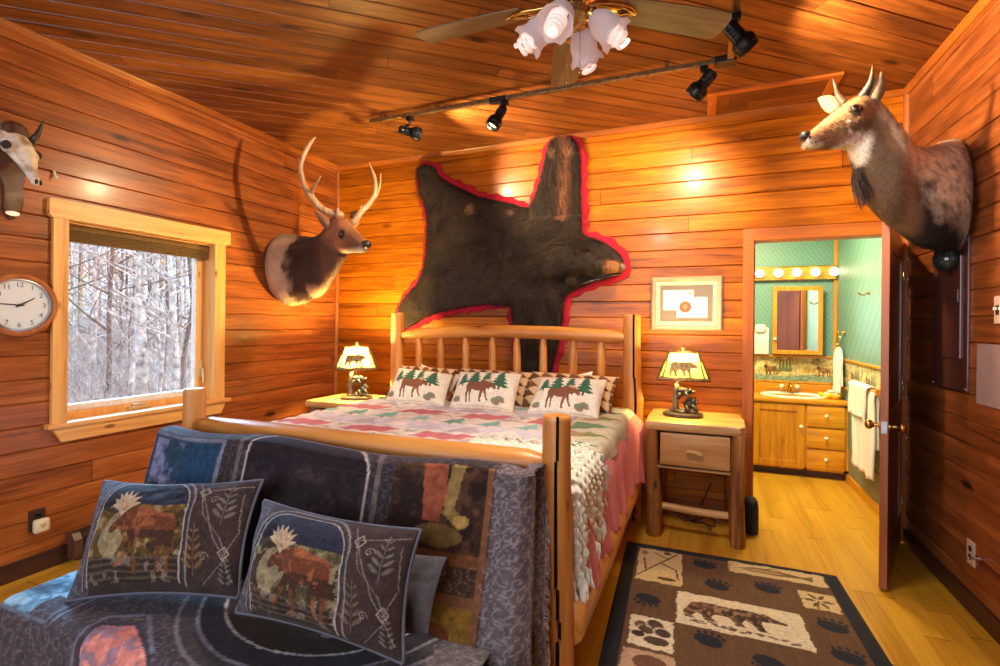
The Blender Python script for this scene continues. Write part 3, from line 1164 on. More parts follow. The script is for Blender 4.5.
# pink ruffled bedspread: hangs down the long side in small pleats
nu, nv = 190, 30
P = np.zeros((nu, nv, 3))
for i in range(nu):
    y = 1.86 + (3.66 - 1.86) * i / (nu - 1)
    hd_f = min(1, max(0, (y - 3.1) / 0.4))
    for j in range(nv):
        t = j / (nv - 1)
        if t < 0.25:
            x = -0.80 + (0.33) * t / 0.25
            z = 0.765 + 0.03 * hd_f
        else:
            q = (t - 0.25) / 0.75
            ruf = (0.008 * math.sin(y * 70 + 2 * math.sin(y * 7)) + 0.014 * math.sin(y * 23)) * q
            x = -0.47 + (0.050 + 0.05 * hd_f) * math.sin(min(1, q * 3) * PI / 2) + 0.035 * q + ruf
            z = 0.765 + 0.03 * hd_f - (0.36 + 0.03 * hd_f) * q - 0.03 * (1 - math.cos(min(1, q * 3) * PI / 2)) + 0.015 * math.sin(y * 31) * q
        P[i, j] = (x, y, z)
cv = Canvas(1.0, 1.0, 0.05, (214, 126, 128))
cols = np.ones((nu, nv, 3)) * lin(np.array((222, 128, 128)) / 255)
tag(grid_obj('bedspread', P, cols, M['cloth'], thick=0.006), 'pink ruffled bedspread hanging over the side of the log bed under the quilt', 'bedspread')

# patchwork quilt
QW, QL = 2.085, 1.86
cv = Canvas(QW, QL, 0.009, (238, 230, 222))


def pine(cv, x, y, w, h, col, a=1.0, trunk=(90, 60, 40)):
    cv.rect(x - w * 0.05, y, x + w * 0.05, y + h * 0.15, trunk, a)
    for i in range(5):
        y0 = y + h * (0.12 + 0.17 * i)
        ww = w * (0.5 - 0.09 * i)
        cv.poly([(x - ww, y0 + 0.02 * h), (x - ww * 0.4, y0 - 0.0 * h), (x, y0 + 0.03 * h), (x + ww * 0.4, y0), (x + ww, y0 + 0.02 * h), (x + ww * 0.25, y0 + 0.2 * h), (x, y0 + 0.24 * h), (x - ww * 0.25, y0 + 0.2 * h)], col, a)


for k, y0 in enumerate((0.02, 0.62, 1.22)):
    cv.rect(0, y0, QW, y0 + 0.20, (222, 220, 232))
    for i in range(10):
        x = i * 0.23
        cv.poly([(x, y0 + 0.02), (x + 0.23, y0 + 0.02), (x + 0.115, y0 + 0.18)], [(196, 182, 190), (246, 238, 230), (214, 206, 222)][(i + k) % 3])
    for i in range(9):
        x = 0.12 + i * 0.24
        pine(cv, x, y0 + 0.21, 0.20, 0.20, [(120, 190, 180), (150, 206, 198), (104, 166, 150)][(i + k) % 3], 0.9)
    for i in range(5):
        x = 0.10 + i * 0.46
        cv.poly([(x, y0 + 0.43), (x + 0.30, y0 + 0.43), (x + 0.36, y0 + 0.57), (x + 0.06, y0 + 0.57)], [(214, 128, 136), (206, 120, 126)][i % 2])
        cv.poly([(x + 0.26, y0 + 0.43), (x + 0.44, y0 + 0.43), (x + 0.35, y0 + 0.49)], (206, 188, 176))
        cv.poly([(x + 0.38, y0 + 0.57), (x + 0.46, y0 + 0.57), (x + 0.42, y0 + 0.49)], (176, 190, 164))
# pale border with big green trees along the open side
cv.rect(QW - 0.36, 0, QW, QL, (206, 204, 176))
cv.rect(QW - 0.36, 0, QW - 0.345, QL, (176, 150, 140))
cv.rect(QW - 0.05, 0, QW, QL, (196, 190, 178))
for i in range(4):
    y = 0.16 + i * 0.48
    cv.poly([(QW - 0.32, y - 0.12), (QW - 0.08, y), (QW - 0.32, y + 0.12)], (112, 150, 112))
    cv.poly([(QW - 0.30, y + 0.15), (QW - 0.08, y + 0.24), (QW - 0.30, y + 0.32)], (176, 146, 116))
    cv.poly([(QW - 0.22, y + 0.16), (QW - 0.07, y + 0.24), (QW - 0.20, y + 0.30)], (132, 142, 76))
cv.mottle(0.05, 0.05, 0.10, 8)
nx, ny = cv.nx, cv.ny
U, V = cv.X, cv.Y
x = -2.46 + U
zz = 0.800 + 0.012 * fbm(U * 5, V * 5, 3) + 0.004 * np.sin(U * 52) * np.sin(V * 52)
OV = 0.115
over = np.maximum(0, U - (QW - OV))
x = np.where(over > 0, -2.46 + (QW - OV) + 0.055 * np.sin(np.minimum(over / 0.07, 1) * PI / 2) + over * 0.1, x)
zz = zz - np.where(over > 0, 0.045 * (1 - np.cos(np.minimum(over / 0.07, 1) * PI / 2)) + np.maximum(0, over - 0.045) * 0.95, 0)
x = x + np.where(over > 0, 0.012 * np.sin(V * 15) * over / 0.14, 0)
over2 = np.maximum(0, 0.10 - U)
zz = zz - over2 * 1.2
tag(grid_obj('quilt', np.stack([x, 1.80 + V * 0.985, zz], -1), cv.lin(), M['cloth'], thick=0.012),
    'patchwork quilt with teal pines and rose patches spread over the bed', 'quilt')

# cream knitted throw over the foot corner, knotted fringe at its edge
KX, KY = -0.470, 1.835                                     # corner of the bed it folds over
n1, n2 = 120, 110
gx_ = np.linspace(KX - 0.55, KX + 0.39, n1)
gy_ = np.linspace(KY - 0.40, KY + 0.40, n2)
GX_, GY_ = np.meshgrid(gx_, gy_, indexing='ij')
GX_ = GX_ - 0.05 * np.clip((GY_ - KY) / 0.4, 0, 1) * (GX_ > KX) + 0.012 * np.sin(GY_ * 31)
cx_, cy2 = np.minimum(GX_, KX), np.maximum(GY_, KY)
dx, dy = GX_ - cx_, GY_ - cy2
dd = np.hypot(dx, dy)
rr_ = 0.07
aa = np.minimum(dd / rr_, PI / 2)
ux, uy = dx / np.maximum(dd, 1e-6), dy / np.maximum(dd, 1e-6)
kn = 0.012 * np.sin(GX_ * 95) * np.sin(GY_ * 95) + 0.016 * (fbm(GX_ * 14, GY_ * 14, 5) - 0.5)
dn = np.maximum(0, dd - rr_ * PI / 2)
off = rr_ * np.sin(aa) + kn + np.where(dx > 0, 0.016 * np.sin(GY_ * 38 + 1) * dn / 0.3, 0.010 * np.sin(GX_ * 30) * dn / 0.3)
P = np.stack([cx_ + ux * off, cy2 + uy * off, 0.835 + kn * (dd < 0.05) - rr_ * (1 - np.cos(aa)) - dn], -1)
cols = np.ones((n1, n2, 3)) * lin(np.array((226, 226, 208)) / 255)
thr = tag(grid_obj('knitted_throw', P, cols, M['tapestry'], thick=0.010), 'cream knitted throw with knotted fringe hanging beside the right foot post', 'throw')
mb = MB()
rg = random.Random(3)
for line, dv_ in ((P[-1], (0.008, 0, -1)), (P[:, -1], (0.002, 0.5, -0.8)), (P[:, 0], (0, -0.01, -1))):
    for p in line:
        for k in range(2):
            p0_ = p + np.array([rg.uniform(-0.004, 0.010), rg.uniform(-0.006, 0.006), 0.008])
            l = rg.uniform(0.035, 0.075)
            d_ = np.array(dv_) + np.array([rg.uniform(-0.05, 0.2), rg.uniform(-0.2, 0.2), 0])
            if P.shape and p[0] < KX and dv_[1] > 0.1:
                d_ = np.array([rg.uniform(-0.3, 0.3), 1, -0.05])
            mb.tube([p0_, p0_ + d_ * l * 0.5 + np.array([rg.uniform(-0.005, 0.005), 0, 0]), p0_ + d_ * l], [0.0035, 0.0045, 0.0025], 4)
f_ = mb.build('fringe', plain('cream_yarn', (232, 232, 214), 0.95, var=0.12), thr)
f_['kind'] = 'stuff'


# ------------------------------------------------------------------ pillows
MOOSE = [(-.70, .17), (-.69, .24), (-.60, .31), (-.53, .36), (-.46, .43), (-.44, .37), (-.34, .41), (-.20, .47), (-.08, .46), (.10, .40), (.28, .385), (.38, .34), (.42, .27), (.42, .12), (.40, .0), (.43, -.12), (.40, -.26), (.41, -.42), (.34, -.42), (.345, -.26),
         (.33, -.12), (.29, -.02), (.27, -.15), (.25, -.28), (.26, -.41), (.20, -.41), (.20, -.27), (.20, -.10), (.18, .04), (.0, .0), (-.12, .03), (-.13, -.15), (-.12, -.28), (-.13, -.42), (-.20, -.42), (-.19, -.28), (-.21, -.12), (-.23, .04),
         (-.28, -.06), (-.34, -.22), (-.42, -.36), (-.47, -.33), (-.40, -.2), (-.35, -.02), (-.34, .10), (-.37, .14), (-.45, .06), (-.47, .15), (-.54, .17), (-.62, .12), (-.68, .12)]
ANTLER = [(-.48, .36), (-.57, .46), (-.68, .51), (-.77, .55), (-.69, .58), (-.74, .66), (-.63, .63), (-.64, .74), (-.56, .66), (-.53, .78), (-.475, .67), (-.42, .78), (-.39, .66), (-.31, .74), (-.32, .63), (-.22, .67), (-.29, .56), (-.17, .56), (-.31, .47), (-.41, .41)]
BEARP = [(-.50, .06), (-.47, .20), (-.38, .29), (-.22, .30), (-.05, .27), (.10, .31), (.20, .30), (.28, .26), (.31, .31), (.35, .26), (.40, .20), (.48, .14), (.54, .10), (.53, .05), (.44, .05), (.36, .04), (.28, .02), (.27, -.10), (.30, -.28), (.36, -.31), (.22, -.32), (.17, -.12), (.10, -.05), (.06, -.18), (.10, -.29), (.0, -.30), (-.03, -.15), (-.07, -.05),
         (-.20, -.05), (-.26, -.16), (-.20, -.30), (-.32, -.31), (-.35, -.16), (-.40, -.10), (-.46, -.22), (-.42, -.30), (-.54, -.30), (-.55, -.12)]


def sc(poly, cx, cy, k, flip=False):
    return [(cx + (-p[0] if flip else p[0]) * k, cy + p[1] * k) for p in poly]


def pillow(name, tl, tr, br_, bl_, thick, n, cv, backcol, label, cat, group=None, mat=None, ears=0.05, lump=0.3, seed=0, parent_seam=None):
    """stuffed cushion with pointed corners: front printed from cv, plain back; corners are room points"""
    tl, tr, br_, bl_ = (np.array(q, float) for q in (tl, tr, br_, bl_))
    nu, nv = cv.nx, cv.ny
    u, v = np.meshgrid(np.linspace(-1, 1, nu), np.linspace(-1, 1, nv), indexing='ij')
    # edges bow inwards, corners stay out
    uu = u * (1 - ears * (1 - v ** 2) * np.abs(u) ** 2)
    vv = v * (1 - ears * 1.4 * (1 - u ** 2) * np.abs(v) ** 2)
    a, b = (uu + 1) / 2, (vv + 1) / 2
    base = ((1 - a) * (1 - b))[..., None] * bl_ + (a * (1 - b))[..., None] * br_ + (a * b)[..., None] * tr + ((1 - a) * b)[..., None] * tl
    nrm = np.cross(br_ - bl_, tl - bl_)
    nrm /= np.linalg.norm(nrm)
    h = (np.clip(1 - np.abs(u) ** 2.6, 0, 1) * np.clip(1 - np.abs(v) ** 2.6, 0, 1)) ** 0.55
    w = fbm(u * 3 + seed, v * 3 + seed * 2, seed) - 0.5
    h1 = thick * 0.5 * h * (1 + lump * w) + thick * 0.04 * np.sin(u * 9 + v * 4 + seed) * h
    front = base + nrm * h1[..., None]
    st = max(1, nu // 40)
    back = (base - nrm * (thick * 0.5 * h)[..., None])
    mb = MB()
    mb.grid(front)
    mb.grid(back[::-1])
    o = mb.build(name, mat or M['cloth'], None, smooth=True)
    cols = np.concatenate([cv.lin().reshape(-1, 3), np.broadcast_to(lin(np.array(backcol) / 255), (nu * nv, 3))])
    colour_verts(o, cols)
    rim = np.concatenate([front[:, 0], front[-1, 1:], front[::-1, -1][1:], front[0, ::-1][1:-1]])
    return tag(o, label, cat, group), rim


def piping(rim, r, mat, parent):
    mb = MB()
    step = max(1, len(rim) // 120)
    pts = list(rim[::step])
    mb.tube(pts + [pts[0]], r, 6, cap=False)
    return mb.build('piping', mat, parent, smooth=True)


# front cushions with trees and a moose
cv = Canvas(0.56, 0.36, 0.005, (250, 242, 220))
cv.mottle(0.03, 0.03, 0.05, 2)
GR = (66, 112, 84)
for x, y, w, h in ((0.09, 0.175, 0.14, 0.13), (0.195, 0.17, 0.17, 0.185), (0.305, 0.19, 0.12, 0.15), (0.42, 0.15, 0.18, 0.195)):
    pine(cv, x, y, w, h, GR)
cv.poly(sc(ANTLER, 0.24, 0.105, 0.17, True), (214, 190, 150))
cv.poly([(0.25 - 0.10 + q[0] * 0, 0) for q in ()] or [(p[0], p[1] * 0.92) for p in sc(MOOSE, 0.24, 0.13, 0.23, True)], (138, 92, 68))
for x, y in ((0.06, 0.06), (0.45, 0.07), (0.41, 0.05)):
    cv.ell(x, y, 0.035, 0.022, (124, 140, 110), 0.9)
    cv.ell(x + 0.01, y - 0.015, 0.03, 0.012, (160, 134, 108), 0.9)
cv.rect(0, 0.01, 0.56, 0.014, (206, 190, 160), 0.6)
cvm = cv
# patchwork shams with brown triangles
cv = Canvas(0.62, 0.40, 0.006, (226, 196, 150))
for i in range(-1, 11):
    for j in range(-1, 8):
        x, y = i * 0.10, j * 0.10
        cv.poly([(x, y), (x + 0.096, y + 0.006), (x + 0.006, y + 0.096)], (104, 66, 42) if (i + j) % 2 else (130, 82, 52))
cv.mottle(0.03, 0.03, 0.08, 6)
cvs = cv
cv = Canvas(0.6, 0.4, 0.02, (240, 234, 222))
cvw = cv
pg = 'white pillows hidden behind the patchwork shams'
for k, (cu, cv_, sgn) in enumerate(((421, 364, 1), (484, 373, 1), (593, 371, -1))):
    c = at(cu, cv_, Y=3.63)
    e = c[0] + sgn * 0.40
    hi, lo = (c[0], 3.63, c[2]), (e, 3.63, c[2] - 0.075)
    tl, tr = (lo, hi) if sgn < 0 else (hi, lo)
    o, _ = pillow('pillow', tl, tr, (tr[0], 3.56, 0.83), (tl[0], 3.56, 0.83), 0.10, 20, cvw, (240, 234, 222),
                  ['white pillow leaning on the headboard behind the left moose cushion', 'white pillow leaning on the headboard behind the middle moose cushion', 'white pillow leaning on the headboard behind the right moose cushion'][k], 'pillow', pg, seed=k, ears=0.09)
for k, (x0, x1, dz) in enumerate(((-2.345, -1.80, 0.0), (-1.79, -1.16, 0.0), (-1.20, -0.545, 0.0))):
    o, rim = pillow('patchwork_sham', (x0 + 0.04, 3.53, 1.045), (x1 + 0.02, 3.53, 1.035), (x1, 3.36, 0.80), (x0, 3.36, 0.80), 0.16, 20, cvs, (226, 196, 150),
                    ['brown triangle patchwork sham behind the left moose cushion', 'brown triangle patchwork sham between the left and middle moose cushions', 'brown triangle patchwork sham behind the right moose cushion'][k], 'pillow', 'triangle patchwork shams on the bed', seed=3 + k)
MC = (((399, 368), (453, 375), (444, 417), (384, 411)), ((460, 372), (522, 374), (513, 425), (449, 418)), ((541, 378), (607, 380), (598, 431), (526, 426)))
for k, c in enumerate(MC):
    q = [at(*c[0], Y=3.37), at(*c[1], Y=3.37), at(*c[2], Y=3.13), at(*c[3], Y=3.13)]
    dz = max(0, 0.803 - min(q[2][2], q[3][2]))
    q[2][2] = max(q[2][2], 0.80)
    q[3][2] = max(q[3][2], 0.80)
    o, rim = pillow('moose_cushion', *q, 0.15, 20, cvm, (228, 214, 190),
                    ['cream moose and pine cushion at the left end of the bed', 'cream moose and pine cushion in the middle of the bed', 'cream moose and pine cushion nearest the right headboard post'][k], 'cushion', 'cream moose cushions on the bed', seed=11 + k)
    piping(rim, 0.005, plain('tan_piping', (206, 178, 138), 0.8), o)

# ------------------------------------------------------------------ settee at the foot of the bed
SX0, SX1, SYF, SYB, SZ = -2.30, -0.575, 0.955, 1.44, 0.405
set_ = thing('settee', 'dark wooden settee covered by tapestry throws at the foot of the bed', 'settee', (-1.45, 1.3, 0))
MB().box((SX0 + 0.02, SYF + 0.03, 0.16), (SX1 - 0.02, SYB + 0.12, 0.30), 0.01).build('seat_frame', M['dark_x'], set_)
MB().box((SX0, SYF, 0.28), (SX1, SYB + 0.05, SZ - 0.012), 0.045).build('seat_cushion', plain('charcoal_cushion', (52, 50, 54), 0.9, bumps=0.3), set_, smooth=True, angle=40)
for x, y in ((SX0 + 0.08, SYF + 0.08), (SX1 - 0.08, SYF + 0.08), (SX0 + 0.08, SYB + 0.08), (SX1 - 0.08, SYB + 0.08)):
    MB().box((x - 0.035, y - 0.035, 0), (x + 0.035, y + 0.035, 0.2), 0.006).build('leg', M['dark_z'], set_)
mb = MB()
rings = []
for x in np.linspace(SX0 + 0.04, SX1 - 0.01, 3):
    rings.append([(x, y, z) for y, z in ((1.395, 0.30), (1.525, 0.860), (1.55, 0.880), (1.585, 0.880), (1.61, 0.860), (1.60, 0.30))])
mb.loft(rings)
mb.build('backrest', plain('charcoal_cushion_back', (46, 44, 48), 0.9, bumps=0.3), set_)


def scroll(cv, x0, y0, x1, y1, col, step=0.07, w=0.004, seed=0, a=0.5):
    """small damask scrolls strewn over a field"""
    rg = random.Random(seed)
    y = y0
    r = 0
    while y < y1:
        x = x0 + (step / 2 if r % 2 else 0)
        while x < x1:
            d = 1 if rg.random() < 0.5 else -1
            q0 = rg.uniform(0, 6.28)
            pts = [(x + d * step * 0.46 * math.exp(-0.22 * t) * math.cos(t + q0) + step * 0.05 * t, y + step * 0.46 * math.exp(-0.22 * t) * math.sin(t + q0)) for t in np.linspace(-1.2, 7, 18)]
            xs = [p[0] for p in pts]
            ys = [p[1] for p in pts]
            m = (cv.X > min(xs) - 0.01) & (cv.X < max(xs) + 0.01) & (cv.Y > min(ys) - 0.01) & (cv.Y < max(ys) + 0.01)
            I, J = np.where(m)
            if len(I):
                i0, i1, j0, j1 = I.min(), I.max() + 1, J.min(), J.max() + 1
                sub = Canvas.__new__(Canvas)
                sub.X, sub.Y, sub.C = cv.X[i0:i1, j0:j1], cv.Y[i0:i1, j0:j1], cv.C[i0:i1, j0:j1]
                sub.line(pts, w, col, a)
                cv.C[i0:i1, j0:j1] = sub.C
            x += step
        y += step * 0.8
        r += 1


def leafspray(cv, x, y, h, col, a=0.6, w=0.003):
    cv.line([(x, y), (x, y + h)], w, col, a)
    for i in range(5):
        yy = y + h * (0.15 + 0.17 * i)
        q = h * (0.26 - 0.035 * i)
        for d in (-1, 1):
            cv.ell(x + d * q * 0.55, yy + q * 0.35, q * 0.55, q * 0.16, col, a, d * 0.7)


def archline(cx, hw, y0, y1, rad, n=14):
    pts = [(cx - hw, y0), (cx - hw, y1 - rad)]
    pts += [(cx - hw + rad - rad * math.cos(t), y1 - rad + rad * math.sin(t)) for t in np.linspace(0, PI / 2, n)]
    pts += [(cx + hw - rad + rad * math.sin(t), y1 - rad + rad * math.cos(t)) for t in np.linspace(0, PI / 2, n)]
    pts += [(cx + hw, y0)]
    return pts


def woodland(cv, x0, y0, x1, y1, base, seed, amp=0.5):
    """muted woven landscape: sky, foliage, ground"""
    m = (cv.X >= x0) & (cv.X <= x1) & (cv.Y >= y0) & (cv.Y <= y1)
    n = fbm(cv.X * 14 + seed, cv.Y * 14, seed)
    n2 = fbm(cv.X * 40 + seed, cv.Y * 40, seed + 5)
    for thr_, col, al in base:
        cv.put(m & (n * 0.7 + n2 * 0.3 > thr_), col, al)


# throw over the settee back: its front face, the roll over the top, the side hanging by the post
TW, TH = 1.71, 0.62
FL = 0.30                                                  # flap that hangs round the right end
cv = Canvas(TW + FL, TH + 0.30, 0.0055, (52, 44, 46))
scroll(cv, 0, 0, TW + FL, TH + 0.3, (112, 102, 104), 0.05, 0.0035, 2)
Y0 = 0.30                                                  # below this the sheet only exists on the flap
cv.rect(0.0, Y0, 0.42, Y0 + 0.50, (46, 66, 84))
woodland(cv, 0.02, Y0, 0.20, Y0 + 0.48, ((0.5, (104, 108, 140), 0.8), (0.6, (140, 140, 168), 0.7)), 3)
cv.rect(0.22, Y0, 0.40, Y0 + 0.48, (36, 62, 88))
cv.line([(0.40, Y0), (0.42, Y0 + 0.49)], 0.02, (110, 112, 126))
cv.line([(0.0, Y0 + 0.5), (0.42, Y0 + 0.5)], 0.02, (110, 112, 126))
# middle arch panel
pts = archline(0.86, 0.30, 0, Y0 + 0.60, 0.16)
cv.poly(pts, (38, 30, 34))
woodland(cv, 0.57, Y0, 1.15, Y0 + 0.5, ((0.55, (52, 40, 46), 0.8), (0.64, (66, 50, 52), 0.7)), 8)
cv.line(pts, 0.012, (170, 152, 146))
cv.line(archline(0.86, 0.345, 0, Y0 + 0.66, 0.18), 0.024, (102, 88, 84))
cv.X = cv.X - 0.05
# right picture panels
cv.rect(1.225, Y0 + 0.24, 1.60, Y0 + 0.53, (40, 28, 24))
woodland(cv, 1.225, Y0 + 0.24, 1.60, Y0 + 0.53, ((0.50, (60, 40, 30), 0.8), (0.60, (96, 66, 42), 0.6)), 14)
cv.poly([(1.34, Y0 + 0.53), (1.43, Y0 + 0.53), (1.44, Y0 + 0.42), (1.42, Y0 + 0.33), (1.36, Y0 + 0.33), (1.35, Y0 + 0.42)], (150, 78, 52), 0.9)
cv.poly([(1.45, Y0 + 0.53), (1.50, Y0 + 0.52), (1.47, Y0 + 0.38), (1.52, Y0 + 0.34), (1.50, Y0 + 0.31), (1.43, Y0 + 0.36)], (148, 120, 66), 0.85)
cv.ell(1.42, Y0 + 0.29, 0.09, 0.035, (120, 98, 54), 0.8)
cv.ell(1.50, Y0 + 0.34, 0.03, 0.02, (190, 150, 84), 0.8)
cv.rect(1.19, Y0 + 0.205, 1.61, Y0 + 0.24, (112, 72, 48))
cv.rect(1.19, Y0 + 0.12, 1.61, Y0 + 0.205, (66, 46, 36))
scroll(cv, 1.20, Y0 + 0.14, 1.60, Y0 + 0.20, (150, 128, 104), 0.055, 0.004, 5)
cv.rect(1.19, Y0 + 0.09, 1.61, Y0 + 0.12, (112, 72, 48))
cv.rect(1.225, 0.0, 1.575, Y0 + 0.09, (124, 92, 34))
woodland(cv, 1.225, 0.0, 1.575, Y0 + 0.09, ((0.48, (150, 112, 40), 0.8), (0.60, (104, 82, 34), 0.7)), 23)
cv.ell(1.43, Y0 - 0.06, 0.085, 0.075, (74, 38, 22), 0.95)
cv.ell(1.46, Y0 + 0.00, 0.05, 0.035, (96, 50, 28), 0.95)
cv.poly([(1.40, Y0 + 0.02), (1.44, Y0 + 0.02), (1.43, Y0 + 0.08), (1.40, Y0 + 0.08)], (42, 26, 18), 0.9)
cv.rect(1.575, 0.0, 1.60, Y0 + 0.53, (118, 78, 52))
cv.rect(1.605, 0, TW + FL, TH + 0.30, (90, 80, 82))
scroll(cv, 1.61, 0.0, TW + FL, TH + 0.30, (150, 140, 142), 0.032, 0.0036, 8, 0.6)
cv.X = cv.X + 0.05
cv.rect(0, Y0 + 0.585, TW + FL, Y0 + 0.61, (96, 92, 108))
cv.mottle(0.02, 0.02, 0.22, 4)
nu, nv = cv.nx, cv.ny
us, vs_ = cv.X[:, 0], cv.Y[0]
P = np.zeros((nu, nv, 3))
XE = -0.566
for j, v in enumerate(vs_):
    h = v - 0.30                                            # 0 at the seat, 0.5 at the top of the back
    if h <= 0.50:
        z = 0.425 + h * 0.945
        yf = 1.380 + 0.135 * max(0.0, h) / 0.5
    else:                                                   # over the top and down behind
        a = (h - 0.50) / 0.045
        if a < PI:
            z = 0.8975 + 0.014 * math.sin(a)
            yf = 1.515 + 0.05 * (1 - math.cos(a))
        else:
            z = 0.8975 - (h - 0.50 - 0.045 * PI)
            yf = 1.617
    for i, u in enumerate(us):
        w = 0.006 * math.sin(u * 11 + v * 3) + 0.010 * (float(fbm(u * 4, v * 4, 9)) - 0.5)
        if u <= TW:
            x = XE - (TW - u)
            zz_ = z
            if x < SX0 + 0.05 and h < 0.5:                    # left corner draws in where it goes down to the seat
                x = x - 0.02 * (0.5 - h)
            P[i, j] = (x, yf + w - 0.004, zz_ - (0.012 * math.sin(u * 7.0) if h > 0.45 else 0))
        else:
            d = u - TW
            a = min(1.0, d / 0.06)
            wv = 0.045 * math.sin(d * 27 - 0.6) * min(1, d / 0.1) * (0.35 + 0.65 * (0.62 - min(h, 0.5)))
            y = yf + w + 0.03 * (1 - math.cos(a * PI / 2)) + max(0, d - 0.03) * (0.62 if h < 0.5 else 0.25)
            P[i, j] = (XE + 0.045 * math.sin(a * PI / 2) + wv + 0.045 * max(0, 0.5 - h), y - 0.03 * max(0, 0.5 - h), z)
# drop the rows that would lie inside the seat: the front face ends at the seat, the flap goes on down
mb = MB()
keep = np.ones((nu, nv), bool)
keep[:, :] = (vs_[None, :] >= 0.285) | (us[:, None] >= TW - 0.055)
vis = np.ones((nu, nv), bool)
iv = np.arange(nu * nv).reshape(nu, nv)
fs = []
for i in range(nu - 1):
    for j in range(nv - 1):
        if keep[i, j] and keep[i + 1, j] and keep[i, j + 1] and keep[i + 1, j + 1]:
            fs.append((int(iv[i, j]), int(iv[i + 1, j]), int(iv[i + 1, j + 1]), int(iv[i, j + 1])))
used = sorted(set(k for f in fs for k in f))
mp = {k: n for n, k in enumerate(used)}
flat = P.reshape(-1, 3)
mb.add([flat[k] for k in used], [tuple(mp[k] for k in f) for f in fs])
bt = mb.build('tapestry_throw', M['tapestry'], None, smooth=True)
colour_verts(bt, cv.lin().reshape(-1, 3)[used])
md = bt.modifiers.new('thickness', 'SOLIDIFY')
md.thickness = 0.006
md.offset = -1
tag(bt, 'tapestry throw with woven wildlife panels draped over the settee back', 'throw')
mb = MB()
rg = random.Random(31)
for j in range(0, nv):
    if vs_[j] - 0.3 < 0.5:
        for k in range(2):
            p = P[-1, j]
            l = rg.uniform(0.02, 0.05)
            mb.tube([p, p + np.array([rg.uniform(-0.01, 0.01), l * 0.6, -l * 0.4]), p + np.array([rg.uniform(-0.015, 0.015), l * 0.7, -l])], [0.0028, 0.003, 0.002], 4)
for i in range(nu):
    if us[i] > TW - 0.05:
        for k in range(2):
            p = P[i, 0]
            l = rg.uniform(0.03, 0.07)
            mb.tube([p, p + np.array([rg.uniform(-0.008, 0.008), rg.uniform(-0.008, 0.008), -l])], [0.003, 0.002], 4)
f_ = mb.build('fringe', plain('grey_yarn', (150, 142, 142), 0.95, var=0.25), bt)
f_['kind'] = 'stuff'

# throw over the seat: falls over the left end and the front
sw, sd = SX1 - SX0 + 0.30, SYB - SYF + 0.34
cv = Canvas(sw, sd, 0.0055, (70, 62, 68))                  # y = 0 at the free front hem
scroll(cv, 0, 0, sw, sd, (128, 122, 128), 0.055, 0.0038, 12)
ox = 0.30
cx, cyy = 1.38, 0.93
for r0_, r1_, fill, col, w_ in ((0.56, 0.56, (70, 64, 68), (120, 114, 122), 0.012), (0.50, 0.50, (50, 46, 52), (128, 124, 134), 0.012), (0.42, 0.42, (50, 38, 30), (176, 168, 166), 0.009)):
    pts = [(cx + r0_ * math.cos(t), cyy + r1_ * math.sin(t)) for t in np.linspace(0, 2 * PI, 60)]
    cv.poly(pts, fill)
    cv.line(pts, w_, col)
woodland(cv, 1.0, 0.55, 1.75, 1.1, ((0.52, (70, 58, 42), 0.5), (0.62, (84, 70, 50), 0.4)), 30)
# pink dusk panel at the front
o_ = 0.40
pan = [(0.42 + o_, 0.02), (0.82 + o_, 0.02), (0.82 + o_, 0.22), (0.70 + o_, 0.36), (0.52 + o_, 0.44), (0.41 + o_, 0.40)]
ins = cv.inside(pan)
n_ = fbm(cv.X * 7, cv.Y * 9, 51)
n2_ = fbm(cv.X * 24, cv.Y * 24, 52)
yy = cv.Y + 0.10 * (n_ - 0.5) + 0.14 * (cv.X - 0.85)
cv.put(ins, (206, 128, 118))
cv.put(ins & (n_ * 0.7 + n2_ * 0.3 > 0.55) & (yy > 0.24), (226, 154, 134), 0.8)
cv.put(ins & (n_ * 0.6 + n2_ * 0.4 < 0.43) & (yy > 0.22), (132, 112, 132), 0.8)
cv.put(ins & (yy < 0.20), (112, 74, 78), 0.95)
cv.put(ins & (yy < 0.20) & (n2_ > 0.52), (168, 90, 88), 0.8)
cv.put(ins & (yy < 0.12) & (cv.X < 0.90), (92, 84, 56), 0.9)
cv.line(pan + [pan[0]], 0.014, (60, 58, 74))
cv.line([(0.385 + o_, 0.0), (0.385 + o_, 0.43), (0.50 + o_, 0.49), (0.70 + o_, 0.37)], 0.012, (108, 108, 126))
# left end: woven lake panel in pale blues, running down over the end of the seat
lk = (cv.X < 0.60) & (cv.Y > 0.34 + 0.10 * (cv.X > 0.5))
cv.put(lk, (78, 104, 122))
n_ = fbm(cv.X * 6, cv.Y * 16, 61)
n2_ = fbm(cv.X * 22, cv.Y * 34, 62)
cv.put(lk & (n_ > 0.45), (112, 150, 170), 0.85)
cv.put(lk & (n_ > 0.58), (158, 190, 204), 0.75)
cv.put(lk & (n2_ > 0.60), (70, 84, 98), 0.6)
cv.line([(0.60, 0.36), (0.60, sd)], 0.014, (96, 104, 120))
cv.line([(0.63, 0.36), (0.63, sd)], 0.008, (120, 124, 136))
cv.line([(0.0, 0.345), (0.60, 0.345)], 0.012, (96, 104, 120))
cv.rect(sw - 0.15, 0, sw, sd, (96, 88, 90))
scroll(cv, sw - 0.15, 0, sw, sd, (150, 140, 142), 0.045, 0.004, 6)
cv.mottle(0.02, 0.02, 0.2, 14)
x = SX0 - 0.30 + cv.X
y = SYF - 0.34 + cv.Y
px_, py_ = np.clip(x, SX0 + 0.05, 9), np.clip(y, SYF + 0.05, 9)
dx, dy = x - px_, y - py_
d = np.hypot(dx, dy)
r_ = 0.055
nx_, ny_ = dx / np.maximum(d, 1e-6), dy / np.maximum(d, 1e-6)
a = np.minimum(d / r_, PI / 2)
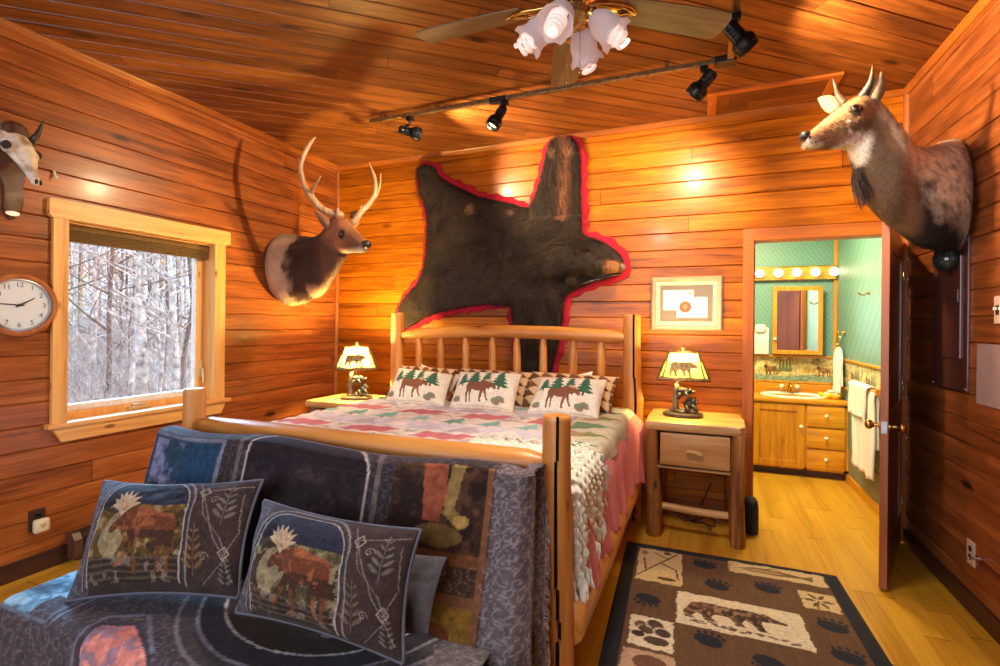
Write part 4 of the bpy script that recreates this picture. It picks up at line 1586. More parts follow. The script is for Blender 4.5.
off = r_ * np.sin(a) + 0.012 * np.maximum(0, d - r_ * PI / 2) / 0.1 + np.where(d > r_ * PI / 2, 0.010 * np.sin(x * 23) * (d - r_ * PI / 2) / 0.2, 0)
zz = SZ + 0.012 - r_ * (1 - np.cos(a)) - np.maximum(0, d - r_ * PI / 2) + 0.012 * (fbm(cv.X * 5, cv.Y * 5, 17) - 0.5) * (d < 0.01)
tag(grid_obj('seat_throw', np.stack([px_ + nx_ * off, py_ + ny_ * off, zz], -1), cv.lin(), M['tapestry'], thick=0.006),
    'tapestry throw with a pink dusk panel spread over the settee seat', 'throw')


# lodge cushions
def lodge(seed, warm):
    cv = Canvas(0.80, 0.48, 0.0036, (58, 46, 43))
    cv.mottle(0.06, 0.06, 0.16, seed)
    cv.rect(0, 0, 0.10, 0.48, (72, 68, 76))
    scroll(cv, 0.02, 0.03, 0.14, 0.46, (132, 126, 132), 0.07, 0.004, seed)
    # picture field with arched top, framed by double lines
    cx = 0.335
    pts = archline(cx, 0.225, 0.03, 0.455, 0.13)
    cv.line(archline(cx, 0.25, 0.02, 0.472, 0.145), 0.010, (120, 112, 112))
    cv.line(archline(cx, 0.243, 0.0, 0.468, 0.14), 0.006, (64, 56, 58))
    ins = cv.inside(pts)
    cv.put(ins, (30, 28, 36))
    n = fbm(cv.X * 12 + seed, cv.Y * 12, seed)
    n2 = fbm(cv.X * 36, cv.Y * 36, seed + 2)
    top = ins & (cv.Y > 0.30)
    cv.put(top & (n > 0.5), (44, 46, 62), 0.8)
    mid = ins & (cv.Y <= 0.33) & (cv.Y > 0.12)
    cv.put(mid, (56, 44, 30))
    cv.put(mid & (n > 0.5), (84, 66, 34) if warm else (76, 68, 50), 0.85)
    cv.put(mid & (n * 0.5 + n2 * 0.5 > 0.55), (118, 86, 36) if warm else (108, 94, 62), 0.75)
    cv.put(mid & (n2 > 0.62), (150, 140, 110), 0.6)
    low = ins & (cv.Y <= 0.125)
    cv.put(low, (46, 38, 32))
    cv.put(low & (np.sin(cv.Y * 260 + 4 * n) > 0.35), (92, 80, 66), 0.7)
    cv.put(low & (n2 > 0.60), (136, 124, 112), 0.6)
    k, mx, my = 0.29, 0.40, 0.185
    cv.ell(mx - 0.62 * k, my + 0.10 * k, 0.06, 0.085, (150, 136, 106), 0.7)
    body = cv.inside(sc(MOOSE, mx, my, k))
    cv.put(body, (98, 54, 34))
    cv.put(body & (cv.Y < my + 0.10 * k + 0.01), (62, 38, 32), 0.9)
    cv.put(body & (cv.Y < my - 0.09 * k), (96, 62, 40), 0.9)
    cv.put(body & (cv.Y > my + 0.34 * k) & (cv.X > mx - 0.2 * k), (138, 80, 50), 0.8)
    cv.put(body & (cv.X < mx - 0.40 * k) & (cv.Y > my + 0.0), (84, 50, 36), 0.9)
    cv.put(body & (n2 > 0.6), (168, 100, 62), 0.5)
    cv.poly(sc(ANTLER, mx - 0.01, my - 0.01, k), (188, 158, 124), 0.95)
    for q in ANTLER[2:18:2]:
        cv.line([(mx - 0.46 * k, my + 0.40 * k), (mx + q[0] * k, my + q[1] * k)], 0.0035, (140, 106, 82), 0.7)
    cv.line(pts, 0.005, (160, 148, 142))
    # right field: scroll leaves and lattice
    leafspray(cv, 0.615, 0.06, 0.19, (150, 112, 62) if warm else (128, 104, 84))
    leafspray(cv, 0.715, 0.26, 0.18, (132, 124, 120))
    leafspray(cv, 0.755, 0.02, 0.12, (140, 130, 126))
    for pp in (((0.60, 0.40), (0.655, 0.30), (0.70, 0.20), (0.745, 0.14), (0.78, 0.05)), ((0.60, 0.40), (0.64, 0.29), (0.72, 0.21), (0.76, 0.13), (0.66, 0.03)),
               ((0.79, 0.44), (0.70, 0.42), (0.60, 0.40), (0.565, 0.45)), ((0.745, 0.14), (0.785, 0.24), (0.77, 0.40))):
        cv.line(pp, 0.0042, (136, 122, 116), 0.8)
    for x, y in ((0.61, 0.395), (0.745, 0.15)):
        cv.line([(x - 0.02, y), (x, y + 0.026), (x + 0.02, y), (x, y - 0.026), (x - 0.02, y)], 0.005, (156, 142, 134), 0.9)
    for x, y in ((0.665, 0.13), (0.66, 0.36), (0.05, 0.09)):
        cv.line([(x + 0.022 * math.exp(-0.2 * t) * math.cos(t), y + 0.022 * math.exp(-0.2 * t) * math.sin(t)) for t in np.linspace(0, 8, 18)], 0.004, (140, 124, 112), 0.9)
    cv.mottle(0.008, 0.008, 0.22, seed + 9)
    return cv


q = [(-2.365, 1.345, 0.800), (-1.475, 1.385, 0.850), (-1.490, 1.19, 0.425), (-2.02, 1.03, 0.425)]
q = [at(104, 481, Y=1.29), at(263, 480, Y=1.36), at(239, 598, Y=1.22), at(67, 601, Y=1.045)]
o, rim = pillow('moose_pillow', *q, 0.20, 20, lodge(3, True), (84, 84, 94), 'dark tapestry moose pillow at the left end of the settee', 'pillow', 'tapestry moose pillows on the settee', mat=M['tapestry'], seed=21, ears=0.075)
piping(rim, 0.006, plain('slate_piping', (88, 88, 100), 0.85), o)
q = [at(264, 500, Y=1.28), at(421, 530, Y=1.24), at(404, 664, Y=1.13), at(236, 612, Y=1.13)]
o, rim = pillow('moose_pillow', *q, 0.20, 20, lodge(5, False), (84, 84, 94), 'dark tapestry moose pillow leaning in the middle of the settee before the plain grey pillow', 'pillow', 'tapestry moose pillows on the settee', mat=M['tapestry'], seed=27, ears=0.075)
piping(rim, 0.006, plain('slate_piping_mid', (88, 88, 100), 0.85), o)
cv = Canvas(0.5, 0.4, 0.01, (92, 88, 92))
cv.mottle(0.05, 0.05, 0.08, 3)
q = [at(330, 540, Y=1.36), at(447, 557, Y=1.33), at(428, 634, Y=1.24), at(320, 640, Y=1.24)]
o, rim = pillow('plain_pillow', *q, 0.10, 20, cv, (92, 88, 92), 'plain grey pillow tucked behind the middle moose pillow on the settee', 'pillow', mat=M['tapestry'], seed=33)


# ------------------------------------------------------------------ nightstands
def nightstand(x0, x1, yf, yb, zt, label, group, sd):
    o = thing('nightstand', label, 'nightstand', ((x0 + x1) / 2, (yf + yb) / 2, 0), group)
    mb = MB()
    n = 30
    pts = []
    for i in range(n):                                       # live-edge top outline
        t = i / n
        px = 4 * t
        e = 0.006 * math.sin(31 * t + sd)
        if px < 1:
            pts.append((x0 - 0.015 + (x1 - x0 + 0.03) * px, yf - 0.02 + e))
        elif px < 2:
            pts.append((x1 + 0.015 + e, yf - 0.02 + (yb - yf + 0.02) * (px - 1)))
        elif px < 3:
            pts.append((x1 + 0.015 - (x1 - x0 + 0.03) * (px - 2), yb))
        else:
            pts.append((x0 - 0.015 + e, yb - (yb - yf + 0.02) * (px - 3)))
    for zz, ins in ((zt - 0.055, 0.012), ):
        c = np.mean(np.array(pts), 0)
        def ring(k, z):
            return [(c[0] + (p[0] - c[0]) * k, c[1] + (p[1] - c[1]) * k, z) for p in pts]
        mb.loft([ring(0.965, zt - 0.058), ring(0.995, zt - 0.045), ring(1.0, zt - 0.025), ring(0.985, zt - 0.006), ring(0.955, zt)])
    mb.build('top', M['ns_x'], o, smooth=True, angle=40)
    for k, (x, y) in enumerate(((x0 + 0.035, yf + 0.035), (x1 - 0.035, yf + 0.035), (x0 + 0.035, yb - 0.05), (x1 - 0.035, yb - 0.05))):
        mb = MB()
        log(mb, (x, y, 0), (x, y, zt - 0.05), 0.050, 0.047, seg=24, n=24, seed=sd * 9 + k, wob=0.016)
        mb.build('leg', M['bark_z'], o, smooth=True, angle=50)
    zb, z1 = zt - 0.30, zt - 0.06
    mb = MB()
    mb.box((x0 + 0.045, yf + 0.03, zb), (x0 + 0.065, yb - 0.03, z1), 0.003)
    mb.build('side_panel', M['ns_y'], o)
    mb = MB()
    mb.box((x1 - 0.065, yf + 0.03, zb), (x1 - 0.045, yb - 0.03, z1), 0.003)
    mb.build('side_panel', M['ns_y'], o)
    MB().box((x0 + 0.05, yb - 0.045, zb), (x1 - 0.05, yb - 0.03, z1), 0.003).build('back_panel', M['ns_x'], o)
    MB().box((x0 + 0.06, yf + 0.012, zb - 0.012), (x1 - 0.06, yb - 0.03, zb + 0.004), 0.004).build('bottom_panel', M['ns_x'], o)
    d = MB().box((x0 + 0.082, yf - 0.004, zb + 0.014), (x1 - 0.082, yf + 0.018, z1 - 0.012), 0.012).build('drawer', M['ns_x'], o, smooth=True, angle=40)
    xm, zm = (x0 + x1) / 2, (zb + z1) / 2 - 0.005
    mb = MB()
    log(mb, (xm - 0.048, yf - 0.028, zm), (xm + 0.048, yf - 0.028, zm), 0.017, seg=14, n=8, seed=sd)
    mb.tube([(xm, yf - 0.028, zm), (xm, yf, zm)], 0.007, 8)
    mb.build('handle', M['ns_x'], d, smooth=True, angle=50)
    for yy, zz in ((yf + 0.055, 0.185),):
        mb = MB()
        log(mb, (x0 + 0.05, yy, zz), (x1 - 0.05, yy, zz), 0.024, seg=16, n=12, seed=sd + 4, point0=0.03, point1=0.03)
        mb.build('stretcher', M['ns_x'], o, smooth=True, angle=50)
    for xx in (x0 + 0.035, x1 - 0.035):
        mb = MB()
        log(mb, (xx, yf + 0.05, 0.22), (xx, yb - 0.06, 0.22), 0.024, seg=16, n=12, seed=sd + 5)
        mb.build('stretcher', M['ns_y'], o, smooth=True, angle=50)
    return o


ng = 'log nightstands beside the bed'
nightstand(-0.325, 0.262, 3.455, 3.985, 0.765, 'rustic log nightstand with one drawer between the bed and the doorway', ng, 2)
nightstand(-3.06, -2.54, 3.29, 3.78, 0.742, 'rustic log nightstand in the room corner left of the bed', ng, 5)


# ------------------------------------------------------------------ bear lamps
def lamp(cx, cy, z0, rot, label, group, sd, power):
    o = thing('bear_lamp', label, 'lamp', (cx, cy, z0), group)
    ca, sa = math.cos(rot), math.sin(rot)

    def w(x, y, z):
        return np.array([cx + ca * x - sa * y, cy + sa * x + ca * y, z0 + z])
    mb = MB()
    rings = []
    for (k, z) in ((0.90, 0.0), (1.0, 0.006), (1.0, 0.020), (0.93, 0.028)):
        rings.append([w(0.135 * k * math.cos(a), 0.095 * k * math.sin(a), z) for a in np.linspace(0, 2 * PI, 32, endpoint=False)])
    mb.loft(rings)
    mb.build('base', plain('lamp_base_resin', (74, 62, 46), 0.5, var=0.2), o, smooth=True, angle=40)
    st = plain('weathered_stone_resin', (116, 100, 78), 0.6, var=0.35, scale=22, bumps=0.5)
    mb = MB()
    rg = random.Random(sd)
    for i in range(13):
        a = rg.uniform(0, 2 * PI)
        r = rg.uniform(0.02, 0.085)
        mb.ell(w(r * math.cos(a), r * 0.7 * math.sin(a), 0.034 + rg.uniform(0, 0.012)), (rg.uniform(0.02, 0.038), rg.uniform(0.018, 0.03), rg.uniform(0.012, 0.024)), 9, 6)
    mb.build('rocks', st, o, smooth=True)
    tk = plain('tree_trunk_resin', (104, 92, 76), 0.6, var=0.3, scale=30, bumps=0.5)
    mb = MB()
    mb.tube([w(-0.050, 0.0, 0.02), w(-0.046, 0.0, 0.07), w(-0.050, 0.0, 0.13), w(-0.044, 0.0, 0.19), w(-0.038, 0, 0.225)], [0.030, 0.022, 0.020, 0.018, 0.015], 12)
    mb.tube([w(-0.046, 0, 0.20), w(-0.030, 0, 0.235), w(-0.005, 0, 0.246)], [0.012, 0.010, 0.008], 8)
    mb.tube([w(-0.048, 0, 0.135), w(-0.005, -0.006, 0.150), w(0.05, -0.012, 0.170), (w(0.085, -0.012, 0.176))], [0.014, 0.012, 0.010, 0.006], 8)
    mb.tube([w(-0.05, 0, 0.09), w(-0.075, 0.005, 0.115)], [0.010, 0.006], 8)
    mb.build('trunk', tk, o, smooth=True)
    bk = plain('black_bear_resin', (34, 34, 38), 0.45, var=0.25, scale=40, bumps=0.3)
    mb = MB()                                                # cub lying over the branch
    mb.ell(w(0.000, -0.012, 0.176), (0.040, 0.024, 0.026), M=np.array([[ca, -sa, 0], [sa, ca, 0], [0, 0, 1]]))
    mb.ell(w(0.042, -0.020, 0.176), (0.022, 0.020, 0.021))
    mb.ell(w(0.062, -0.026, 0.171), (0.011, 0.009, 0.009))
    for dy in (-0.012, 0.012):
        mb.ell(w(0.036, -0.018 + dy, 0.197), (0.006, 0.005, 0.007), 8, 5)
    mb.tube([w(0.015, -0.03, 0.172), w(0.03, -0.038, 0.140), w(0.034, -0.04, 0.125)], [0.011, 0.009, 0.010], 8)
    mb.tube([w(-0.02, -0.03, 0.168), w(-0.028, -0.036, 0.135), w(-0.026, -0.036, 0.122)], [0.012, 0.010, 0.010], 8)
    mb.build('climbing_cub', bk, o, smooth=True)
    mb = MB()                                                # bear sitting on the rocks
    mb.ell(w(0.045, -0.015, 0.085), (0.044, 0.034, 0.038))
    mb.ell(w(0.066, -0.022, 0.108), (0.026, 0.024, 0.026))
    mb.ell(w(0.088, -0.030, 0.102), (0.013, 0.011, 0.010))
    for dx in (0.052, 0.078):
        mb.ell(w(dx, -0.016, 0.132), (0.008, 0.005, 0.010), 8, 5)
    mb.tube([w(0.06, -0.035, 0.085), w(0.085, -0.05, 0.06), w(0.095, -0.052, 0.046)], [0.015, 0.012, 0.013], 8)
    mb.tube([w(0.02, -0.035, 0.08), w(0.03, -0.055, 0.055), w(0.045, -0.06, 0.046)], [0.016, 0.014, 0.014], 8)
    mb.build('sitting_bear', bk, o, smooth=True)
    mb = MB()
    mb.tube([w(0, 0, 0.20), w(0, 0, 0.265), w(0, 0, 0.28)], [0.006, 0.006, 0.016], 12)
    mb.build('stem', M['brass'], o, smooth=True)
    # four-sided shade of mica panes in a bronze frame
    zb, zt = 0.262, 0.448
    B = [(-0.168, -0.128), (0.168, -0.128), (0.168, 0.128), (-0.168, 0.128)]
    T = [(-0.092, -0.070), (0.092, -0.070), (0.092, 0.070), (-0.092, 0.070)]
    sh = MB()
    for i in range(4):
        j = (i + 1) % 4
        sh.add([w(*B[i], zb), w(*B[j], zb), w(*T[j], zt), w(*T[i], zt)], [(0, 1, 2, 3)])
    shade = sh.build('lamp_shade', M['mica'], o)
    mb = MB()
    for i in range(4):
        j = (i + 1) % 4
        mb.tube([w(*B[i], zb), w(*B[j], zb)], 0.0065, 8)
        mb.tube([w(*T[i], zt), w(*T[j], zt)], 0.0055, 8)
        mb.tube([w(*B[i], zb), w(*T[i], zt)], 0.0055, 8)
        mb.tube([w(*T[i], zt), w(0, 0, zt + 0.002)], 0.003, 6)
    mb.build('shade_frame', M['bronze'], shade, smooth=True)
    mb = MB()
    for i in range(4):
        j = (i + 1) % 4
        b0, b1, t0, t1 = w(*B[i], zb), w(*B[j], zb), w(*T[i], zt), w(*T[j], zt)
        mid = (b0 + b1) / 2
        ax = (b1 - b0) / np.linalg.norm(b1 - b0)
        up = (t0 + t1) / 2 - mid
        hh = np.linalg.norm(up)
        up /= hh
        out = np.cross(ax, up)
        wd = np.linalg.norm(b1 - b0)
        k = 0.62 * wd if wd > 0.3 else 0.68 * wd
        mb.prism(sc(BEARP, 0.0, 0.078, k * 0.82, sd % 2 == 1), mid + out * 0.003, ax, up, 0, 0.002)
        mb.prism([(-wd * 0.49, 0), (wd * 0.49, 0), (wd * 0.46, 0.022), (wd * 0.3, 0.016), (wd * 0.1, 0.024), (-wd * 0.15, 0.014), (-wd * 0.46, 0.026)], mid + out * 0.003, ax, up, 0, 0.002)
        for s in (-1, 1):
            mb.tube([mid + out * 0.004 + ax * s * wd * 0.40 + up * 0.01, mid + out * 0.004 + ax * s * wd * 0.335 + up * hh * 0.5, mid + out * 0.004 + ax * s * wd * 0.285 + up * hh * 0.98], [0.006, 0.005, 0.004], 6)
            for q in range(4):
                a = mid + out * 0.004 + ax * s * wd * (0.36 - 0.02 * q) + up * hh * (0.35 + 0.16 * q)
                mb.tube([a, a - ax * s * wd * (0.12 + 0.03 * (q % 2)) + up * (0.012 if q % 2 else -0.008)], [0.003, 0.0015], 5)
    mb.build('cutout_scene', M['bronze'], shade)
    MB().lathe([(0.004, 0), (0.012, 0.006), (0.007, 0.014), (0.011, 0.022), (0.014, 0.032), (0.008, 0.042), (0.002, 0.046)], w(0, 0, zt), seg=14).build('finial', M['bronze'], o, smooth=True)
    MB().ell(w(0, 0, 0.385), (0.026, 0.026, 0.034)).build('bulb', M['bulb'], o, smooth=True)
    light('bear_lamp_glow', 'POINT', w(0, 0, 0.412), power, (1.0, 0.70, 0.20), size=0.045)
    return o


M['mica'] = glowglass('mica_shade', (236, 200, 108), 0.05, 0.75)
m = plain('warm_bulb', (255, 236, 190), 0.4, emit=9)
M['bulb'] = m
lg = 'black bear lamps on the nightstands'
lamp(-0.112, 3.71, 0.765, 0.05, 'lit bear lamp with mica shade on the nightstand by the doorway', lg, 2, 70)
lamp(-2.735, 3.50, 0.742, 0.62, 'lit bear lamp with mica shade on the corner nightstand left of the bed', lg, 4, 300)

# ------------------------------------------------------------------ animals
def fuse(mb, voxel, smooth=6, sub=0):
    """welds the shapes of mb into one continuous skin; returns points, faces, normals"""
    me = bpy.data.meshes.new('tmp')
    me.from_pydata(mb.v, [], mb.f)
    o = bpy.data.objects.new('tmp', me)
    COL.objects.link(o)
    r = o.modifiers.new('r', 'REMESH')
    r.mode = 'VOXEL'
    r.voxel_size = voxel
    s_ = o.modifiers.new('s', 'SMOOTH')
    s_.iterations = smooth
    s_.factor = 0.5
    dg = bpy.context.evaluated_depsgraph_get()
    ev = bpy.data.meshes.new_from_object(o.evaluated_get(dg))
    n = len(ev.vertices)
    co = np.zeros(n * 3)
    ev.vertices.foreach_get('co', co)
    no = np.zeros(n * 3)
    ev.vertices.foreach_get('normal', no)
    fs = [tuple(p.vertices) for p in ev.polygons]
    bpy.data.objects.remove(o)
    bpy.data.meshes.remove(me)
    bpy.data.meshes.remove(ev)
    return co.reshape(-1, 3), fs, no.reshape(-1, 3)


def hide(name, co, fs, no, colf, mat, parent, nfur=0, ln=0.03, flow=None, wid=0.0022, stand=0.35, jit=0.25, seed=1, lnf=None, ymax=None):
    """one skin mesh with short hair strands on it, coloured by place"""
    r = np.random.RandomState(seed)
    cols = colf(co)
    V, F, C = [co], list(fs), [cols]
    sm = [True] * len(fs)
    if nfur:
        quads = np.array([f if len(f) == 4 else (f[0], f[1], f[2], f[2]) for f in fs])
        a = np.linalg.norm(np.cross(co[quads[:, 2]] - co[quads[:, 0]], co[quads[:, 3]] - co[quads[:, 1]]), axis=1) + 1e-12
        pick = r.choice(len(quads), nfur, p=a / a.sum())
        u, v = r.rand(nfur, 1), r.rand(nfur, 1)
        q = quads[pick]
        P = (co[q[:, 0]] * (1 - u) + co[q[:, 1]] * u) * (1 - v) + (co[q[:, 3]] * (1 - u) + co[q[:, 2]] * u) * v
        Nn = no[q[:, 0]]
        D = np.array(flow(P), float)
        D = D - Nn * (D * Nn).sum(1, keepdims=True)
        D /= np.linalg.norm(D, axis=1, keepdims=True) + 1e-9
        D = D + Nn * stand + r.normal(0, 0.22, D.shape)
        D /= np.linalg.norm(D, axis=1, keepdims=True) + 1e-9
        Sd = np.cross(D, Nn)
        Sd /= np.linalg.norm(Sd, axis=1, keepdims=True) + 1e-9
        L_ = ln * r.uniform(0.6, 1.3, (nfur, 1))
        if lnf is not None:
            L_ = L_ * lnf(P)[:, None]
        b = len(co)
        mid = P + D * L_ * 0.55 + Nn * 0.001
        tip = P + D * L_ - Nn * L_ * 0.10
        blades = np.stack([P - Sd * wid, P + Sd * wid, mid + Sd * wid * 0.7, tip, mid - Sd * wid * 0.7], 1)
        V.append(blades.reshape(-1, 3))
        for i in range(nfur):
            k = b + 5 * i
            F.append((k, k + 1, k + 2, k + 4))
            F.append((k + 4, k + 2, k + 3))
        c = colf(P) * (1 + r.uniform(-jit, jit, (nfur, 1)))
        C.append(np.repeat(c, 5, axis=0))
    Vv = np.concatenate(V)
    if ymax is not None:
        Vv[:, 1] = np.minimum(Vv[:, 1], ymax)
    off = np.array(WL.get(parent.name, (0, 0, 0))) if parent is not None else np.zeros(3)
    me = bpy.data.meshes.new(name)
    me.from_pydata((Vv - off).tolist(), [], F)
    me.materials.append(mat)
    me.polygons.foreach_set('use_smooth', [True] * len(me.polygons))
    o = bpy.data.objects.new(name, me)
    colour_verts(o, np.concatenate(C))
    return link(o, parent)


def skin_at(co, u, v, out=0.0):
    """point of a skin that shows at a photograph point, moved out towards the viewer"""
    q = (co - np.array([0, 0, CH])) @ RM.T
    pu, pv = 500 + CF * q[:, 0] / q[:, 2], CY + CF * q[:, 1] / q[:, 2]
    m = np.hypot(pu - u, pv - v) < 2.5
    i = np.where(m)[0]
    if not len(i):
        i = np.argsort(np.hypot(pu - u, pv - v))[:5]
    k = i[np.argmin(q[i, 2])]
    d = np.array([0, 0, CH]) - co[k]
    return co[k] + d / np.linalg.norm(d) * out


def srgb(*c):
    return lin(np.array(c) / 255.0)


def mixc(a, b, t):
    t = np.clip(t, 0, 1)[:, None]
    return a * (1 - t) + b * t


def bust_ring(top, bot, hw, lat, n=22, pw=1.0):
    c = (top + bot) / 2
    h = (top - bot) / 2
    return [c + h * math.cos(a) + lat * hw * (abs(math.sin(a)) ** pw) * (1 if math.sin(a) >= 0 else -1) for a in np.arange(n) * 2 * PI / n]


def interp_rings(rings, k=3):
    R = [np.array(r) for r in rings]
    out = []
    for i in range(len(R) - 1):
        p0, p1, p2, p3 = R[max(i - 1, 0)], R[i], R[i + 1], R[min(i + 2, len(R) - 1)]
        for j in range(k):
            t = j / k
            out.append(0.5 * ((2 * p1) + (-p0 + p2) * t + (2 * p0 - 5 * p1 + 4 * p2 - p3) * t * t + (-p0 + 3 * p1 - 3 * p2 + p3) * t ** 3))
    out.append(R[-1])
    return [list(r) for r in out]


def ear(name, base, tip, side, w, mat, inner, parent):
    """leaf-shaped cupped ear"""
    base, tip, side = np.array(base, float), np.array(tip, float), np.array(side, float)
    ax = tip - base
    nrm = np.cross(ax, side)
    nrm /= np.linalg.norm(nrm)
    side = side / np.linalg.norm(side)
    def surf(dz, k):
        rings = []
        for t in np.linspace(0, 1, 12):
            ww = w * k * (math.sin(PI * min(1, t * 0.92 + 0.10)) ** 0.75) * (1 - 0.2 * t) + 0.002
            row = []
            for s in np.linspace(-1, 1, 9):
                row.append(base + ax * t + side * ww * s + nrm * (dz - 0.55 * ww * (1 - s * s) * (1 - 0.6 * t)))
            rings.append(row)
        return rings
    mb = MB()
    A, B = surf(0, 1), surf(-0.006, 1)
    mb.loft([a + b[::-1] for a, b in zip(A, B)])
    o = mb.build(name, mat, parent, smooth=True)
    mb = MB()
    mb.grid(np.array(surf(0.0035, 0.72))[1:-1])
    mb.build('inner_ear', inner, o, smooth=True)
    return o


def eye(c, r, parent, nm='eye'):
    return MB().ell(c, r, 14, 9).build(nm, M['eye'], parent, smooth=True)


M['eye'] = plain('glass_eye', (18, 12, 10), 0.08, coat=1.0)
M['nose'] = plain('dark_nose', (38, 30, 30), 0.35, bumps=0.2)
M['antler'] = timber('antler', 2, [(0.2, (110, 74, 48)), (0.5, (172, 134, 98)), (0.8, (216, 190, 156))], rough=0.5, scale=22, knots=False)
M['horn'] = plain('dark_horn', (52, 44, 40), 0.35, var=0.3)
M['ear_b'] = plain('brown_ear', (120, 84, 60), 0.85, bumps=0.3)
M['ear_g'] = plain('grey_ear', (112, 94, 76), 0.85, bumps=0.3)
M['ear_in'] = plain('pale_inner_ear', (164, 140, 120), 0.85, bumps=0.3)

# elk bust
elk = thing('elk_mount', 'mounted elk head with antlers on the left wall beside the corner', 'animal mount', (XL, 3.36, 1.87))
lat = np.array([0.32, 0.95, 0])
wall = [np.array([XL + 0.004, 3.36, 1.87]) + np.array([0, 0.235 * math.sin(a) * 1.0, 0.30 * math.cos(a)]) for a in np.arange(22) * 2 * PI / 22]
T = lambda p, y: at(p[0], p[1], Y=y)
R = [wall]
for (tp, bt_, y, hw, la) in (((290, 234), (293, 306), 3.32, 0.235, (0.05, 1, 0)), ((303, 236), (308, 299), 3.28, 0.180, (0.1, 1, 0)), ((315, 237), (320, 293), 3.21, 0.120, (0.25, 0.97, 0)),
                             ((325, 231), (333, 276), 3.15, 0.090, (0.3, 0.95, 0)), ((332, 222), (344, 257), 3.11, 0.075, (0.32, 0.95, 0))):
    R.append(bust_ring(T(tp, y), T(bt_, y), hw, np.array(la)))
mb = MB()
mb.loft(interp_rings(R, 3))
H = []
for (tp, bt_, y, hw) in (((331, 220), (337, 248), 3.14, 0.05), ((337, 216.5), (343, 253), 3.10, 0.080), ((345, 219), (348.5, 253), 3.06, 0.080), ((353, 228), (353.5, 252.5), 3.02, 0.062), ((359.5, 235.5), (359, 253), 2.985, 0.050), ((364, 239.5), (363, 252.5), 2.96, 0.046), ((366.5, 242.5), (365.5, 250), 2.945, 0.032)):
    H.append(bust_ring(T(tp, y), T(bt_, y), hw, lat, pw=0.85))
mb.loft(interp_rings(H, 3))
for q_, r_ in (((341, 228), 0.030), ((343.5, 229), 0.026)):
    mb.ell(T(q_, 3.015), (r_, r_, r_ * 0.6), 10, 7)
co, fs, no = fuse(mb, 0.011, 5)
nose_p = T((366, 245), 2.95)
poll_p = T((330, 222), 3.12)
hd = (nose_p - poll_p) / np.linalg.norm(nose_p - poll_p)


EYE_E = skin_at(co, 340, 232.5)


def elkcol(P):
    x = P[:, 0]
    s = (P - poll_p) @ hd
    n = fbm(P[:, 1] * 14 + P[:, 0] * 9, P[:, 2] * 14, 4)
    c = mixc(srgb(188, 156, 126), srgb(74, 50, 38), (x + (n - 0.5) * 0.22 - (-3.17)) / 0.07)
    c = mixc(c, srgb(62, 48, 40), np.clip((2.17 - P[:, 2]) * -8 + 0.6, 0, 1) * (x < -2.9) * 0.6)
    c = mixc(c, srgb(96, 60, 40), (x + 2.86) / 0.1)
    dax = np.linalg.norm((P - poll_p) - np.outer(s, hd), axis=1)
    onh = np.clip((s - 0.02 + (n - 0.5) * 0.10) / 0.10, 0, 1) * np.clip((0.175 - dax) / 0.04, 0, 1)
    c = mixc(c, srgb(166, 108, 70), onh)
    c = mixc(c, srgb(112, 74, 52), onh * np.clip((0.24 - s) / 0.1, 0, 1) * np.clip((2.12 - 0.35 * s - P[:, 2]) / 0.05, 0, 1) * 0.8)
    lowj = np.clip(((nose_p[2] - 0.005) - P[:, 2]) / 0.02, 0, 1) * np.clip((s - 0.26) / 0.05, 0, 1)
    c = mixc(c, srgb(226, 204, 178), lowj)
    e1 = np.linalg.norm(P - EYE_E, axis=1)
    c = mixc(c, srgb(70, 44, 32), (0.045 - e1) / 0.015)
    c = mixc(c, srgb(78, 52, 40), onh * np.clip((s - 0.30) / 0.08, 0, 1) * 0.5)
    c = mixc(c, srgb(196, 150, 112), np.clip((1.73 - P[:, 2]) / 0.06, 0, 1) * (x > -2.95))
    return c * (0.8 + 0.4 * n)[:, None]


hide('body', co, fs, no, elkcol, M['fur'], elk, nfur=42000, ln=0.028, flow=lambda P: np.stack([-0.6 - 0 * P[:, 0], 0 * P[:, 0], -1 + 0 * P[:, 0]], 1), wid=0.0016, stand=0.25, seed=2,
     lnf=lambda P: 0.45 + 1.3 * ((P[:, 0] > -3.15) & (P[:, 0] < -2.76) & (P[:, 2] < 2.0)))
up_h = np.cross(hd, lat)
if up_h[2] < 0:
    up_h = -up_h
eye(skin_at(co, 340, 232.5, -0.004), 0.017, elk)
MB().ell(nose_p + hd * 0.004 + np.array([0, 0, 0.006]), (0.036, 0.040, 0.030)).build('nose', M['nose'], elk, smooth=True)
mb = MB()
mb.tube([skin_at(co, 365.5, 248.5, 0.0), skin_at(co, 360, 249, 0.0), skin_at(co, 353, 247.5, 0.0)], [0.004, 0.005, 0.003], 6)
mb.build('mouth', M['nose'], elk, smooth=True)
ear('ear', T((332, 229), 3.06), T((314.5, 211), 2.92), (0.55, -0.4, 0.75), 0.050, M['ear_b'], M['ear_in'], elk)
ear('ear', T((351, 216), 3.20), T((362, 213), 3.34), (-0.4, 0.3, 0.8), 0.042, M['ear_b'], M['ear_in'], elk)


def horn_path(pts, n=5):
    P = [np.array(p, float) for p in pts]
    out = []
    for i in range(len(P) - 1):
        p0, p1, p2, p3 = P[max(i - 1, 0)], P[i], P[i + 1], P[min(i + 2, len(P) - 1)]
        for j in range(n):
            t = j / n
            out.append(0.5 * ((2 * p1) + (-p0 + p2) * t + (2 * p0 - 5 * p1 + 4 * p2 - p3) * t * t + (-p0 + 3 * p1 - 3 * p2 + p3) * t ** 3))
    out.append(P[-1])
    return out


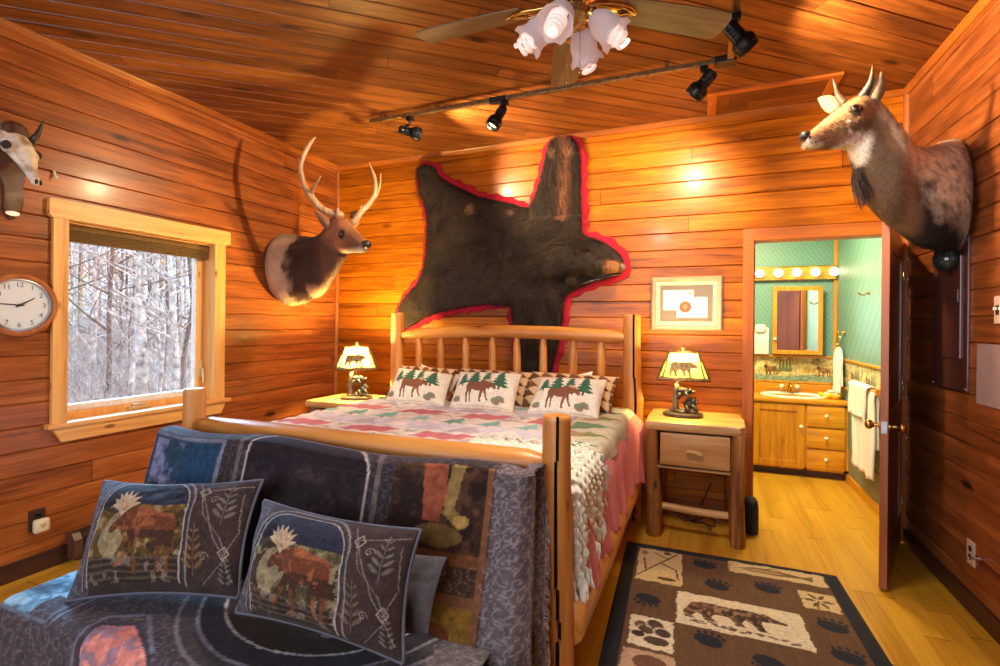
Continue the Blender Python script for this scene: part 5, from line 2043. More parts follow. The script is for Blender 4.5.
def antler(beam, ys, r0, r1, tines, nm='antler'):
    mb = MB()
    pts = horn_path([T(b, y) for b, y in zip(beam, ys)])
    n = len(pts)
    mb.tube(pts, [r0 + (r1 - r0) * (i / (n - 1)) ** 1.2 if i < n - 4 else r1 * (n - i) / 4.0 for i in range(n)], 12)
    mb.ell(pts[0], (r0 * 1.5, r0 * 1.5, r0 * 1.2), 10, 6)
    for tn, ty, a, b in tines:
        pp = horn_path([T(q, y) for q, y in zip(tn, ty)])
        m_ = len(pp)
        mb.tube(pp, [a + (b - a) * i / (m_ - 1) for i in range(m_)], 10)
    return mb.build(nm, M['antler'], elk, smooth=True)


antler(((339, 215), (324, 210), (313, 199), (305, 187), (300.5, 169), (303.5, 156), (310, 143.5), (315.5, 137)), (3.07, 3.02, 2.97, 2.93, 2.90, 2.90, 2.92, 2.94), 0.027, 0.012,
       [(((312, 196), (312, 190), (316, 184), (320.5, 176)), (2.97, 2.94, 2.90, 2.86), 0.019, 0.005), (((338, 213), (337.5, 208)), (3.05, 3.04), 0.018, 0.008), (((301, 166), (298, 158)), (2.90, 2.88), 0.012, 0.004)])
antler(((354, 223), (360, 213), (367, 206), (373, 198), (375.5, 186), (373.5, 174), (368.5, 162)), (3.13, 3.17, 3.21, 3.24, 3.27, 3.28, 3.28), 0.026, 0.010,
       [(((368, 205), (375, 197), (379.5, 187), (381, 173)), (3.21, 3.26, 3.31, 3.35), 0.018, 0.005), (((361, 212), (361.5, 206)), (3.17, 3.18), 0.014, 0.005)])

# antelope bust on the right wall
ant = thing('antelope_mount', 'mounted grey antelope head with short horns high on the right wall', 'animal mount', (XR, 3.17, 2.12))
lat = np.array([0.25, -0.97, 0])
wall = [np.array([XR - 0.004, 3.365, 2.105]) + np.array([0, -0.20 * math.sin(a), 0.29 * math.cos(a)]) for a in np.arange(22) * 2 * PI / 22]
R = [wall]
for (tp, bt_, y, hw, la) in (((946, 141), (955, 251), 3.28, 0.195, (0, -1, 0)), ((925, 148), (926, 248), 3.18, 0.19, (0.05, -1, 0)), ((908, 146), (900, 231), 3.10, 0.165, (0.1, -1, 0)),
                             ((896, 129), (878, 212), 3.00, 0.140, (0.2, -0.98, 0)), ((885, 113), (863, 190), 2.97, 0.115, (0.25, -0.97, 0)), ((876, 103), (855, 165), 2.94, 0.095, (0.25, -0.97, 0)), ((866, 99), (850, 150), 2.92, 0.085, (0.25, -0.97, 0))):
    R.append(bust_ring(T(tp, y), T(bt_, y), hw, np.array(la)))
mb = MB()
mb.loft(interp_rings(R, 3))
H = []
for (tp, bt_, y, hw) in (((876, 101), (866, 146), 2.94, 0.06), ((864, 97), (854, 147), 2.91, 0.088), ((851, 99.5), (843, 147), 2.875, 0.088), ((836, 110), (831, 148), 2.84, 0.066), ((822, 121.5), (819, 148), 2.805, 0.052), ((811, 130.5), (809, 147.5), 2.775, 0.050), ((804.5, 136), (804, 146), 2.755, 0.036)):
    H.append(bust_ring(T(tp, y), T(bt_, y), hw, lat, pw=0.85))
mb.loft(interp_rings(H, 3))
co, fs, no = fuse(mb, 0.011, 5)
nose_p = T((804, 141), 2.755)
poll_p = T((872, 108), 2.93)
hd = (nose_p - poll_p) / np.linalg.norm(nose_p - poll_p)
chest = T((850, 150), 2.88)


def antcol(P):
    s = (P - poll_p) @ hd
    n = fbm(P[:, 0] * 16, P[:, 2] * 16 + P[:, 1] * 8, 8)
    n2 = fbm(P[:, 0] * 50 + P[:, 2] * 30, P[:, 2] * 14 - P[:, 0] * 40, 5)
    c = np.ones((len(P), 3)) * srgb(214, 204, 180)
    c = mixc(c, srgb(136, 124, 106), (n2 - 0.45) * 3.0)
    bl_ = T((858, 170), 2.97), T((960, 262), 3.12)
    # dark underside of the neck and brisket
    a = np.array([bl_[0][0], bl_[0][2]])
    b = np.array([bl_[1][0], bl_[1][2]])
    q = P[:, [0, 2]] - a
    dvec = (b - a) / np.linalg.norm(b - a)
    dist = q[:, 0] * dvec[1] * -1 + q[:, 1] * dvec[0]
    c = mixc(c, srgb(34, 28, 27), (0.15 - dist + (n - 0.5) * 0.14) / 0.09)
    onh = np.clip((s - 0.02) / 0.06, 0, 1)
    c = mixc(c, srgb(150, 112, 78), onh)
    c = mixc(c, srgb(96, 76, 60), onh * np.clip((s - 0.05) / 0.05, 0, 1) * np.clip((0.26 - s) / 0.05, 0, 1) * ((P[:, 2] < 2.42 - 0.3 * s)) * 0.75)
    c = mixc(c, srgb(208, 160, 112), onh * np.clip((P[:, 2] - (2.52 - 0.52 * s)) / 0.02, 0, 1) * 0.6)
    c = mixc(c, srgb(226, 212, 192), np.clip((s - 0.33) / 0.02, 0, 1) * np.clip(((nose_p[2] + 0.002) - P[:, 2]) / 0.01, 0, 1))
    for q_, r_ in (((848.5, 133), 0.014), ((855, 122), 0.010), ((846, 122), 0.009)):
        e1 = np.linalg.norm(P - skin_at(co, *q_), axis=1)
        c = mixc(c, srgb(232, 220, 200), (r_ - e1) / 0.006 )
    e1 = np.linalg.norm(P - skin_at(co, 854, 107.5), axis=1)
    c = mixc(c, srgb(60, 44, 36), (0.036 - e1) / 0.008)
    d1 = np.linalg.norm(P - chest, axis=1)
    c = mixc(c, srgb(232, 222, 206), (0.105 - d1 - (n - 0.5) * 0.05) / 0.03)
    return c * (0.82 + 0.36 * n)[:, None]


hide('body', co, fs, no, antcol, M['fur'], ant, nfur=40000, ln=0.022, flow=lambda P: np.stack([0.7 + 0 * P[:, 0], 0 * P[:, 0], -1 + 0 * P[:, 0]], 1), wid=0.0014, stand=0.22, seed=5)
eye(skin_at(co, 854, 107.5, -0.008), 0.022, ant)
MB().ell(skin_at(co, 807.5, 139, 0.0), (0.008, 0.005, 0.006), 8, 6).build('nostril', M['eye'], ant, smooth=True)
MB().ell(nose_p + np.array([0.004, 0, 0.020]), (0.030, 0.036, 0.026)).build('nose', M['nose'], ant, smooth=True)
mb = MB()
mb.tube([skin_at(co, 805.5, 144, 0.0), skin_at(co, 812, 144.5, 0.001), skin_at(co, 820, 142.5, 0.001), skin_at(co, 830, 138.5, 0.0)], [0.004, 0.0045, 0.004, 0.0025], 6)
mb.build('mouth', M['nose'], ant, smooth=True)
ear('ear', T((874, 105), 2.88), T((881, 72), 2.84), (1, 0.0, 0.1), 0.031, M['ear_g'], M['ear_in'], ant)
ear('ear', T((840, 109), 2.99), T((818, 99), 3.08), (0.3, 0.1, 1), 0.048, M['ear_g'], M['ear_in'], ant)
for pts, ys, r0 in (((((860, 100), (866, 91), (871, 80), (873, 65)), (2.88, 2.86, 2.84, 2.83), 0.027)), ((((845, 104), (839, 97), (836, 89), (833, 79)), (2.97, 2.99, 3.0, 3.0), 0.022))):
    pp = horn_path([T(p, y) for p, y in zip(pts, ys)])
    n = len(pp)
    MB().tube(pp, [r0 * (1 - 0.88 * i / (n - 1)) for i in range(n)], 12).build('horn', plain('grey_brown_horn', (58, 48, 40), 0.4, var=0.3), ant, smooth=True)
mb = MB()
rg = random.Random(4)
b0 = T((859, 172), 2.93)
for i in range(120):
    p = b0 + np.array([rg.gauss(0, 0.010), rg.gauss(0, 0.012), rg.uniform(-0.03, 0.02)])
    e_ = p + np.array([rg.gauss(0.02, 0.012), rg.gauss(0, 0.012), -rg.uniform(0.08, 0.16)])
    mb.tube([p, (p + e_) / 2 + np.array([-0.018, 0, 0.01]), e_], [0.0028, 0.0024, 0.001], 4)
t_ = mb.build('throat_tuft', plain('dark_tuft_hair', (70, 50, 42), 0.7, var=0.3), ant)
t_['kind'] = 'stuff'
mb = MB()
c0 = np.array([XR - 0.05, 3.31, 1.80])
mb.lathe([(0.001, -0.10), (0.035, -0.095), (0.055, -0.07), (0.06, -0.03), (0.05, 0.0), (0.058, 0.03), (0.05, 0.06), (0.001, 0.065)], c0, seg=20)
mb.build('mount_boss', plain('dark_green_gloss', (30, 44, 42), 0.15, coat=0.8), ant, smooth=True)

# cattle skull on a plaque
sk = thing('skull_mount', 'bleached horned cattle skull on a brown plaque above the clock', 'animal mount', (XL, 1.50, 2.2))
pl = [(9, 121), (21, 125), (29, 138), (30, 156), (25, 172), (21.5, 187), (22, 204), (17, 215), (11, 220), (5, 215), (1.5, 204), (1.5, 188), (-2, 176), (-9, 158), (-9, 140), (-2, 126)]
pp = [at(u, v, X=XL) for u, v in pl]
pp = [np.array(p) for p in horn_path([(p[1], p[2], 0) for p in pp + pp[:1]], 3)][:-1]
poly = [(p[0], p[1]) for p in pp]
cy_, cz_ = np.mean([p[0] for p in poly]), np.mean([p[1] for p in poly])
mb = MB()
mb.loft([[(XL + d, cy_ + (p[0] - cy_) * k, cz_ + (p[1] - cz_) * k) for p in (poly if True else 0)] for d, k in ((0, 1), (0.014, 1), (0.022, 0.96), (0.024, 0.93))])
mb.build('plaque', timber('walnut_plaque', 2, [(0.2, (52, 28, 16)), (0.5, (84, 50, 30)), (0.8, (112, 72, 46))]), sk, smooth=True, angle=40)
q = at(12.5, 213.5, X=XL + 0.026)
MB().prism([(0.030 * math.cos(a), 0.013 * math.sin(a)) for a in np.linspace(0, 2 * PI, 20, endpoint=False)], q, (0, 1, 0), (0, 0, 1), -0.001, 0.002).build('name_plate', M['steel'], sk)
S0, S1 = at(13, 136, X=XL + 0.08), at(37, 185, X=XL + 0.22)
ax = (S1 - S0)
lat_s = np.array([-0.35, 0.94, 0.0])
upn = np.cross(ax / np.linalg.norm(ax), lat_s)
rings = []
for t, hw, hh, dz in ((0.0, 0.03, 0.025, 0), (0.06, 0.058, 0.045, 0), (0.16, 0.070, 0.050, 0), (0.30, 0.068, 0.050, 0), (0.42, 0.056, 0.045, 0), (0.55, 0.040, 0.036, 0), (0.70, 0.028, 0.028, 0), (0.85, 0.026, 0.022, 0), (0.95, 0.024, 0.018, 0), (1.0, 0.016, 0.012, 0)):
    rings.append([S0 + ax * t + lat_s * hw * math.sin(a) + upn * hh * math.cos(a) for a in np.arange(18) * 2 * PI / 18])
mb = MB()
mb.loft(interp_rings(rings, 3))
for s in (-1, 1):
    mb.ell(S0 + ax * 0.33 + lat_s * 0.066 * s - upn * 0.0, (0.028, 0.028, 0.028))
    mb.tube([S0 + ax * 0.42 + lat_s * s * 0.056, S0 + ax * 0.62 + lat_s * s * 0.042], [0.018, 0.010], 8)
    mb.tube([S0 + ax * 0.10 + lat_s * s * 0.04, S0 + ax * 0.06 + lat_s * s * 0.085], [0.028, 0.024], 10)
co, fs, no = fuse(mb, 0.007, 3)
M['bone'] = furm('bone', 0.6, 0.0, (20, 20, 20))
hide('skull', co, fs, no, lambda P: mixc(np.ones((len(P), 3)) * srgb(226, 218, 204), srgb(170, 148, 122), (fbm(P[:, 1] * 22, P[:, 2] * 22, 3) - 0.5) * 4), M['bone'], sk)
dk = plain('socket_dark', (52, 40, 34), 0.9)
for s in (-1, 1):
    c = S0 + ax * 0.315 + lat_s * 0.080 * s + (upn if upn[0] > 0 else -upn) * 0.010
    MB().ell(c, (0.022, 0.020, 0.024)).build('eye_socket', dk, sk, smooth=True)
    MB().ell(S0 + ax * 0.97 + lat_s * 0.011 * s + (upn if upn[0] > 0 else -upn) * 0.014, (0.008, 0.008, 0.014), 8, 6).build('nostril', dk, sk, smooth=True)
un = upn if upn[0] > 0 else -upn
b = S0 + ax * 0.07 + lat_s * 0.075
hpts = horn_path([b, at(35, 138, X=XL + 0.11), at(40, 129, X=XL + 0.12), at(43.5, 119.5, X=XL + 0.13)])
MB().tube(hpts, [0.024 * (1 - 0.9 * i / (len(hpts) - 1)) for i in range(len(hpts))], 12).build('horn', M['horn'], sk, smooth=True)
b = S0 + ax * 0.07 - lat_s * 0.075
hpts = horn_path([b, at(4, 137, X=XL + 0.08), at(1, 128, X=XL + 0.08), at(-2, 114, X=XL + 0.09)])
MB().tube(hpts, [0.024 * (1 - 0.9 * i / (len(hpts) - 1)) for i in range(len(hpts))], 12).build('horn', M['horn'], sk, smooth=True)

# ------------------------------------------------------------------ bear hide on the back wall
bear = thing('bear_hide', 'dark brown bear hide with red felt border hung on the back wall above the headboard', 'bear rug', (-1.5, YB, 2.1))
OUT = [(100, 128), (112, 118), (128, 117), (150, 130), (163, 152), (200, 175), (245, 195), (280, 213), (330, 225), (390, 237), (440, 250), (458, 235), (475, 190), (493, 120), (508, 62), (525, 38), (560, 33), (590, 43), (603, 80), (606, 150), (607, 220), (610, 300), (615, 333),
       (645, 345), (692, 365), (728, 393), (745, 422), (744, 445), (725, 460), (690, 468), (650, 482), (600, 502), (566, 520), (553, 548), (548, 610), (535, 680), (518, 740), (505, 800), (480, 818), (440, 815), (415, 790), (412, 740), (405, 680), (396, 620), (388, 560), (378, 548),
       (300, 552), (230, 562), (160, 577), (120, 592), (80, 617), (52, 628), (34, 603), (38, 562), (58, 530), (92, 490), (112, 450), (121, 410), (125, 370), (128, 320), (124, 270), (118, 240), (108, 200), (95, 160)]
out_w = [at(390 + u / 3.172, 130 + v / 3.172, Y=YB - 0.01) for u, v in OUT]
pl2 = np.array([(p[0], p[2]) for p in out_w])


def resample(poly, step):
    q = np.array(horn_path([(a, b, 0) for a, b in list(poly) + [poly[0]]], 8))[:-1, :2]
    d = np.r_[0, np.cumsum(np.linalg.norm(np.diff(np.r_[q, q[:1]], axis=0), axis=1))]
    n = int(d[-1] / step)
    t = np.linspace(0, d[-1], n, endpoint=False)
    qq = np.r_[q, q[:1]]
    return np.stack([np.interp(t, d, qq[:, 0]), np.interp(t, d, qq[:, 1])], 1)


ol = resample(pl2, 0.02)
n = len(ol)
tg_ = np.roll(ol, -3, 0) - np.roll(ol, 3, 0)
tg_ /= np.linalg.norm(tg_, axis=1, keepdims=True)
area = np.sum(ol[:, 0] * np.roll(ol[:, 1], -1) - np.roll(ol[:, 0], -1) * ol[:, 1])
nr = np.stack([tg_[:, 1], -tg_[:, 0]], 1) * (1 if area > 0 else -1)
# red felt: band of pinked, gathered felt round the hide
k = np.arange(n)
wob_ = 0.056 + 0.008 * np.sin(k * 0.9) + 0.004 * np.sin(k * 0.31)
sm_nr = sum(np.roll(nr, s, 0) for s in range(-4, 5)) / 9
rows = []
for f_, yy in ((-0.045, 0.010), (-0.01, 0.020), (0.45, 0.018), (0.9, 0.013), (1.0, 0.004)):
    o_ = ol + sm_nr * (wob_[:, None] * f_ if f_ > 0 else f_)
    yv = yy + 0.005 * np.sin(k * 1.7 + f_ * 2) * (f_ > 0)
    rows.append(np.stack([o_[:, 0], YB - yv, o_[:, 1]], 1))
mb = MB()
mb.loft([list(map(tuple, r)) for r in zip(*rows)] + [list(map(tuple, list(zip(*rows))[0]))], False, False, closed=False)
mb.build('felt_border', plain('red_felt', (158, 8, 38), 0.95, var=0.12, scale=90, bumps=0.3), bear, smooth=True)
mb = MB()
mb.prism([tuple(p) for p in ol[::2]], (0, YB - 0.006, 0), (1, 0, 0), (0, 0, 1), 0.0, 0.040)
# rounded mass of shoulder, rump, and the full head
for (u, v, y, r) in ((500, 300, 0.02, (0.20, 0.055, 0.16)), (300, 420, 0.02, (0.34, 0.055, 0.22)), (560, 240, 0.02, (0.09, 0.045, 0.26)), (450, 440, 0.02, (0.24, 0.06, 0.16)), (200, 330, 0.02, (0.16, 0.05, 0.20)),
                     (470, 580, 0.02, (0.10, 0.045, 0.17)), (120, 180, 0.02, (0.08, 0.04, 0.14)), (90, 550, 0.02, (0.10, 0.04, 0.12)), (570, 400, 0.05, (0.17, 0.10, 0.15))):
    c = at(390 + u / 3.172, 130 + v / 3.172, Y=YB - y)
    mb.ell(c, r, 18, 11)
for (px, y, r) in (((560, 262), 0.05, (0.17, 0.085, 0.15)), ((576, 262), 0.075, (0.135, 0.095, 0.120)), ((590, 264), 0.10, (0.10, 0.085, 0.090)), ((603, 266), 0.115, (0.085, 0.068, 0.064)), ((614, 267.5), 0.12, (0.058, 0.055, 0.048)), ((602, 275), 0.085, (0.085, 0.055, 0.04))):
    mb.ell(at(px[0], px[1], Y=YB - y), r, 18, 11)
for px, y in (((576, 244), 0.11), ((574, 281), 0.09)):
    mb.ell(at(px[0], px[1], Y=YB - y), (0.045, 0.025, 0.045), 12, 8)
co, fs, no = fuse(mb, 0.013, 5)
b_n = fbm(co[:, 0] * 7, co[:, 2] * 7, 6) - 0.5
co[:, 1] = np.minimum(co[:, 1], YB - 0.004)
co[:, 2] = np.minimum(co[:, 2], ZC - 0.045)
frontm = np.clip((YB - 0.02 - co[:, 1]) / 0.02, 0, 1)
co[:, 1] -= frontm * (0.035 * b_n + 0.006 * np.sin(co[:, 0] * 60 + 10 * b_n))
muz = at(616, 267, Y=YB - 0.135)


def bearcol(P):
    n = fbm(P[:, 0] * 9, P[:, 2] * 9, 12)
    n2 = fbm(P[:, 0] * 34, P[:, 2] * 20, 2)
    c = np.ones((len(P), 3)) * srgb(48, 32, 21)
    c = mixc(c, srgb(21, 14, 10), (n2 - 0.35) * 1.6 + (n - 0.5) * 1.2)
    a = at(390 + 560 / 3.172, 130 + 120 / 3.172, Y=YB)
    d = np.abs(P[:, 0] - a[0])
    c = mixc(c, srgb(112, 68, 44), (0.07 - d) / 0.05 * (P[:, 2] > 2.25) * n2 * 1.4)
    for (u, v, r) in ((270, 255, 0.06), (395, 265, 0.035), (575, 85, 0.05), (520, 90, 0.04)):
        q = at(390 + u / 3.172, 130 + v / 3.172, Y=YB)
        c = mixc(c, srgb(136, 96, 66), (r - np.hypot(P[:, 0] - q[0], P[:, 2] - q[2])) / 0.05)
    d = np.linalg.norm((P - muz) * np.array([0.8, 0.6, 1.0]), axis=1)
    c = mixc(c, srgb(150, 98, 60), (0.085 - d) / 0.04)
    return c


armc = at(555, 180, Y=YB)


def bflow(P):
    d = np.stack([-1 + 0 * P[:, 0], 0 * P[:, 0], -0.35 + 0 * P[:, 0]], 1)
    arm = (P[:, 2] > 2.28) & (P[:, 0] > armc[0] - 0.2)
    d[arm] = (-0.1, 0, 1)
    leg = (P[:, 2] < 1.62) & (P[:, 0] > -1.7)
    d[leg] = (-0.1, 0, -1)
    hnd = (P[:, 0] < -2.2)
    d[hnd, 2] = np.where(P[hnd, 2] > 2.3, 0.8, -0.8)
    return d


hide('pelt', co, fs, no, bearcol, M['fur'], bear, nfur=85000, ln=0.048, flow=bflow, wid=0.0026, stand=0.30, seed=9, jit=0.55,
     lnf=lambda P: np.where(np.linalg.norm(P - muz, axis=1) < 0.24, 0.3, 1.0), ymax=YB - 0.003)
MB().ell(at(622.5, 267, Y=YB - 0.135), (0.028, 0.030, 0.025)).build('nose', plain('bear_nose', (112, 94, 86), 0.35), bear, smooth=True)
eye(skin_at(co, 599, 257, -0.002), 0.011, bear)
mb = MB()
mb.tube([at(622, 273, Y=YB - 0.12), at(610, 276, Y=YB - 0.125), at(594, 281, Y=YB - 0.11), at(580, 285, Y=YB - 0.09)], [0.006, 0.010, 0.012, 0.006], 8)
mb.build('mouth', M['nose'], bear, smooth=True)
cl = plain('bear_claw', (40, 34, 30), 0.3)
for (u, v, dx, dz) in ([(530 + 13 * i, 46, 0.0, 0.02) for i in range(5)] + [(102 + 10 * i, 132 - 2 * i, -0.015, 0.035) for i in range(5)]):
    p = at(390 + u / 3.172, 130 + v / 3.172, Y=YB - 0.045)
    MB().tube([p - np.array([0, 0, 0.02]), p + np.array([dx * 0.4, -0.012, dz * 0.5]), p + np.array([dx, 0.0, dz])], [0.007, 0.006, 0.001], 8).build('claw', cl, bear, smooth=True)

bear.location.y -= 0.012

# ------------------------------------------------------------------ ceiling fan with light kit
FCX, FCY, FZB = -0.46, 1.84, 2.62
fan = thing('ceiling_fan', 'ceiling fan with wooden blades and a four lamp glass light kit', 'ceiling fan', (FCX, FCY, ZC))
C0 = np.array([FCX, FCY, 0.0])
MB().lathe([(0.001, 0.0), (0.075, 0.0), (0.07, -0.03), (0.045, -0.055), (0.016, -0.062), (0.014, -0.16), (0.02, -0.17)], C0 + (0, 0, ZC), seg=28).build('canopy', M['brass'], fan, smooth=True, angle=45)
MB().lathe([(0.02, 2.80), (0.09, 2.795), (0.125, 2.765), (0.135, 2.72), (0.13, 2.68), (0.10, 2.645), (0.07, 2.635), (0.07, 2.63), (0.055, 2.625), (0.05, 2.615), (0.03, 2.605), (0.001, 2.605)][::-1], C0, seg=32).build('motor_housing', plain('antique_brass', (190, 160, 106), 0.25, 0.9, var=0.1), fan, smooth=True, angle=45)
M['blade'] = timber('weathered_oak_blade', 0, [(0.2, (70, 52, 36)), (0.45, (112, 88, 62)), (0.7, (140, 114, 84))], knots=False, scale=26)
a_far = math.atan2(2.407 - FCY, -0.682 - FCX) - math.radians(4)
for k in range(5):
    a = a_far + k * 2 * PI / 5
    ex, ey = np.array([math.cos(a), math.sin(a), 0]), np.array([-math.sin(a), math.cos(a), 0])
    ez = np.array([0, 0, 1.0])
    tl_ = math.radians(-12)
    eyt = ey * math.cos(tl_) + ez * math.sin(tl_)
    bl = [(0.20, -0.052), (0.26, -0.060), (0.45, -0.068), (0.60, -0.070), (0.645, -0.066), (0.66, -0.045), (0.665, 0.0), (0.66, 0.045), (0.645, 0.066), (0.60, 0.070), (0.45, 0.068), (0.26, 0.060), (0.20, 0.052)]
    mb = MB()
    mb.prism(bl, (0, 0, 0), (1, 0, 0), (0, 1, 0), -0.003, 0.003)
    o = mb.build('fan_blade', M['blade'], None)
    o.parent = fan
    # blade is built along its own x so that the grain runs along it
    o.matrix_local = Matrix(((ex[0], eyt[0], np.cross(ex, eyt)[0], 0), (ex[1], eyt[1], np.cross(ex, eyt)[1], 0), (ex[2], eyt[2], np.cross(ex, eyt)[2], FZB - ZC), (0, 0, 0, 1)))
    WL[o.name] = Vector((0, 0, 0))
    mb = MB()
    for s in (-1, 1):
        mb.tube([(0.075, 0.012 * s, -0.006), (0.14, 0.03 * s, -0.010), (0.185, 0.034 * s, -0.008), (0.235, 0.022 * s, -0.006), (0.265, 0.0, -0.006)], 0.006, 8)
        mb.tube([(0.17, 0.0, -0.008), (0.20, 0.018 * s, -0.008), (0.25, 0.0, -0.007)], 0.004, 6)
    mb.box((0.06, -0.014, -0.012), (0.18, 0.014, -0.005), 0.003)
    b_ = mb.build('blade_iron', M['brass'], None, smooth=True, angle=50)
    b_.parent = o
M['frost'] = glowglass('frosted_shade_glass', (216, 198, 196), 0.26, 0.35, 0.2)
M['cfl'] = plain('spiral_lamp_tube', (240, 220, 212), 0.3, emit=0.55)
kit = MB().lathe([(0.001, 2.515), (0.02, 2.52), (0.035, 2.535), (0.06, 2.55), (0.065, 2.575), (0.045, 2.60), (0.03, 2.61)], C0, seg=26).build('light_kit', plain('antique_brass_kit', (200, 168, 112), 0.25, 0.9), fan, smooth=True, angle=45)
for k, (az, tilt) in enumerate(((-100, 38), (195, 48), (8, 45), (82, 45))):
    a = math.radians(az)
    tl_ = math.radians(tilt)
    d = np.array([math.cos(a) * math.sin(tl_), math.sin(a) * math.sin(tl_), -math.cos(tl_)])
    p0 = C0 + np.array([0.055 * math.cos(a), 0.055 * math.sin(a), 2.575])
    x_, y_, _ = frame(d)
    arm = MB().tube([p0 - d * 0.02, p0 + d * 0.02], 0.016, 12)
    arm.lathe([(0.018, 0.0), (0.028, 0.008), (0.028, 0.03), (0.024, 0.034)], p0 + d * 0.01, axis=d, seg=16)
    ar = arm.build('lamp_arm', M['brass'], fan, smooth=True, angle=45)
    prof = [(0.026, 0.030), (0.036, 0.045), (0.049, 0.07), (0.054, 0.095), (0.052, 0.115), (0.058, 0.135), (0.068, 0.150)]
    rings = []
    for (r, z) in prof + [(q[0] - 0.003, q[1]) for q in prof[::-1]]:
        fl = (z - 0.115) / 0.035 if z > 0.115 else 0
        rings.append([p0 + d * (z + 0.006 * fl * math.cos(8 * t)) + (r * (1 + 0.05 * fl * math.cos(8 * t))) * (math.cos(t) * x_ + math.sin(t) * y_) for t in np.arange(32) * 2 * PI / 32])
    sh = MB().loft(rings, False, False).build('lamp_shade', M['frost'], ar, smooth=True)
    mb = MB()
    mb.lathe([(0.018, 0.035), (0.022, 0.045), (0.022, 0.085), (0.016, 0.09)], p0, axis=d, seg=16)
    pts = []
    for i in range(90):
        t = i / 89
        an = t * 2 * PI * 4.2
        rr = 0.029 * (1 - 0.25 * t ** 3)
        pts.append(p0 + d * (0.100 + 0.095 * t) + rr * (math.cos(an) * x_ + math.sin(an) * y_))
    mb.tube(pts, 0.0085, 8)
    mb.build('spiral_bulb', M['cfl'], ar, smooth=True)
    light('fan_lamp', 'SPOT', p0 + d * 0.20, 52, (1.0, 0.86, 0.72), aim=p0 + d * 2, size=0.05, spot=165, blend=0.6)
mb = MB()
for i, px in enumerate(((0.03, 0.0), (-0.025, 0.02))):
    mb.tube([C0 + np.array([px[0], px[1], 2.50]), C0 + np.array([px[0], px[1], 2.36 - 0.02 * i])], 0.0012, 5)
    mb.ell(C0 + np.array([px[0], px[1], 2.35 - 0.02 * i]), (0.005, 0.005, 0.012), 8, 6)
mb.build('pull_chains', M['brass'], fan, smooth=True)

# ------------------------------------------------------------------ track light
TZ = ZC - 0.034
tk = thing('track_light', 'bronze ceiling track with black spotlights before the back wall', 'track light', (-0.7, 3.1, ZC))
MB().box((-2.32, 3.088, TZ - 0.028), (0.07, 3.118, TZ), 0.003).build('track', M['bronze'], tk)
MB().box((0.125, 0.4, TZ - 0.034), (0.161, 3.07, TZ), 0.003).build('track', M['bronze'], tk)
for cx_, cy_k in ((-2.2, 3.103), (-1.75, 3.103), (-0.75, 3.103), (-0.2, 3.103), (0.143, 2.4), (0.143, 1.2)):
    MB().box((cx_ - 0.012, cy_k - 0.012, TZ - 0.002), (cx_ + 0.012, cy_k + 0.012, ZC), 0.002).build('standoff', M['bronze'], tk)
MB().box((0.06, 3.06, TZ - 0.042), (0.175, 3.14, TZ), 0.006).build('corner_joint', M['blackplastic'], tk)
MB().box((-1.34, 3.082, TZ - 0.038), (-1.22, 3.124, TZ), 0.004).build('feed_joint', M['blackplastic'], tk)
spots = (((-1.97, 3.10), at(403, 132, Y=3.06), at(422, 138, Y=3.06)),
         ((-1.23, 3.10), at(504, 107, Y=3.08), at(489, 131, Y=3.02)),
         ((0.005, 3.10), at(714, 71, Y=3.10), at(690, 100, Y=3.16)),
         ((0.143, 2.63), at(727, 24, Y=2.60), at(752, 52, Y=2.66)))
for k, ((x, y), p0, p1) in enumerate(spots):
    d = (p1 - p0) / np.linalg.norm(p1 - p0)
    if k == 0:
        d = np.array([0.86, 0.46, -0.22])
        p0 = at(399, 129, Y=3.10)
    ln = 0.165
    kk = 1.15 if k > 1 else 1.0
    d = d / np.linalg.norm(d)
    hd_ = MB().lathe([(r_ * kk, z_) for r_, z_ in ((0.001, 0), (0.022, 0.0), (0.028, 0.006), (0.031, 0.03), (0.031, 0.085), (0.036, 0.094), (0.046, 0.104), (0.049, 0.12), (0.049, 0.155), (0.045, ln), (0.040, ln), (0.038, ln - 0.03), (0.001, ln - 0.034))], p0, axis=d, seg=28).build('spotlight', M['black'], tk, smooth=True, angle=40)
    mid = p0 + d * 0.05
    mb = MB()
    mb.box((x - 0.022, y - 0.02, TZ - 0.062), (x + 0.022, y + 0.02, TZ - 0.03), 0.004)
    mb.tube([(x, y, TZ - 0.06), (x, y, TZ - 0.085), mid + np.array([0, 0, 0.035]), mid], [0.009, 0.009, 0.009, 0.011], 10)
    mb.build('stem', M['black'], hd_, smooth=True, angle=45)
    mb = MB()
    for q in (0.03, 0.045, 0.06):
        mb.lathe([(0.0305 * kk, q), (0.033 * kk, q + 0.002), (0.033 * kk, q + 0.005), (0.0305 * kk, q + 0.007)], p0, axis=d, seg=28, cap=False)
    mb.lathe([(0.0485 * kk, 0.128), (0.051 * kk, 0.131), (0.051 * kk, 0.137), (0.0485 * kk, 0.14)], p0, axis=d, seg=28, cap=False)
    mb.build('cooling_ring', plain('dark_metal_ring', (44, 44, 46), 0.3, 0.8), hd_, smooth=True)
    MB().lathe([(0.001, 0), (0.030, -0.004), (0.036, -0.014)], p0 + d * (ln - 0.016), axis=d, seg=24).build('lamp_face', M['spotface'] if 'spotface' in M else M.setdefault('spotface', plain('lit_spot_lamp', (255, 226, 170), 0.3, emit=7)), hd_, smooth=True)
    s_ = SPOTS[k]
    sl = light('spotlight_beam', 'SPOT', p0 + d * (ln + 0.012), s_[0], (1.0, 0.74, 0.42), aim=s_[1], size=0.03, spot=s_[2], blend=0.7)

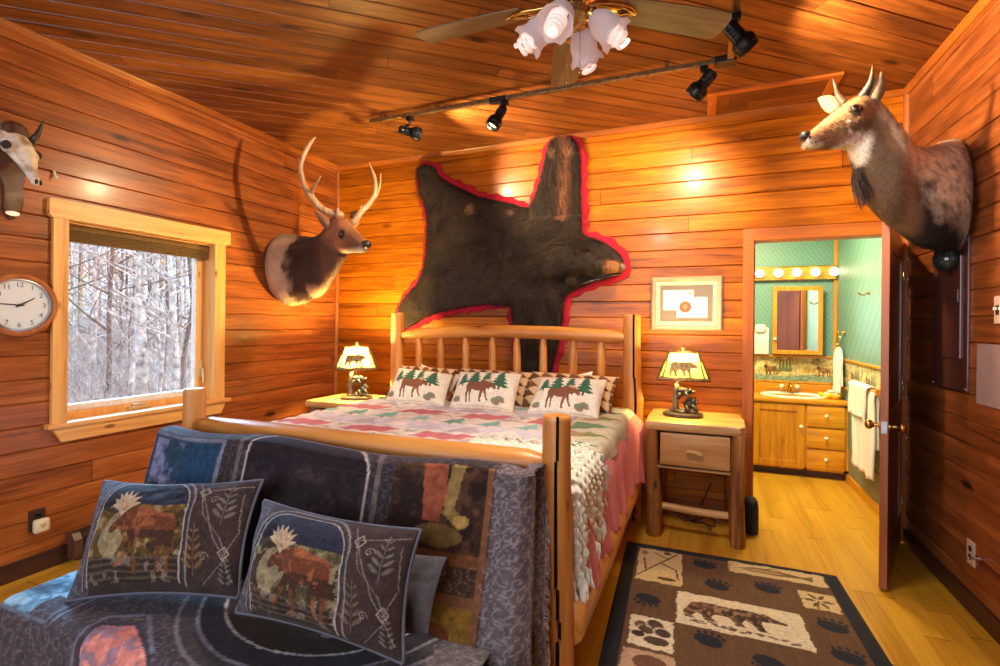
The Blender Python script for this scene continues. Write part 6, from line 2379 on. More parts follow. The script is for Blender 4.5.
# ------------------------------------------------------------------ things on the walls
clock = thing('wall_clock', 'round wooden wall clock with white dial left of the window', 'clock', (XL, 1.508, 1.475))
CC = np.array([XL, 1.508, 1.475])
MB().lathe([(0.001, 0), (0.168, 0), (0.170, 0.012), (0.166, 0.028), (0.152, 0.036), (0.142, 0.030), (0.138, 0.016)], CC, axis=(1, 0, 0), seg=56, cap=False).build('rim', timber('oak_clock_rim', 2, [(0.2, (122, 66, 30)), (0.5, (176, 106, 56)), (0.8, (200, 132, 78))], knots=False), clock, smooth=True, angle=40)
MB().lathe([(0.139, 0.014), (0.140, 0.026), (0.134, 0.028), (0.130, 0.014)], CC, axis=(1, 0, 0), seg=56, cap=False).build('bezel', M['steel'], clock, smooth=True, angle=40)
MB().lathe([(0.136, 0.0145), (0.001, 0.0145)], CC, axis=(1, 0, 0), seg=56, cap=False).build('dial', plain('clock_dial', (216, 222, 226), 0.5, var=0.01), clock)


def text_mesh(s, size):
    cu = bpy.data.curves.new('t', 'FONT')
    cu.body = s
    cu.size = size
    cu.align_x = 'CENTER'
    cu.align_y = 'CENTER'
    cu.extrude = 0.0006
    o = bpy.data.objects.new('t', cu)
    COL.objects.link(o)
    me = bpy.data.meshes.new_from_object(o.evaluated_get(bpy.context.evaluated_depsgraph_get()))
    v = np.array([q.co[:] for q in me.vertices])
    f = [tuple(p.vertices) for p in me.polygons]
    bpy.data.objects.remove(o)
    bpy.data.curves.remove(cu)
    bpy.data.meshes.remove(me)
    return v, f


def put_text(mb, s, size, o, ax, ay):
    v, f = text_mesh(s, size)
    o, ax, ay = (np.asarray(q, float) for q in (o, ax, ay))
    az = np.cross(ax, ay)
    mb.add([o + ax * p[0] + ay * p[1] + az * p[2] for p in v], f)


ink = plain('dial_ink', (96, 98, 104), 0.6)
mb = MB()
for h in range(1, 13):
    a = PI / 2 - h * PI / 6
    put_text(mb, str(h), 0.036, CC + np.array([0.0155, 0.108 * math.cos(a), 0.108 * math.sin(a)]), (0, 1, 0), (0, 0, 1))
for i in range(60):
    a = i * PI / 30
    c = CC + np.array([0.0150, 0.130 * math.cos(a), 0.130 * math.sin(a)])
    mb.box(c - np.array([0.0004, 0.0012, 0.0012]), c + np.array([0.0004, 0.0012, 0.0012]))
mb.build('numerals', ink, clock)
hb = plain('clock_hand_black', (30, 30, 34), 0.4)
for a, l, w, nm in ((math.radians(32), 0.075, 0.005, 'hour_hand'), (math.radians(177), 0.110, 0.0035, 'minute_hand')):
    d = np.array([0, math.cos(a), math.sin(a)])
    MB().tube([CC + np.array([0.020, 0, 0]) - d * 0.018, CC + np.array([0.020, 0, 0]) + d * l], [w, w * 0.5], 6).build(nm, hb, clock)
MB().lathe([(0.007, 0.014), (0.007, 0.024), (0.001, 0.025)], CC, axis=(1, 0, 0), seg=14).build('hub', hb, clock)

q = at(53, 175, X=XL)
o = tag(MB().tube([q + np.array([0, 0, 0.022]), q + np.array([0.012, 0, 0.018]), q + np.array([0.016, 0.003, -0.004]), q + np.array([0.026, 0.004, -0.018]), q + np.array([0.034, 0.004, -0.008])], [0.005, 0.006, 0.006, 0.006, 0.004], 8).build('wall_hook', M['white'], None, smooth=True),
        'small white hook on the left wall between skull and window', 'hook')

# framed certificate
ce = thing('framed_certificate', 'silver framed pair of certificates with a bronze seal on the back wall by the doorway', 'picture', (-0.105, YB, 1.565))
x0, x1, z0, z1 = -0.358, 0.148, 1.364, 1.768
def frm(ins, d):
    return [(x0 + ins, YB - d, z0 + ins), (x1 - ins, YB - d, z0 + ins), (x1 - ins, YB - d, z1 - ins), (x0 + ins, YB - d, z1 - ins)]
MB().loft([frm(0, 0), frm(0, 0.022), frm(0.012, 0.034), frm(0.024, 0.030), frm(0.038, 0.016)], False, False).build('frame', plain('silver_frame', (180, 160, 142), 0.35, 0.3, var=0.05), ce)
MB().loft([frm(0.036, 0.017), frm(0.040, 0.019), frm(0.062, 0.019), frm(0.066, 0.010)], False, False).build('mat_board', plain('cream_mat', (200, 184, 166), 0.7, var=0.02), ce)
MB().add([tuple(p) for p in frm(0.062, 0.010)], [(0, 1, 2, 3)]).build('backing', plain('grey_linen', (112, 100, 92), 0.8, var=0.04), ce)
def zx(u, v):
    return np.array([x0 + (u - 28) / (738 - 28) * (x1 - x0), z1 - (v - 66) / (620 - 66) * (z1 - z0)])
paper = plain('certificate_paper', (240, 236, 222), 0.6, var=0.01)
for nm, (ua, va, ub, vb), dd in (('certificate', (152, 205, 458, 412), 0.012), ('certificate', (290, 280, 592, 490), 0.014)):
    a, b = zx(ua, vb), zx(ub, va)
    MB().box((a[0], YB - dd, a[1]), (b[0], YB - dd + 0.0015, b[1]), 0.0003).build(nm, paper, ce)
ax, az = np.array([1.0, 0, 0]), np.array([0, 0, 1.0])
def on(u, v, d):
    p = zx(u, v)
    return np.array([p[0], YB - d, p[1]])
def disc(mb, u, v, d, r, r2=0.0, n=28):
    c = on(u, v, d)
    mb.prism([(r * math.cos(t), r * math.sin(t)) for t in np.linspace(0, 2 * PI, n, endpoint=False)], c, ax, az, 0, 0.0005)
mb = MB()
disc(mb, 376, 380, 0.0146, 0.043)
mb.build('bronze_seal', plain('bronze_seal', (150, 66, 26), 0.5, var=0.15, scale=120), ce)
mb = MB()
mb.prism([(-0.006, -0.022), (0.008, -0.020), (0.012, 0.0), (0.004, 0.022), (-0.004, 0.012), (-0.012, 0.004)], on(376, 375, 0.0152), ax, az, 0, 0.0004)
mb.build('seal_figure', plain('seal_figure_orange', (224, 138, 84), 0.5), ce)
mb = MB()
for i in range(22):
    t = i / 22 * 2 * PI
    disc(mb, 242 + 42 * math.cos(t), 315 + 44 * math.sin(t), 0.0126, 0.0022, n=6)
mb.prism([(-0.018, 0.012), (0.018, 0.012), (0.022, 0.016), (-0.022, 0.016)], on(242, 290, 0.0126), ax, az, 0, 0.0004)
put_text(mb, 'Si', 0.040, on(242, 318, 0.0128), ax, az)
mb.build('emblem', plain('emblem_ink', (96, 96, 96), 0.7), ce)
mb = MB()
mb.box(on(390, 246, 0.0126), on(440, 224, 0.013))
mb.build('gold_block', plain('gold_print', (206, 176, 110), 0.5), ce)
mb = MB()
mb.box(on(318, 316, 0.0146), on(428, 308, 0.015))
for v in (330, 352, 374, 396, 418, 440):
    mb.box(on(468, v + 1, 0.0146), on(560, v, 0.015))
mb.box(on(322, 455, 0.0146), on(338, 448, 0.015))
mb.box(on(402, 458, 0.0146), on(428, 448, 0.015))
mb.build('printed_lines', plain('faint_print', (196, 168, 160), 0.7), ce)
MB().add([tuple(p) for p in frm(0.060, 0.0190)], [(0, 1, 2, 3)]).build('glazing', glassm('picture_glass', refl=0.35), ce)

# breaker panel, switch, sheet and outlets of the right wall
pn = thing('breaker_panel', 'dark brown metal breaker panel under the antelope mount', 'electrical panel', (XR, 3.385, 1.45))
M['panel'] = plain('brown_enamel', (92, 52, 44), 0.22, 0.1, coat=0.6, var=0.05)
pb = MB().box((XR - 0.012, 3.185, 1.075), (XR + 0.002, 3.59, 1.86), 0.004).build('cover', M['panel'], pn)
MB().box((XR - 0.020, 3.245, 1.24), (XR - 0.010, 3.53, 1.775), 0.004).build('door', M['panel'], pn)
mb = MB()
mb.box((XR - 0.028, 3.255, 1.53), (XR - 0.018, 3.30, 1.60), 0.003)
mb.build('latch', plain('panel_latch', (92, 60, 52), 0.3, 0.4), pn)
for y, z in ((3.20, 1.09), (3.575, 1.09), (3.20, 1.845), (3.575, 1.845), ):
    MB().ell((XR - 0.013, y, z), (0.005, 0.007, 0.007), 10, 6).build('screw', M['steel'], pn, smooth=True)
sh_ = tag(MB().box((XR - 0.006, 2.80, 1.035), (XR + 0.001, 3.108, 1.325), 0.001).build('wall_plate', plain('mauve_sheet', (148, 122, 122), 0.75, var=0.05, scale=8)), 'blank mauve grey sheet fixed to the right wall beside the breaker panel', 'sheet')


def plate(name, label, cat, c, n, w, h, col, gangs, kind, group=None):
    """cover plate; n is +1 on the left wall (faces +x) and -1 on the right wall"""
    o = thing(name, label, cat, c, group)
    X0 = c[0]
    MB().box((X0, c[1] - w / 2, c[2] - h / 2), (X0 + n * 0.007, c[1] + w / 2, c[2] + h / 2), 0.003).build('cover_plate', plain(name + '_plate', col, 0.4, var=0.03), o)
    for g in range(gangs):
        y = c[1] + (g - (gangs - 1) / 2) * 0.046
        if kind == 'outlet':
            for dz in (-0.020, 0.020):
                s_ = MB().prism([(0.016 * math.cos(t), 0.0145 * math.sin(t)) for t in np.linspace(0, 2 * PI, 18, endpoint=False)], (X0 + n * 0.006, y, c[2] + dz), (0, n, 0), (0, 0, 1), 0, 0.003).build('socket', plain(name + '_socket', (48, 36, 30), 0.4), o)
        else:
            MB().box((X0 + n * 0.006, y - 0.010, c[2] - 0.022), (X0 + n * 0.012, y + 0.010, c[2] + 0.022), 0.002).build('toggle_frame', plain(name + '_toggle', (40, 34, 32), 0.4), o)
            MB().box((X0 + n * 0.010, y - 0.005, c[2] - 0.002), (X0 + n * 0.024, y + 0.005, c[2] + 0.012), 0.002).build('toggle', M['white'], o)
    return o


plate('light_switch', 'pale switch plate high on the right wall at the photo edge', 'switch', (XR, 2.90, 1.483), -1, 0.115, 0.125, (196, 172, 156), 2, 'switch')
ol_ = plate('wall_outlet', 'tan duplex outlet low on the right wall', 'outlet', (XR, 3.15, 0.291), -1, 0.075, 0.118, (190, 160, 140), 1, 'outlet')
ds = tag(MB().tube([(XR, 3.06, 0.30), (XR - 0.01, 3.06, 0.30), (XR - 0.05, 3.055, 0.298), (XR - 0.055, 3.055, 0.298)], [0.012, 0.006, 0.006, 0.010], 10).build('door_stop', M['steel'], None, smooth=True), 'small metal door stop on the right wall beside the outlet', 'door stop')
plate('wall_outlet', 'dark brown outlet on the left wall holding the air freshener', 'outlet', (XL, 1.598, 0.29), 1, 0.075, 0.118, (62, 36, 24), 1, 'outlet')
af = thing('air_freshener', 'cream plug-in air freshener with a heart mark on the left wall outlet', 'air freshener', (XL + 0.03, 1.603, 0.262))
mb = MB()
mb.box((XL + 0.008, 1.570, 0.222), (XL + 0.048, 1.642, 0.298), 0.016)
mb.build('body', plain('cream_plastic', (222, 206, 170), 0.4, var=0.02), af, smooth=True)
MB().prism([(0, -0.016), (0.014, 0.0), (0.012, 0.009), (0.005, 0.010), (0, 0.005), (-0.005, 0.010), (-0.012, 0.009), (-0.014, 0)], (XL + 0.0475, 1.606, 0.262), (0, 1, 0), (0, 0, 1), 0, 0.0015).build('heart', plain('heart_mark', (186, 160, 120), 0.5), af)
MB().prism([(0.012 * math.cos(t), 0.008 * math.sin(t)) for t in np.linspace(0, 2 * PI, 16, endpoint=False)], (XL + 0.008, 1.60, 0.318), (0, 1, 0), (0, 0, 1), -0.001, 0.012).build('cap', M['black'], af)
# baseboard heater below the window
ht = thing('baseboard_heater', 'dark brown baseboard heater on the left wall below the window', 'heater', (XL, 2.5, 0))
MB().prism([(0, 0.02), (0.075, 0.02), (0.085, 0.05), (0.085, 0.13), (0.06, 0.165), (0, 0.17)], (XL, 1.735, 0), (1, 0, 0), (0, 0, 1), -0.04, 0.0).build('end_cap', plain('heater_brown', (92, 58, 46), 0.4), ht)
MB().prism([(0, 0.03), (0.065, 0.03), (0.075, 0.06), (0.06, 0.15), (0, 0.16)], (XL, 1.77, 0), (1, 0, 0), (0, 0, 1), -1.33, 0.0).build('body', plain('heater_dark', (50, 32, 27), 0.4), ht)
MB().box((XL, 1.775, 0.135), (XL + 0.09, 3.1, 0.150), 0.003).build('top_vane', plain('heater_vane', (70, 44, 36), 0.4), ht)
MB().box((XL + 0.06, 1.775, 0.03), (XL + 0.082, 3.1, 0.06), 0.003).build('bottom_vane', plain('heater_vane_low', (70, 44, 36), 0.4), ht)

# ------------------------------------------------------------------ open door
dr = thing('door_1', 'open brown panel door swung into the bedroom at the bathroom doorway', 'door', (1.205, 3.995, 0))
dr['kind'] = 'structure'
hx, hy, lx, ly = 1.205, 3.995, 0.906, 3.208
dl = math.hypot(lx - hx, ly - hy)
da = math.atan2(ly - hy, lx - hx)
dM = Matrix.Translation((hx, hy, 0)) @ Matrix.Rotation(da, 4, 'Z')
def dv(p):
    return dM @ Vector(p)
M['door'] = timber('dark_door_stain', 2, [(0.2, (84, 42, 32)), (0.5, (122, 66, 50)), (0.8, (146, 84, 64))], rough=0.25, coat=0.6, knots=False)
M['dooredge'] = timber('door_edge_stain', 2, [(0.2, (104, 50, 22)), (0.5, (148, 80, 38)), (0.8, (168, 100, 54))], rough=0.4, knots=False)
DT = 0.036
mb = MB()
for (a0, a1) in ((0.0, 0.11), (dl - 0.11, dl)):
    mb.box((a0, -DT / 2, 0.012), (a1, DT / 2, 1.962), 0.003, M=dM)
for (z0_, z1_) in ((0.012, 0.22), (0.80, 0.94), (1.82, 1.962)):
    mb.box((0.10, -DT / 2, z0_), (dl - 0.10, DT / 2, z1_), 0.003, M=dM)
mb.build('leaf', M['door'], dr)
mb = MB()
for (z0_, z1_) in ((0.22, 0.80), (0.94, 1.82)):
    for i in range(3):
        s_ = 0.107 + i * (dl - 0.214) / 3
        mb.box((s_, -DT / 2 + 0.008, z0_ - 0.01), (s_ + (dl - 0.214) / 3 - 0.004, DT / 2 - 0.008, z1_ + 0.01), 0.004, M=dM)
mb.build('panel', M['door'], dr)
MB().box((dl - 0.001, -DT / 2 + 0.001, 0.014), (dl + 0.002, DT / 2 - 0.001, 1.960), 0.0005, M=dM).build('latch_edge', M['dooredge'], dr)
MB().box((dl, -0.013, 0.835), (dl + 0.0035, 0.013, 0.90), 0.001, M=dM).build('latch_plate', M['steel'], dr)
for s in (-1, 1):
    base = np.array(dv((dl - 0.06, s * DT / 2, 0.868)))
    nrm = np.array((dM.to_3x3() @ Vector((0, s, 0))))
    MB().lathe([(0.030, -0.001), (0.030, 0.005), (0.020, 0.009), (0.010, 0.013), (0.010, 0.030), (0.016, 0.036), (0.025, 0.046), (0.027, 0.056), (0.022, 0.067), (0.010, 0.073), (0.001, 0.074)], base, axis=nrm, seg=24).build('door_knob', plain('antique_brass_knob', (186, 146, 90), 0.25, 1.0), dr, smooth=True, angle=40)
for z in (0.25, 1.0, 1.72):
    mb = MB()
    mb.tube([dv((-0.004, DT / 2 + 0.004, z - 0.045)), dv((-0.004, DT / 2 + 0.004, z + 0.045))], 0.006, 10)
    mb.build('hinge', M['brass'], dr, smooth=True)

# slim black bin by the doorway, cables under the nightstand
bn = thing('bin', 'slim black rounded bin standing on the floor against the doorway casing', 'bin', (0.325, 3.80, 0))
rings = []
for z, k in ((0.0, 0.92), (0.004, 0.97), (0.10, 1.0), (0.17, 0.97), (0.205, 0.86), (0.225, 0.62), (0.234, 0.25)):
    rings.append([(0.327 + 0.050 * k * math.cos(t), 3.80 + 0.085 * k * math.sin(t), z * 1.0) for t in np.linspace(0, 2 * PI, 26, endpoint=False)])
MB().loft(rings).build('body', plain('matt_black_rubber', (24, 25, 27), 0.75), bn, smooth=True)
mb = MB()
mb.box((0.318, 3.713, 0.02), (0.336, 3.72, 0.18), 0.003)
mb.build('seam', M['black'], bn)
rg = random.Random(8)
pts = [np.array([0.08, 3.95, 0.25])]
for i in range(24):
    t = i / 23
    pts.append(np.array([-0.02 + 0.13 * math.sin(9 * t) * (1 - 0.3 * t), 3.80 - 0.10 * t + 0.06 * math.cos(11 * t), 0.012 + 0.03 * abs(math.sin(14 * t))]))
pts.append(np.array([-0.24, 3.96, 0.02]))
tag(MB().tube(horn_path(pts, 3), 0.004, 6).build('power_cord', M['blackplastic'], None, smooth=True), 'loop of black lamp cord on the floor beneath the right nightstand', 'cord')

# ------------------------------------------------------------------ rug
RW, RL = 1.145, 1.80
cv = Canvas(RW, RL, 0.0055, (30, 32, 38))
cv.mottle(0.02, 0.02, 0.25, 3)
cv.rect(0.075, 0.07, RW - 0.075, RL - 0.07, (102, 74, 47))
msk = (cv.X > 0.075) & (cv.X < RW - 0.075) & (cv.Y > 0.07) & (cv.Y < RL - 0.07)
cv.mottle(0.006, 0.10, 0.14, 5, msk)


def patch(x0, y0, x1, y1, col):
    n = 12
    e = lambda: rnd.uniform(-0.006, 0.006)
    p = [(x0 + (x1 - x0) * i / n, y0 + e()) for i in range(n)] + [(x1 + e(), y0 + (y1 - y0) * i / n) for i in range(n)] + [(x1 - (x1 - x0) * i / n, y1 + e()) for i in range(n)] + [(x0 + e(), y1 - (y1 - y0) * i / n) for i in range(n)]
    cv.poly(p, col)


def paw(x, y, r, ang=0.0):
    col = (30, 34, 44)
    cv.ell(x, y, r, r * 0.72, col, 1, ang)
    for i in range(5):
        a = ang - PI / 2 + (i - 2) * 0.42
        cx, cy_ = x + math.cos(a) * r * 1.15, y + math.sin(a) * r * 0.98
        cv.ell(cx, cy_, r * 0.16, r * 0.20, col, 1)
        cv.ell(x + math.cos(a) * r * 1.5, y + math.sin(a) * r * 1.32, r * 0.05, r * 0.07, col, 1)


TAN, CRM = (206, 182, 134), (224, 212, 180)
patch(0.087, 0.075, 0.33, 0.475, TAN)
for pp_ in (((0.10, 0.42), (0.30, 0.10)), ((0.14, 0.36), (0.12, 0.20)), ((0.22, 0.24), (0.30, 0.30), (0.31, 0.40)), ((0.26, 0.18), (0.18, 0.12))):
    cv.line(pp_, 0.010, (74, 54, 38))
cv.ell(0.25, 0.10, 0.022, 0.02, (90, 66, 44))
cv.ell(0.25, 0.42, 0.05, 0.018, (90, 66, 44))
cv.ell(0.12, 0.13, 0.02, 0.03, (150, 116, 76))
patch(0.585, 0.05, 1.065, 0.185, TAN)
cv.poly([(0.63, 0.115), (0.72, 0.085), (0.86, 0.09), (0.96, 0.11), (1.01, 0.085), (1.0, 0.15), (0.95, 0.13), (0.84, 0.145), (0.70, 0.14)], (120, 92, 62))
cv.poly([(0.65, 0.115), (0.74, 0.10), (0.88, 0.108), (0.84, 0.128), (0.70, 0.128)], (176, 146, 100))
cv.line([(0.78, 0.085), (0.82, 0.068), (0.86, 0.09)], 0.008, (96, 72, 48))
patch(0.90, 0.265, 1.062, 0.44, TAN)
for a in np.linspace(0, 2 * PI, 6, endpoint=False):
    cv.ell(0.98 + 0.04 * math.cos(a), 0.35 + 0.045 * math.sin(a), 0.028, 0.010, (96, 72, 48), 1, a)
cv.line([(0.98, 0.35), (0.96, 0.43)], 0.008, (96, 72, 48))
patch(0.305, 0.52, 0.865, 0.815, CRM)
bcx, bcy, bk_ = 0.565, 0.665, 0.42
bp = [(bcx + p[0] * bk_, bcy - p[1] * bk_ * 0.62 - 0.0) for p in BEARP]
ins = cv.inside(bp)
n_ = fbm(cv.X * 60, cv.Y * 60, 3)
cv.put(ins, (108, 80, 58))
cv.put(ins & (n_ > 0.52), (60, 44, 34), 0.9)
cv.put(ins & (n_ < 0.40), (160, 130, 98), 0.9)
cv.put(ins & (cv.X < bcx - 0.1) & (cv.Y < bcy - 0.02), (132, 84, 60), 0.5)
for i in range(40):
    x = rnd.uniform(0.36, 0.82)
    cv.ell(x, 0.775 + rnd.uniform(-0.012, 0.015) + (x - 0.6) * 0.05, 0.014, 0.006, (96, 78, 58), 0.8)
patch(0.10, 0.825, 0.29, 1.06, CRM)
for i in range(9):
    cv.ell(0.15 + 0.012 * i, 0.90 + 0.03 * math.sin(i), 0.03, 0.035, [(92, 72, 54), (206, 190, 156), (60, 46, 36)][i % 3], 0.9, i)
cv.ell(0.22, 1.0, 0.055, 0.03, (84, 66, 48))
cv.ell(0.14, 0.97, 0.03, 0.022, (60, 46, 36))
patch(0.085, 1.085, 0.30, 1.50, (190, 156, 124))
cv.ell(0.20, 1.16, 0.07, 0.05, (112, 76, 54))
cv.ell(0.16, 1.26, 0.05, 0.06, (112, 76, 54))
patch(0.45, 1.08, 1.0, 1.32, TAN)
patch(0.62, 1.42, 0.98, 1.68, CRM)
for x, y, a in ((0.455, 0.165, 0.1), (0.505, 0.385, 0.3), (0.165, 0.66, 0.2), (0.755, 0.315, 0.2), (0.985, 0.575, 0.2), (0.435, 0.905, 0.3), (0.665, 0.965, 0.3), (0.985, 0.80, 0.2), (0.40, 1.40, 0), (0.75, 1.37, 0)):
    paw(x, y, 0.062, PI + a if (x < 0.2 or y > 0.94) else a)
cv.mottle(0.005, 0.005, 0.16, 7)
U, V = cv.X, cv.Y
P = np.stack([-0.429 + U + 0.040 * V, 3.287 + 0.004 * U - V, 0.010 + 0.002 * fbm(U * 6, V * 6, 3)], -1)
ed = np.minimum(np.minimum(U, RW - U), np.minimum(V, RL - V))
P[..., 2] -= 0.007 * np.clip(1 - ed / 0.012, 0, 1)
tag(grid_obj('area_rug', P[:, ::-1], cv.lin()[:, ::-1], M['rugpile'], thick=0.009), 'brown lodge rug with bear and paw prints on the floor beside the bed', 'rug')

# ------------------------------------------------------------------ bathroom furniture
VF = 5.34
va = thing('vanity', 'golden oak bathroom vanity with a cupboard door and three drawers', 'vanity', (0.6, 5.58, 0))
MB().box((-0.1, VF + 0.018, 0.07), (XR - 0.004, BY - 0.01, 0.685), 0.003).build('carcass', M['oak_z'], va)
MB().box((-0.1, VF + 0.05, 0.0), (XR - 0.004, VF + 0.07, 0.08)).build('kick_board', M['dark_x'], va)
mb = MB()
for a0, a1 in ((-0.1, 0.02), (0.435, 0.475), (0.885, 0.925), (1.205, XR - 0.004)):
    mb.box((a0, VF, 0.07), (a1, VF + 0.02, 0.685), 0.002)
for z in (0.07, 0.66):
    mb.box((-0.1, VF, z), (XR - 0.004, VF + 0.019, z + 0.03), 0.002)
for z in (0.262, 0.462):
    mb.box((0.90, VF + 0.002, z), (XR - 0.01, VF + 0.019, z + 0.02), 0.002)
mb.build('face_frame', M['oak_z'], va)


def panel_door(x0, x1, z0, z1, kx):
    d = MB()
    w = 0.062
    d.box((x0, VF - 0.018, z0), (x0 + w, VF, z1), 0.004).box((x1 - w, VF - 0.018, z0), (x1, VF, z1), 0.004)
    d.box((x0 + w - 0.002, VF - 0.018, z0), (x1 - w + 0.002, VF, z0 + w), 0.004).box((x0 + w - 0.002, VF - 0.018, z1 - w), (x1 - w + 0.002, VF, z1), 0.004)
    o = d.build('door', M['oak_z'], va)
    MB().box((x0 + w - 0.004, VF - 0.010, z0 + w - 0.004), (x1 - w + 0.004, VF - 0.002, z1 - w + 0.004), 0.005).build('door_panel', M['oak_z'], o)
    return o


def knob(x, z, par, y=None):
    MB().lathe([(0.007, 0), (0.006, 0.010), (0.014, 0.016), (0.016, 0.024), (0.010, 0.031), (0.001, 0.032)], (x, VF - 0.018, z), axis=(0, -1, 0), seg=18).build('knob', M['ceramic'], par, smooth=True)


d = panel_door(0.462, 0.900, 0.085, 0.672, 0)
knob(0.868, 0.475, d)
d = panel_door(0.008, 0.448, 0.085, 0.672, 0)
knob(0.045, 0.475, d)
for z0_, z1_ in ((0.478, 0.668), (0.282, 0.462), (0.088, 0.266)):
    d = MB().box((0.918, VF - 0.018, z0_), (1.215, VF, z1_), 0.010).build('drawer', M['oak_x'], va, smooth=True, angle=30)
    knob(1.066, (z0_ + z1_) / 2 + 0.012, d)
ct = thing('countertop', 'golden wooden counter with a round backsplash on the bathroom vanity', 'countertop', (0.6, 5.58, 0.685))
MB().box((-0.1, VF - 0.03, 0.685), (XR - 0.002, BY - 0.002, 0.722), 0.010).build('counter', M['oak_x'], ct, smooth=True, angle=40)
MB().box((-0.1, BY - 0.028, 0.722), (XR - 0.02, BY - 0.002, 0.818), 0.006).build('backsplash', M['oak_x'], ct)
sc_ = at(791, 394, Z=0.73)
bs_ = thing('sink', 'white oval bathroom sink set in the vanity counter', 'sink', (sc_[0], 5.56, 0.722))
rings = []
for rx, ry, z in ((0.285, 0.205, 0.722), (0.29, 0.21, 0.734), (0.278, 0.198, 0.742), (0.255, 0.175, 0.738), (0.235, 0.155, 0.715), (0.18, 0.115, 0.665), (0.06, 0.04, 0.640), (0.02, 0.015, 0.638)):
    rings.append([(sc_[0] + rx * math.cos(t), 5.56 + ry * math.sin(t), z) for t in np.linspace(0, 2 * PI, 40, endpoint=False)])
MB().loft(rings, False, True).build('basin', M['ceramic'], bs_, smooth=True)
fa = thing('faucet', 'brass two-handle faucet behind the bathroom sink', 'faucet', (sc_[0], 5.745, 0.735))
MB().box((sc_[0] - 0.085, 5.72, 0.735), (sc_[0] + 0.085, 5.775, 0.752), 0.008).build('base', M['brass'], fa, smooth=True, angle=40)
MB().tube([(sc_[0], 5.748, 0.75), (sc_[0], 5.748, 0.80), (sc_[0], 5.72, 0.822), (sc_[0], 5.66, 0.818), (sc_[0], 5.635, 0.795)], [0.016, 0.013, 0.012, 0.011, 0.011], 12).build('spout', M['brass'], fa, smooth=True)
for s in (-1, 1):
    MB().lathe([(0.014, 0), (0.012, 0.022), (0.022, 0.030), (0.026, 0.045), (0.020, 0.060), (0.002, 0.066)], (sc_[0] + s * 0.068, 5.748, 0.75), seg=16).build('handle', plain('clear_handle', (236, 222, 190), 0.15, coat=0.6), fa, smooth=True)
ye = at(831, 393, Y=5.52)
yb_ = thing('soap_dish', 'yellow ruffled cloth dish on the vanity counter', 'dish', (ye[0], 5.52, 0.722))
mb = MB()
rings = []
for r, z in ((0.06, 0.722), (0.085, 0.735), (0.100, 0.765), (0.085, 0.772), (0.06, 0.75), (0.01, 0.745)):
    rings.append([(ye[0] + r * (1 + 0.10 * math.cos(7 * t)) * math.cos(t), 5.52 + r * 0.75 * (1 + 0.10 * math.cos(7 * t)) * math.sin(t), z + 0.008 * math.cos(7 * t)) for t in np.linspace(0, 2 * PI, 56, endpoint=False)])
mb.loft(rings)
mb.build('dish', plain('yellow_cloth', (236, 190, 40), 0.7, var=0.08, bumps=0.2), yb_, smooth=True)
sp_ = thing('soap_bars', 'white wrapped soaps heaped in the yellow dish', 'soap', (ye[0], 5.52, 0.75))
for i, (dx, dy, dz, a) in enumerate(((-0.03, 0.0, 0.0, 0.3), (0.03, 0.01, 0.0, -0.4), (0.0, 0.0, 0.026, 0.1))):
    Mx = Matrix.Translation((ye[0] + dx, 5.52 + dy, 0.766 + dz)) @ Matrix.Rotation(a, 4, 'Z')
    MB().box((-0.028, -0.018, -0.012), (0.028, 0.018, 0.012), 0.008, M=Mx).build('soap', M['ceramic'], sp_, smooth=True)
# mirror cabinet, vanity light, hair dryer box
mc = thing('mirror_cabinet', 'oak framed mirror cabinet on the green bathroom wall', 'mirror', (0.895, BY, 1.455))
x0, x1, z0, z1 = 0.675, 1.115, 1.118, 1.800
MB().box((x0 + 0.01, BY - 0.085, z0 + 0.01), (x1 - 0.01, BY - 0.005, z1 - 0.01), 0.003).build('box', M['oak_z'], mc)
mb = MB()
mb.box((x0, BY - 0.107, z0), (x0 + 0.042, BY - 0.086, z1), 0.004).box((x1 - 0.042, BY - 0.107, z0), (x1, BY - 0.086, z1), 0.004)
mb.box((x0 + 0.04, BY - 0.107, z0), (x1 - 0.04, BY - 0.086, z0 + 0.042), 0.004).box((x0 + 0.04, BY - 0.107, z1 - 0.042), (x1 - 0.04, BY - 0.086, z1), 0.004)
fd = mb.build('door_frame', M['oak_z'], mc)
mm = plain('mirror_silver', (240, 244, 244), 0.02, 1.0, var=0.0)
MB().add([(x0 + 0.038, BY - 0.094, z0 + 0.038), (x1 - 0.038, BY - 0.094, z0 + 0.038), (x1 - 0.038, BY - 0.094, z1 - 0.038), (x0 + 0.038, BY - 0.094, z1 - 0.038)], [(0, 1, 2, 3)]).build('mirror', mm, mc)
MB().lathe([(0.006, 0), (0.006, 0.010), (0.015, 0.017), (0.012, 0.028), (0.001, 0.030)], (x0 + 0.021, BY - 0.107, 1.27), axis=(0, -1, 0), seg=16).build('knob', M['ceramic'], mc, smooth=True)
vl = thing('vanity_light', 'oak vanity light bar with five round bulbs above the mirror', 'light', (0.86, BY, 1.935))
MB().box((0.42, BY - 0.05, 1.868), (1.235, BY - 0.001, 2.008), 0.006).build('bar', M['oak_x'], vl)
mb = MB()
for z in (1.868, 1.996):
    mb.box((0.418, BY - 0.056, z), (1.237, BY - 0.048, z + 0.012), 0.002)
mb.build('edge_trim', M['brass'], vl)
M['globe'] = plain('lit_globe_bulb', (255, 240, 205), 0.3, emit=5)
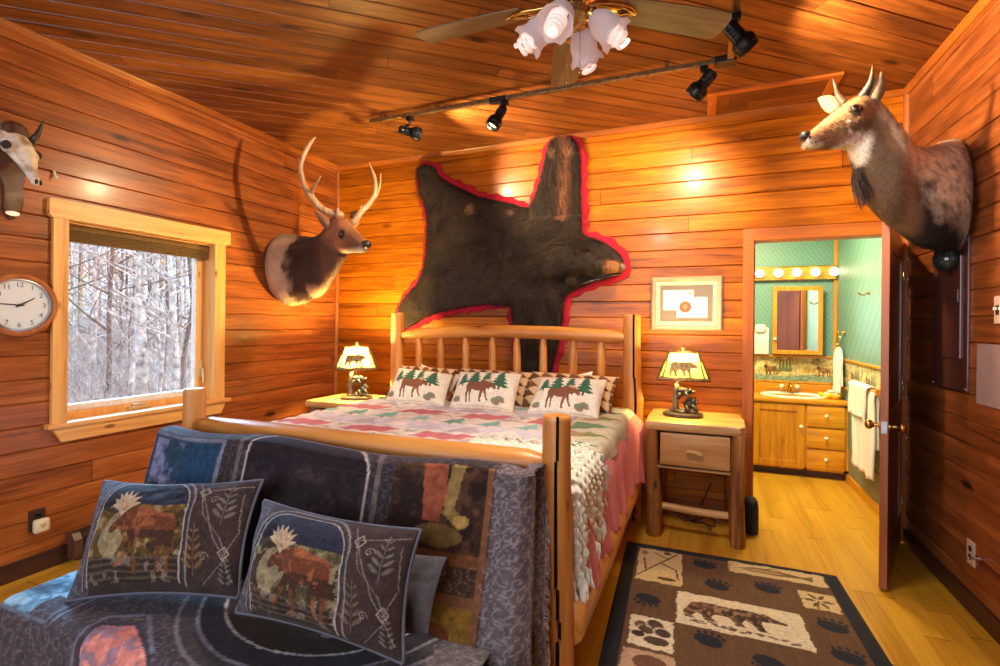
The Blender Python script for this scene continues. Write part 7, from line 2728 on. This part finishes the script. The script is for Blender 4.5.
for i in range(5):
    c = at(759.5 + 18.6 * i, 281 - 0.6 * i, Y=BY - 0.10)
    MB().lathe([(0.026, 0), (0.026, 0.022), (0.018, 0.03)], (c[0], BY - 0.05, 1.938), axis=(0, -1, 0), seg=18).build('socket', M['brass'], vl, smooth=True, angle=40)
    MB().ell((c[0], BY - 0.112, 1.938), 0.042, 18, 12).build('bulb', M['globe'], vl, smooth=True)
    light('vanity_bulb_glow', 'POINT', (c[0], BY - 0.112, 1.938), 4.5, (1.0, 0.83, 0.55), size=0.042)
hdv = thing('hair_dryer_holder', 'white wall box for a hair dryer left of the mirror cabinet', 'wall box', (0.58, BY, 1.26))
MB().box((0.495, BY - 0.07, 1.110), (0.650, BY - 0.001, 1.385), 0.012).build('box', M['white'], hdv, smooth=True, angle=40)
MB().lathe([(0.001, -0.01), (0.055, -0.01), (0.06, 0.02), (0.045, 0.05), (0.02, 0.055)], (0.572, BY - 0.05, 1.36), axis=(0, -0.3, 1), seg=20).build('dryer_head', M['white'], hdv, smooth=True, angle=40)
mb = MB()
for dx in (-0.03, 0.03):
    mb.ell((0.572 + dx, BY - 0.071, 1.22), (0.006, 0.003, 0.006), 8, 5)
mb.build('buttons', plain('grey_button', (120, 120, 120), 0.5), hdv, smooth=True)

# towels of the bathroom's right wall
M['towel'] = plain('white_terry', (242, 232, 214), 0.95, var=0.05, scale=200, bumps=0.5)
tr = thing('towel_ring', 'brass towel ring in the bathroom corner', 'towel ring', (XR, 5.52, 1.33))
MB().lathe([(0.026, 0), (0.022, 0.01), (0.010, 0.016), (0.010, 0.045), (0.016, 0.05), (0.001, 0.058)], (XR, 5.52, 1.345), axis=(-1, 0, 0), seg=16).build('bracket', M['brass'], tr, smooth=True)
pts = [(XR - 0.05, 5.52 + 0.068 * math.sin(t), 1.270 + 0.075 * math.cos(t)) for t in np.linspace(0, 2 * PI, 32)]
MB().tube(pts, 0.005, 8, cap=False).build('ring', M['brass'], tr, smooth=True)


def towel(name, label, y0, y1, x, ztop, zf, zb, th, pinch=1.0, seed=0):
    nu, nv = 40, 46
    P = np.zeros((nu, nv, 3))
    for i in range(nu):
        s = i / (nu - 1)
        for j in range(nv):
            t = j / (nv - 1) * 2 - 1                           # -1 back hem, 0 fold, 1 front hem
            front = t > 0
            drop = abs(t) * ((ztop - zf) if front else (ztop - zb))
            k = pinch + (1 - pinch) * min(1, abs(t) * 3.2)
            y = (y0 + y1) / 2 + (y1 - y0) * (s - 0.5) * k
            c = min(1, abs(t) * 9)
            xx = x - (th if front else -th) * math.sin(c * PI / 2)
            w = 0.010 * math.sin(s * 16 + seed) * min(1, abs(t) * 4) + 0.006 * math.sin(s * 37 + t * 4) * abs(t)
            P[i, j] = (xx + (w if front else 0.3 * w), y + 0.004 * math.sin(t * 9 + s * 3), ztop - drop + (0.006 * math.sin(s * 11 + seed)) * abs(t))
    return tag(grid_obj(name, P, None, M['towel'], thick=0.010), label, 'towel')


towel('hand_towel', 'white hand towel hanging from the brass ring beside the mirror', 5.42, 5.62, XR - 0.05, 1.215, 0.78, 0.84, 0.014, 0.45, 1)
tb = thing('towel_bar', 'wooden towel bar on the bathroom right wall', 'towel bar', (XR, 4.68, 0.93))
MB().tube([(XR - 0.07, 4.32, 0.93), (XR - 0.07, 5.02, 0.93)], 0.011, 12).build('bar', M['oak_y'], tb, smooth=True)
for y in (4.32, 5.02):
    MB().box((XR - 0.085, y - 0.012, 0.905), (XR - 0.002, y + 0.012, 0.955), 0.006).build('bracket', M['oak_z'], tb)
towel('bath_towel', 'long white bath towel on the bar by the bathroom door', 4.36, 4.86, XR - 0.07, 0.946, 0.28, 0.5, 0.020, 1.0, 2)
towel('folded_towel', 'short white towel folded over the bath towel on the bar', 4.44, 4.93, XR - 0.07, 0.966, 0.70, 0.66, 0.040, 1.0, 4)
hk = thing('robe_hook', 'brass robe hook on the green bathroom wall beside the doorway', 'hook', (XR, 4.80, 1.673))
MB().lathe([(0.02, 0), (0.016, 0.006), (0.008, 0.010)], (XR, 4.80, 1.673), axis=(-1, 0, 0), seg=14).build('base', M['brass'], hk, smooth=True)
MB().tube([(XR - 0.008, 4.80, 1.673), (XR - 0.04, 4.80, 1.655), (XR - 0.07, 4.80, 1.668), (XR - 0.08, 4.80, 1.690)], [0.006, 0.006, 0.006, 0.008], 8).build('prong', M['brass'], hk, smooth=True)
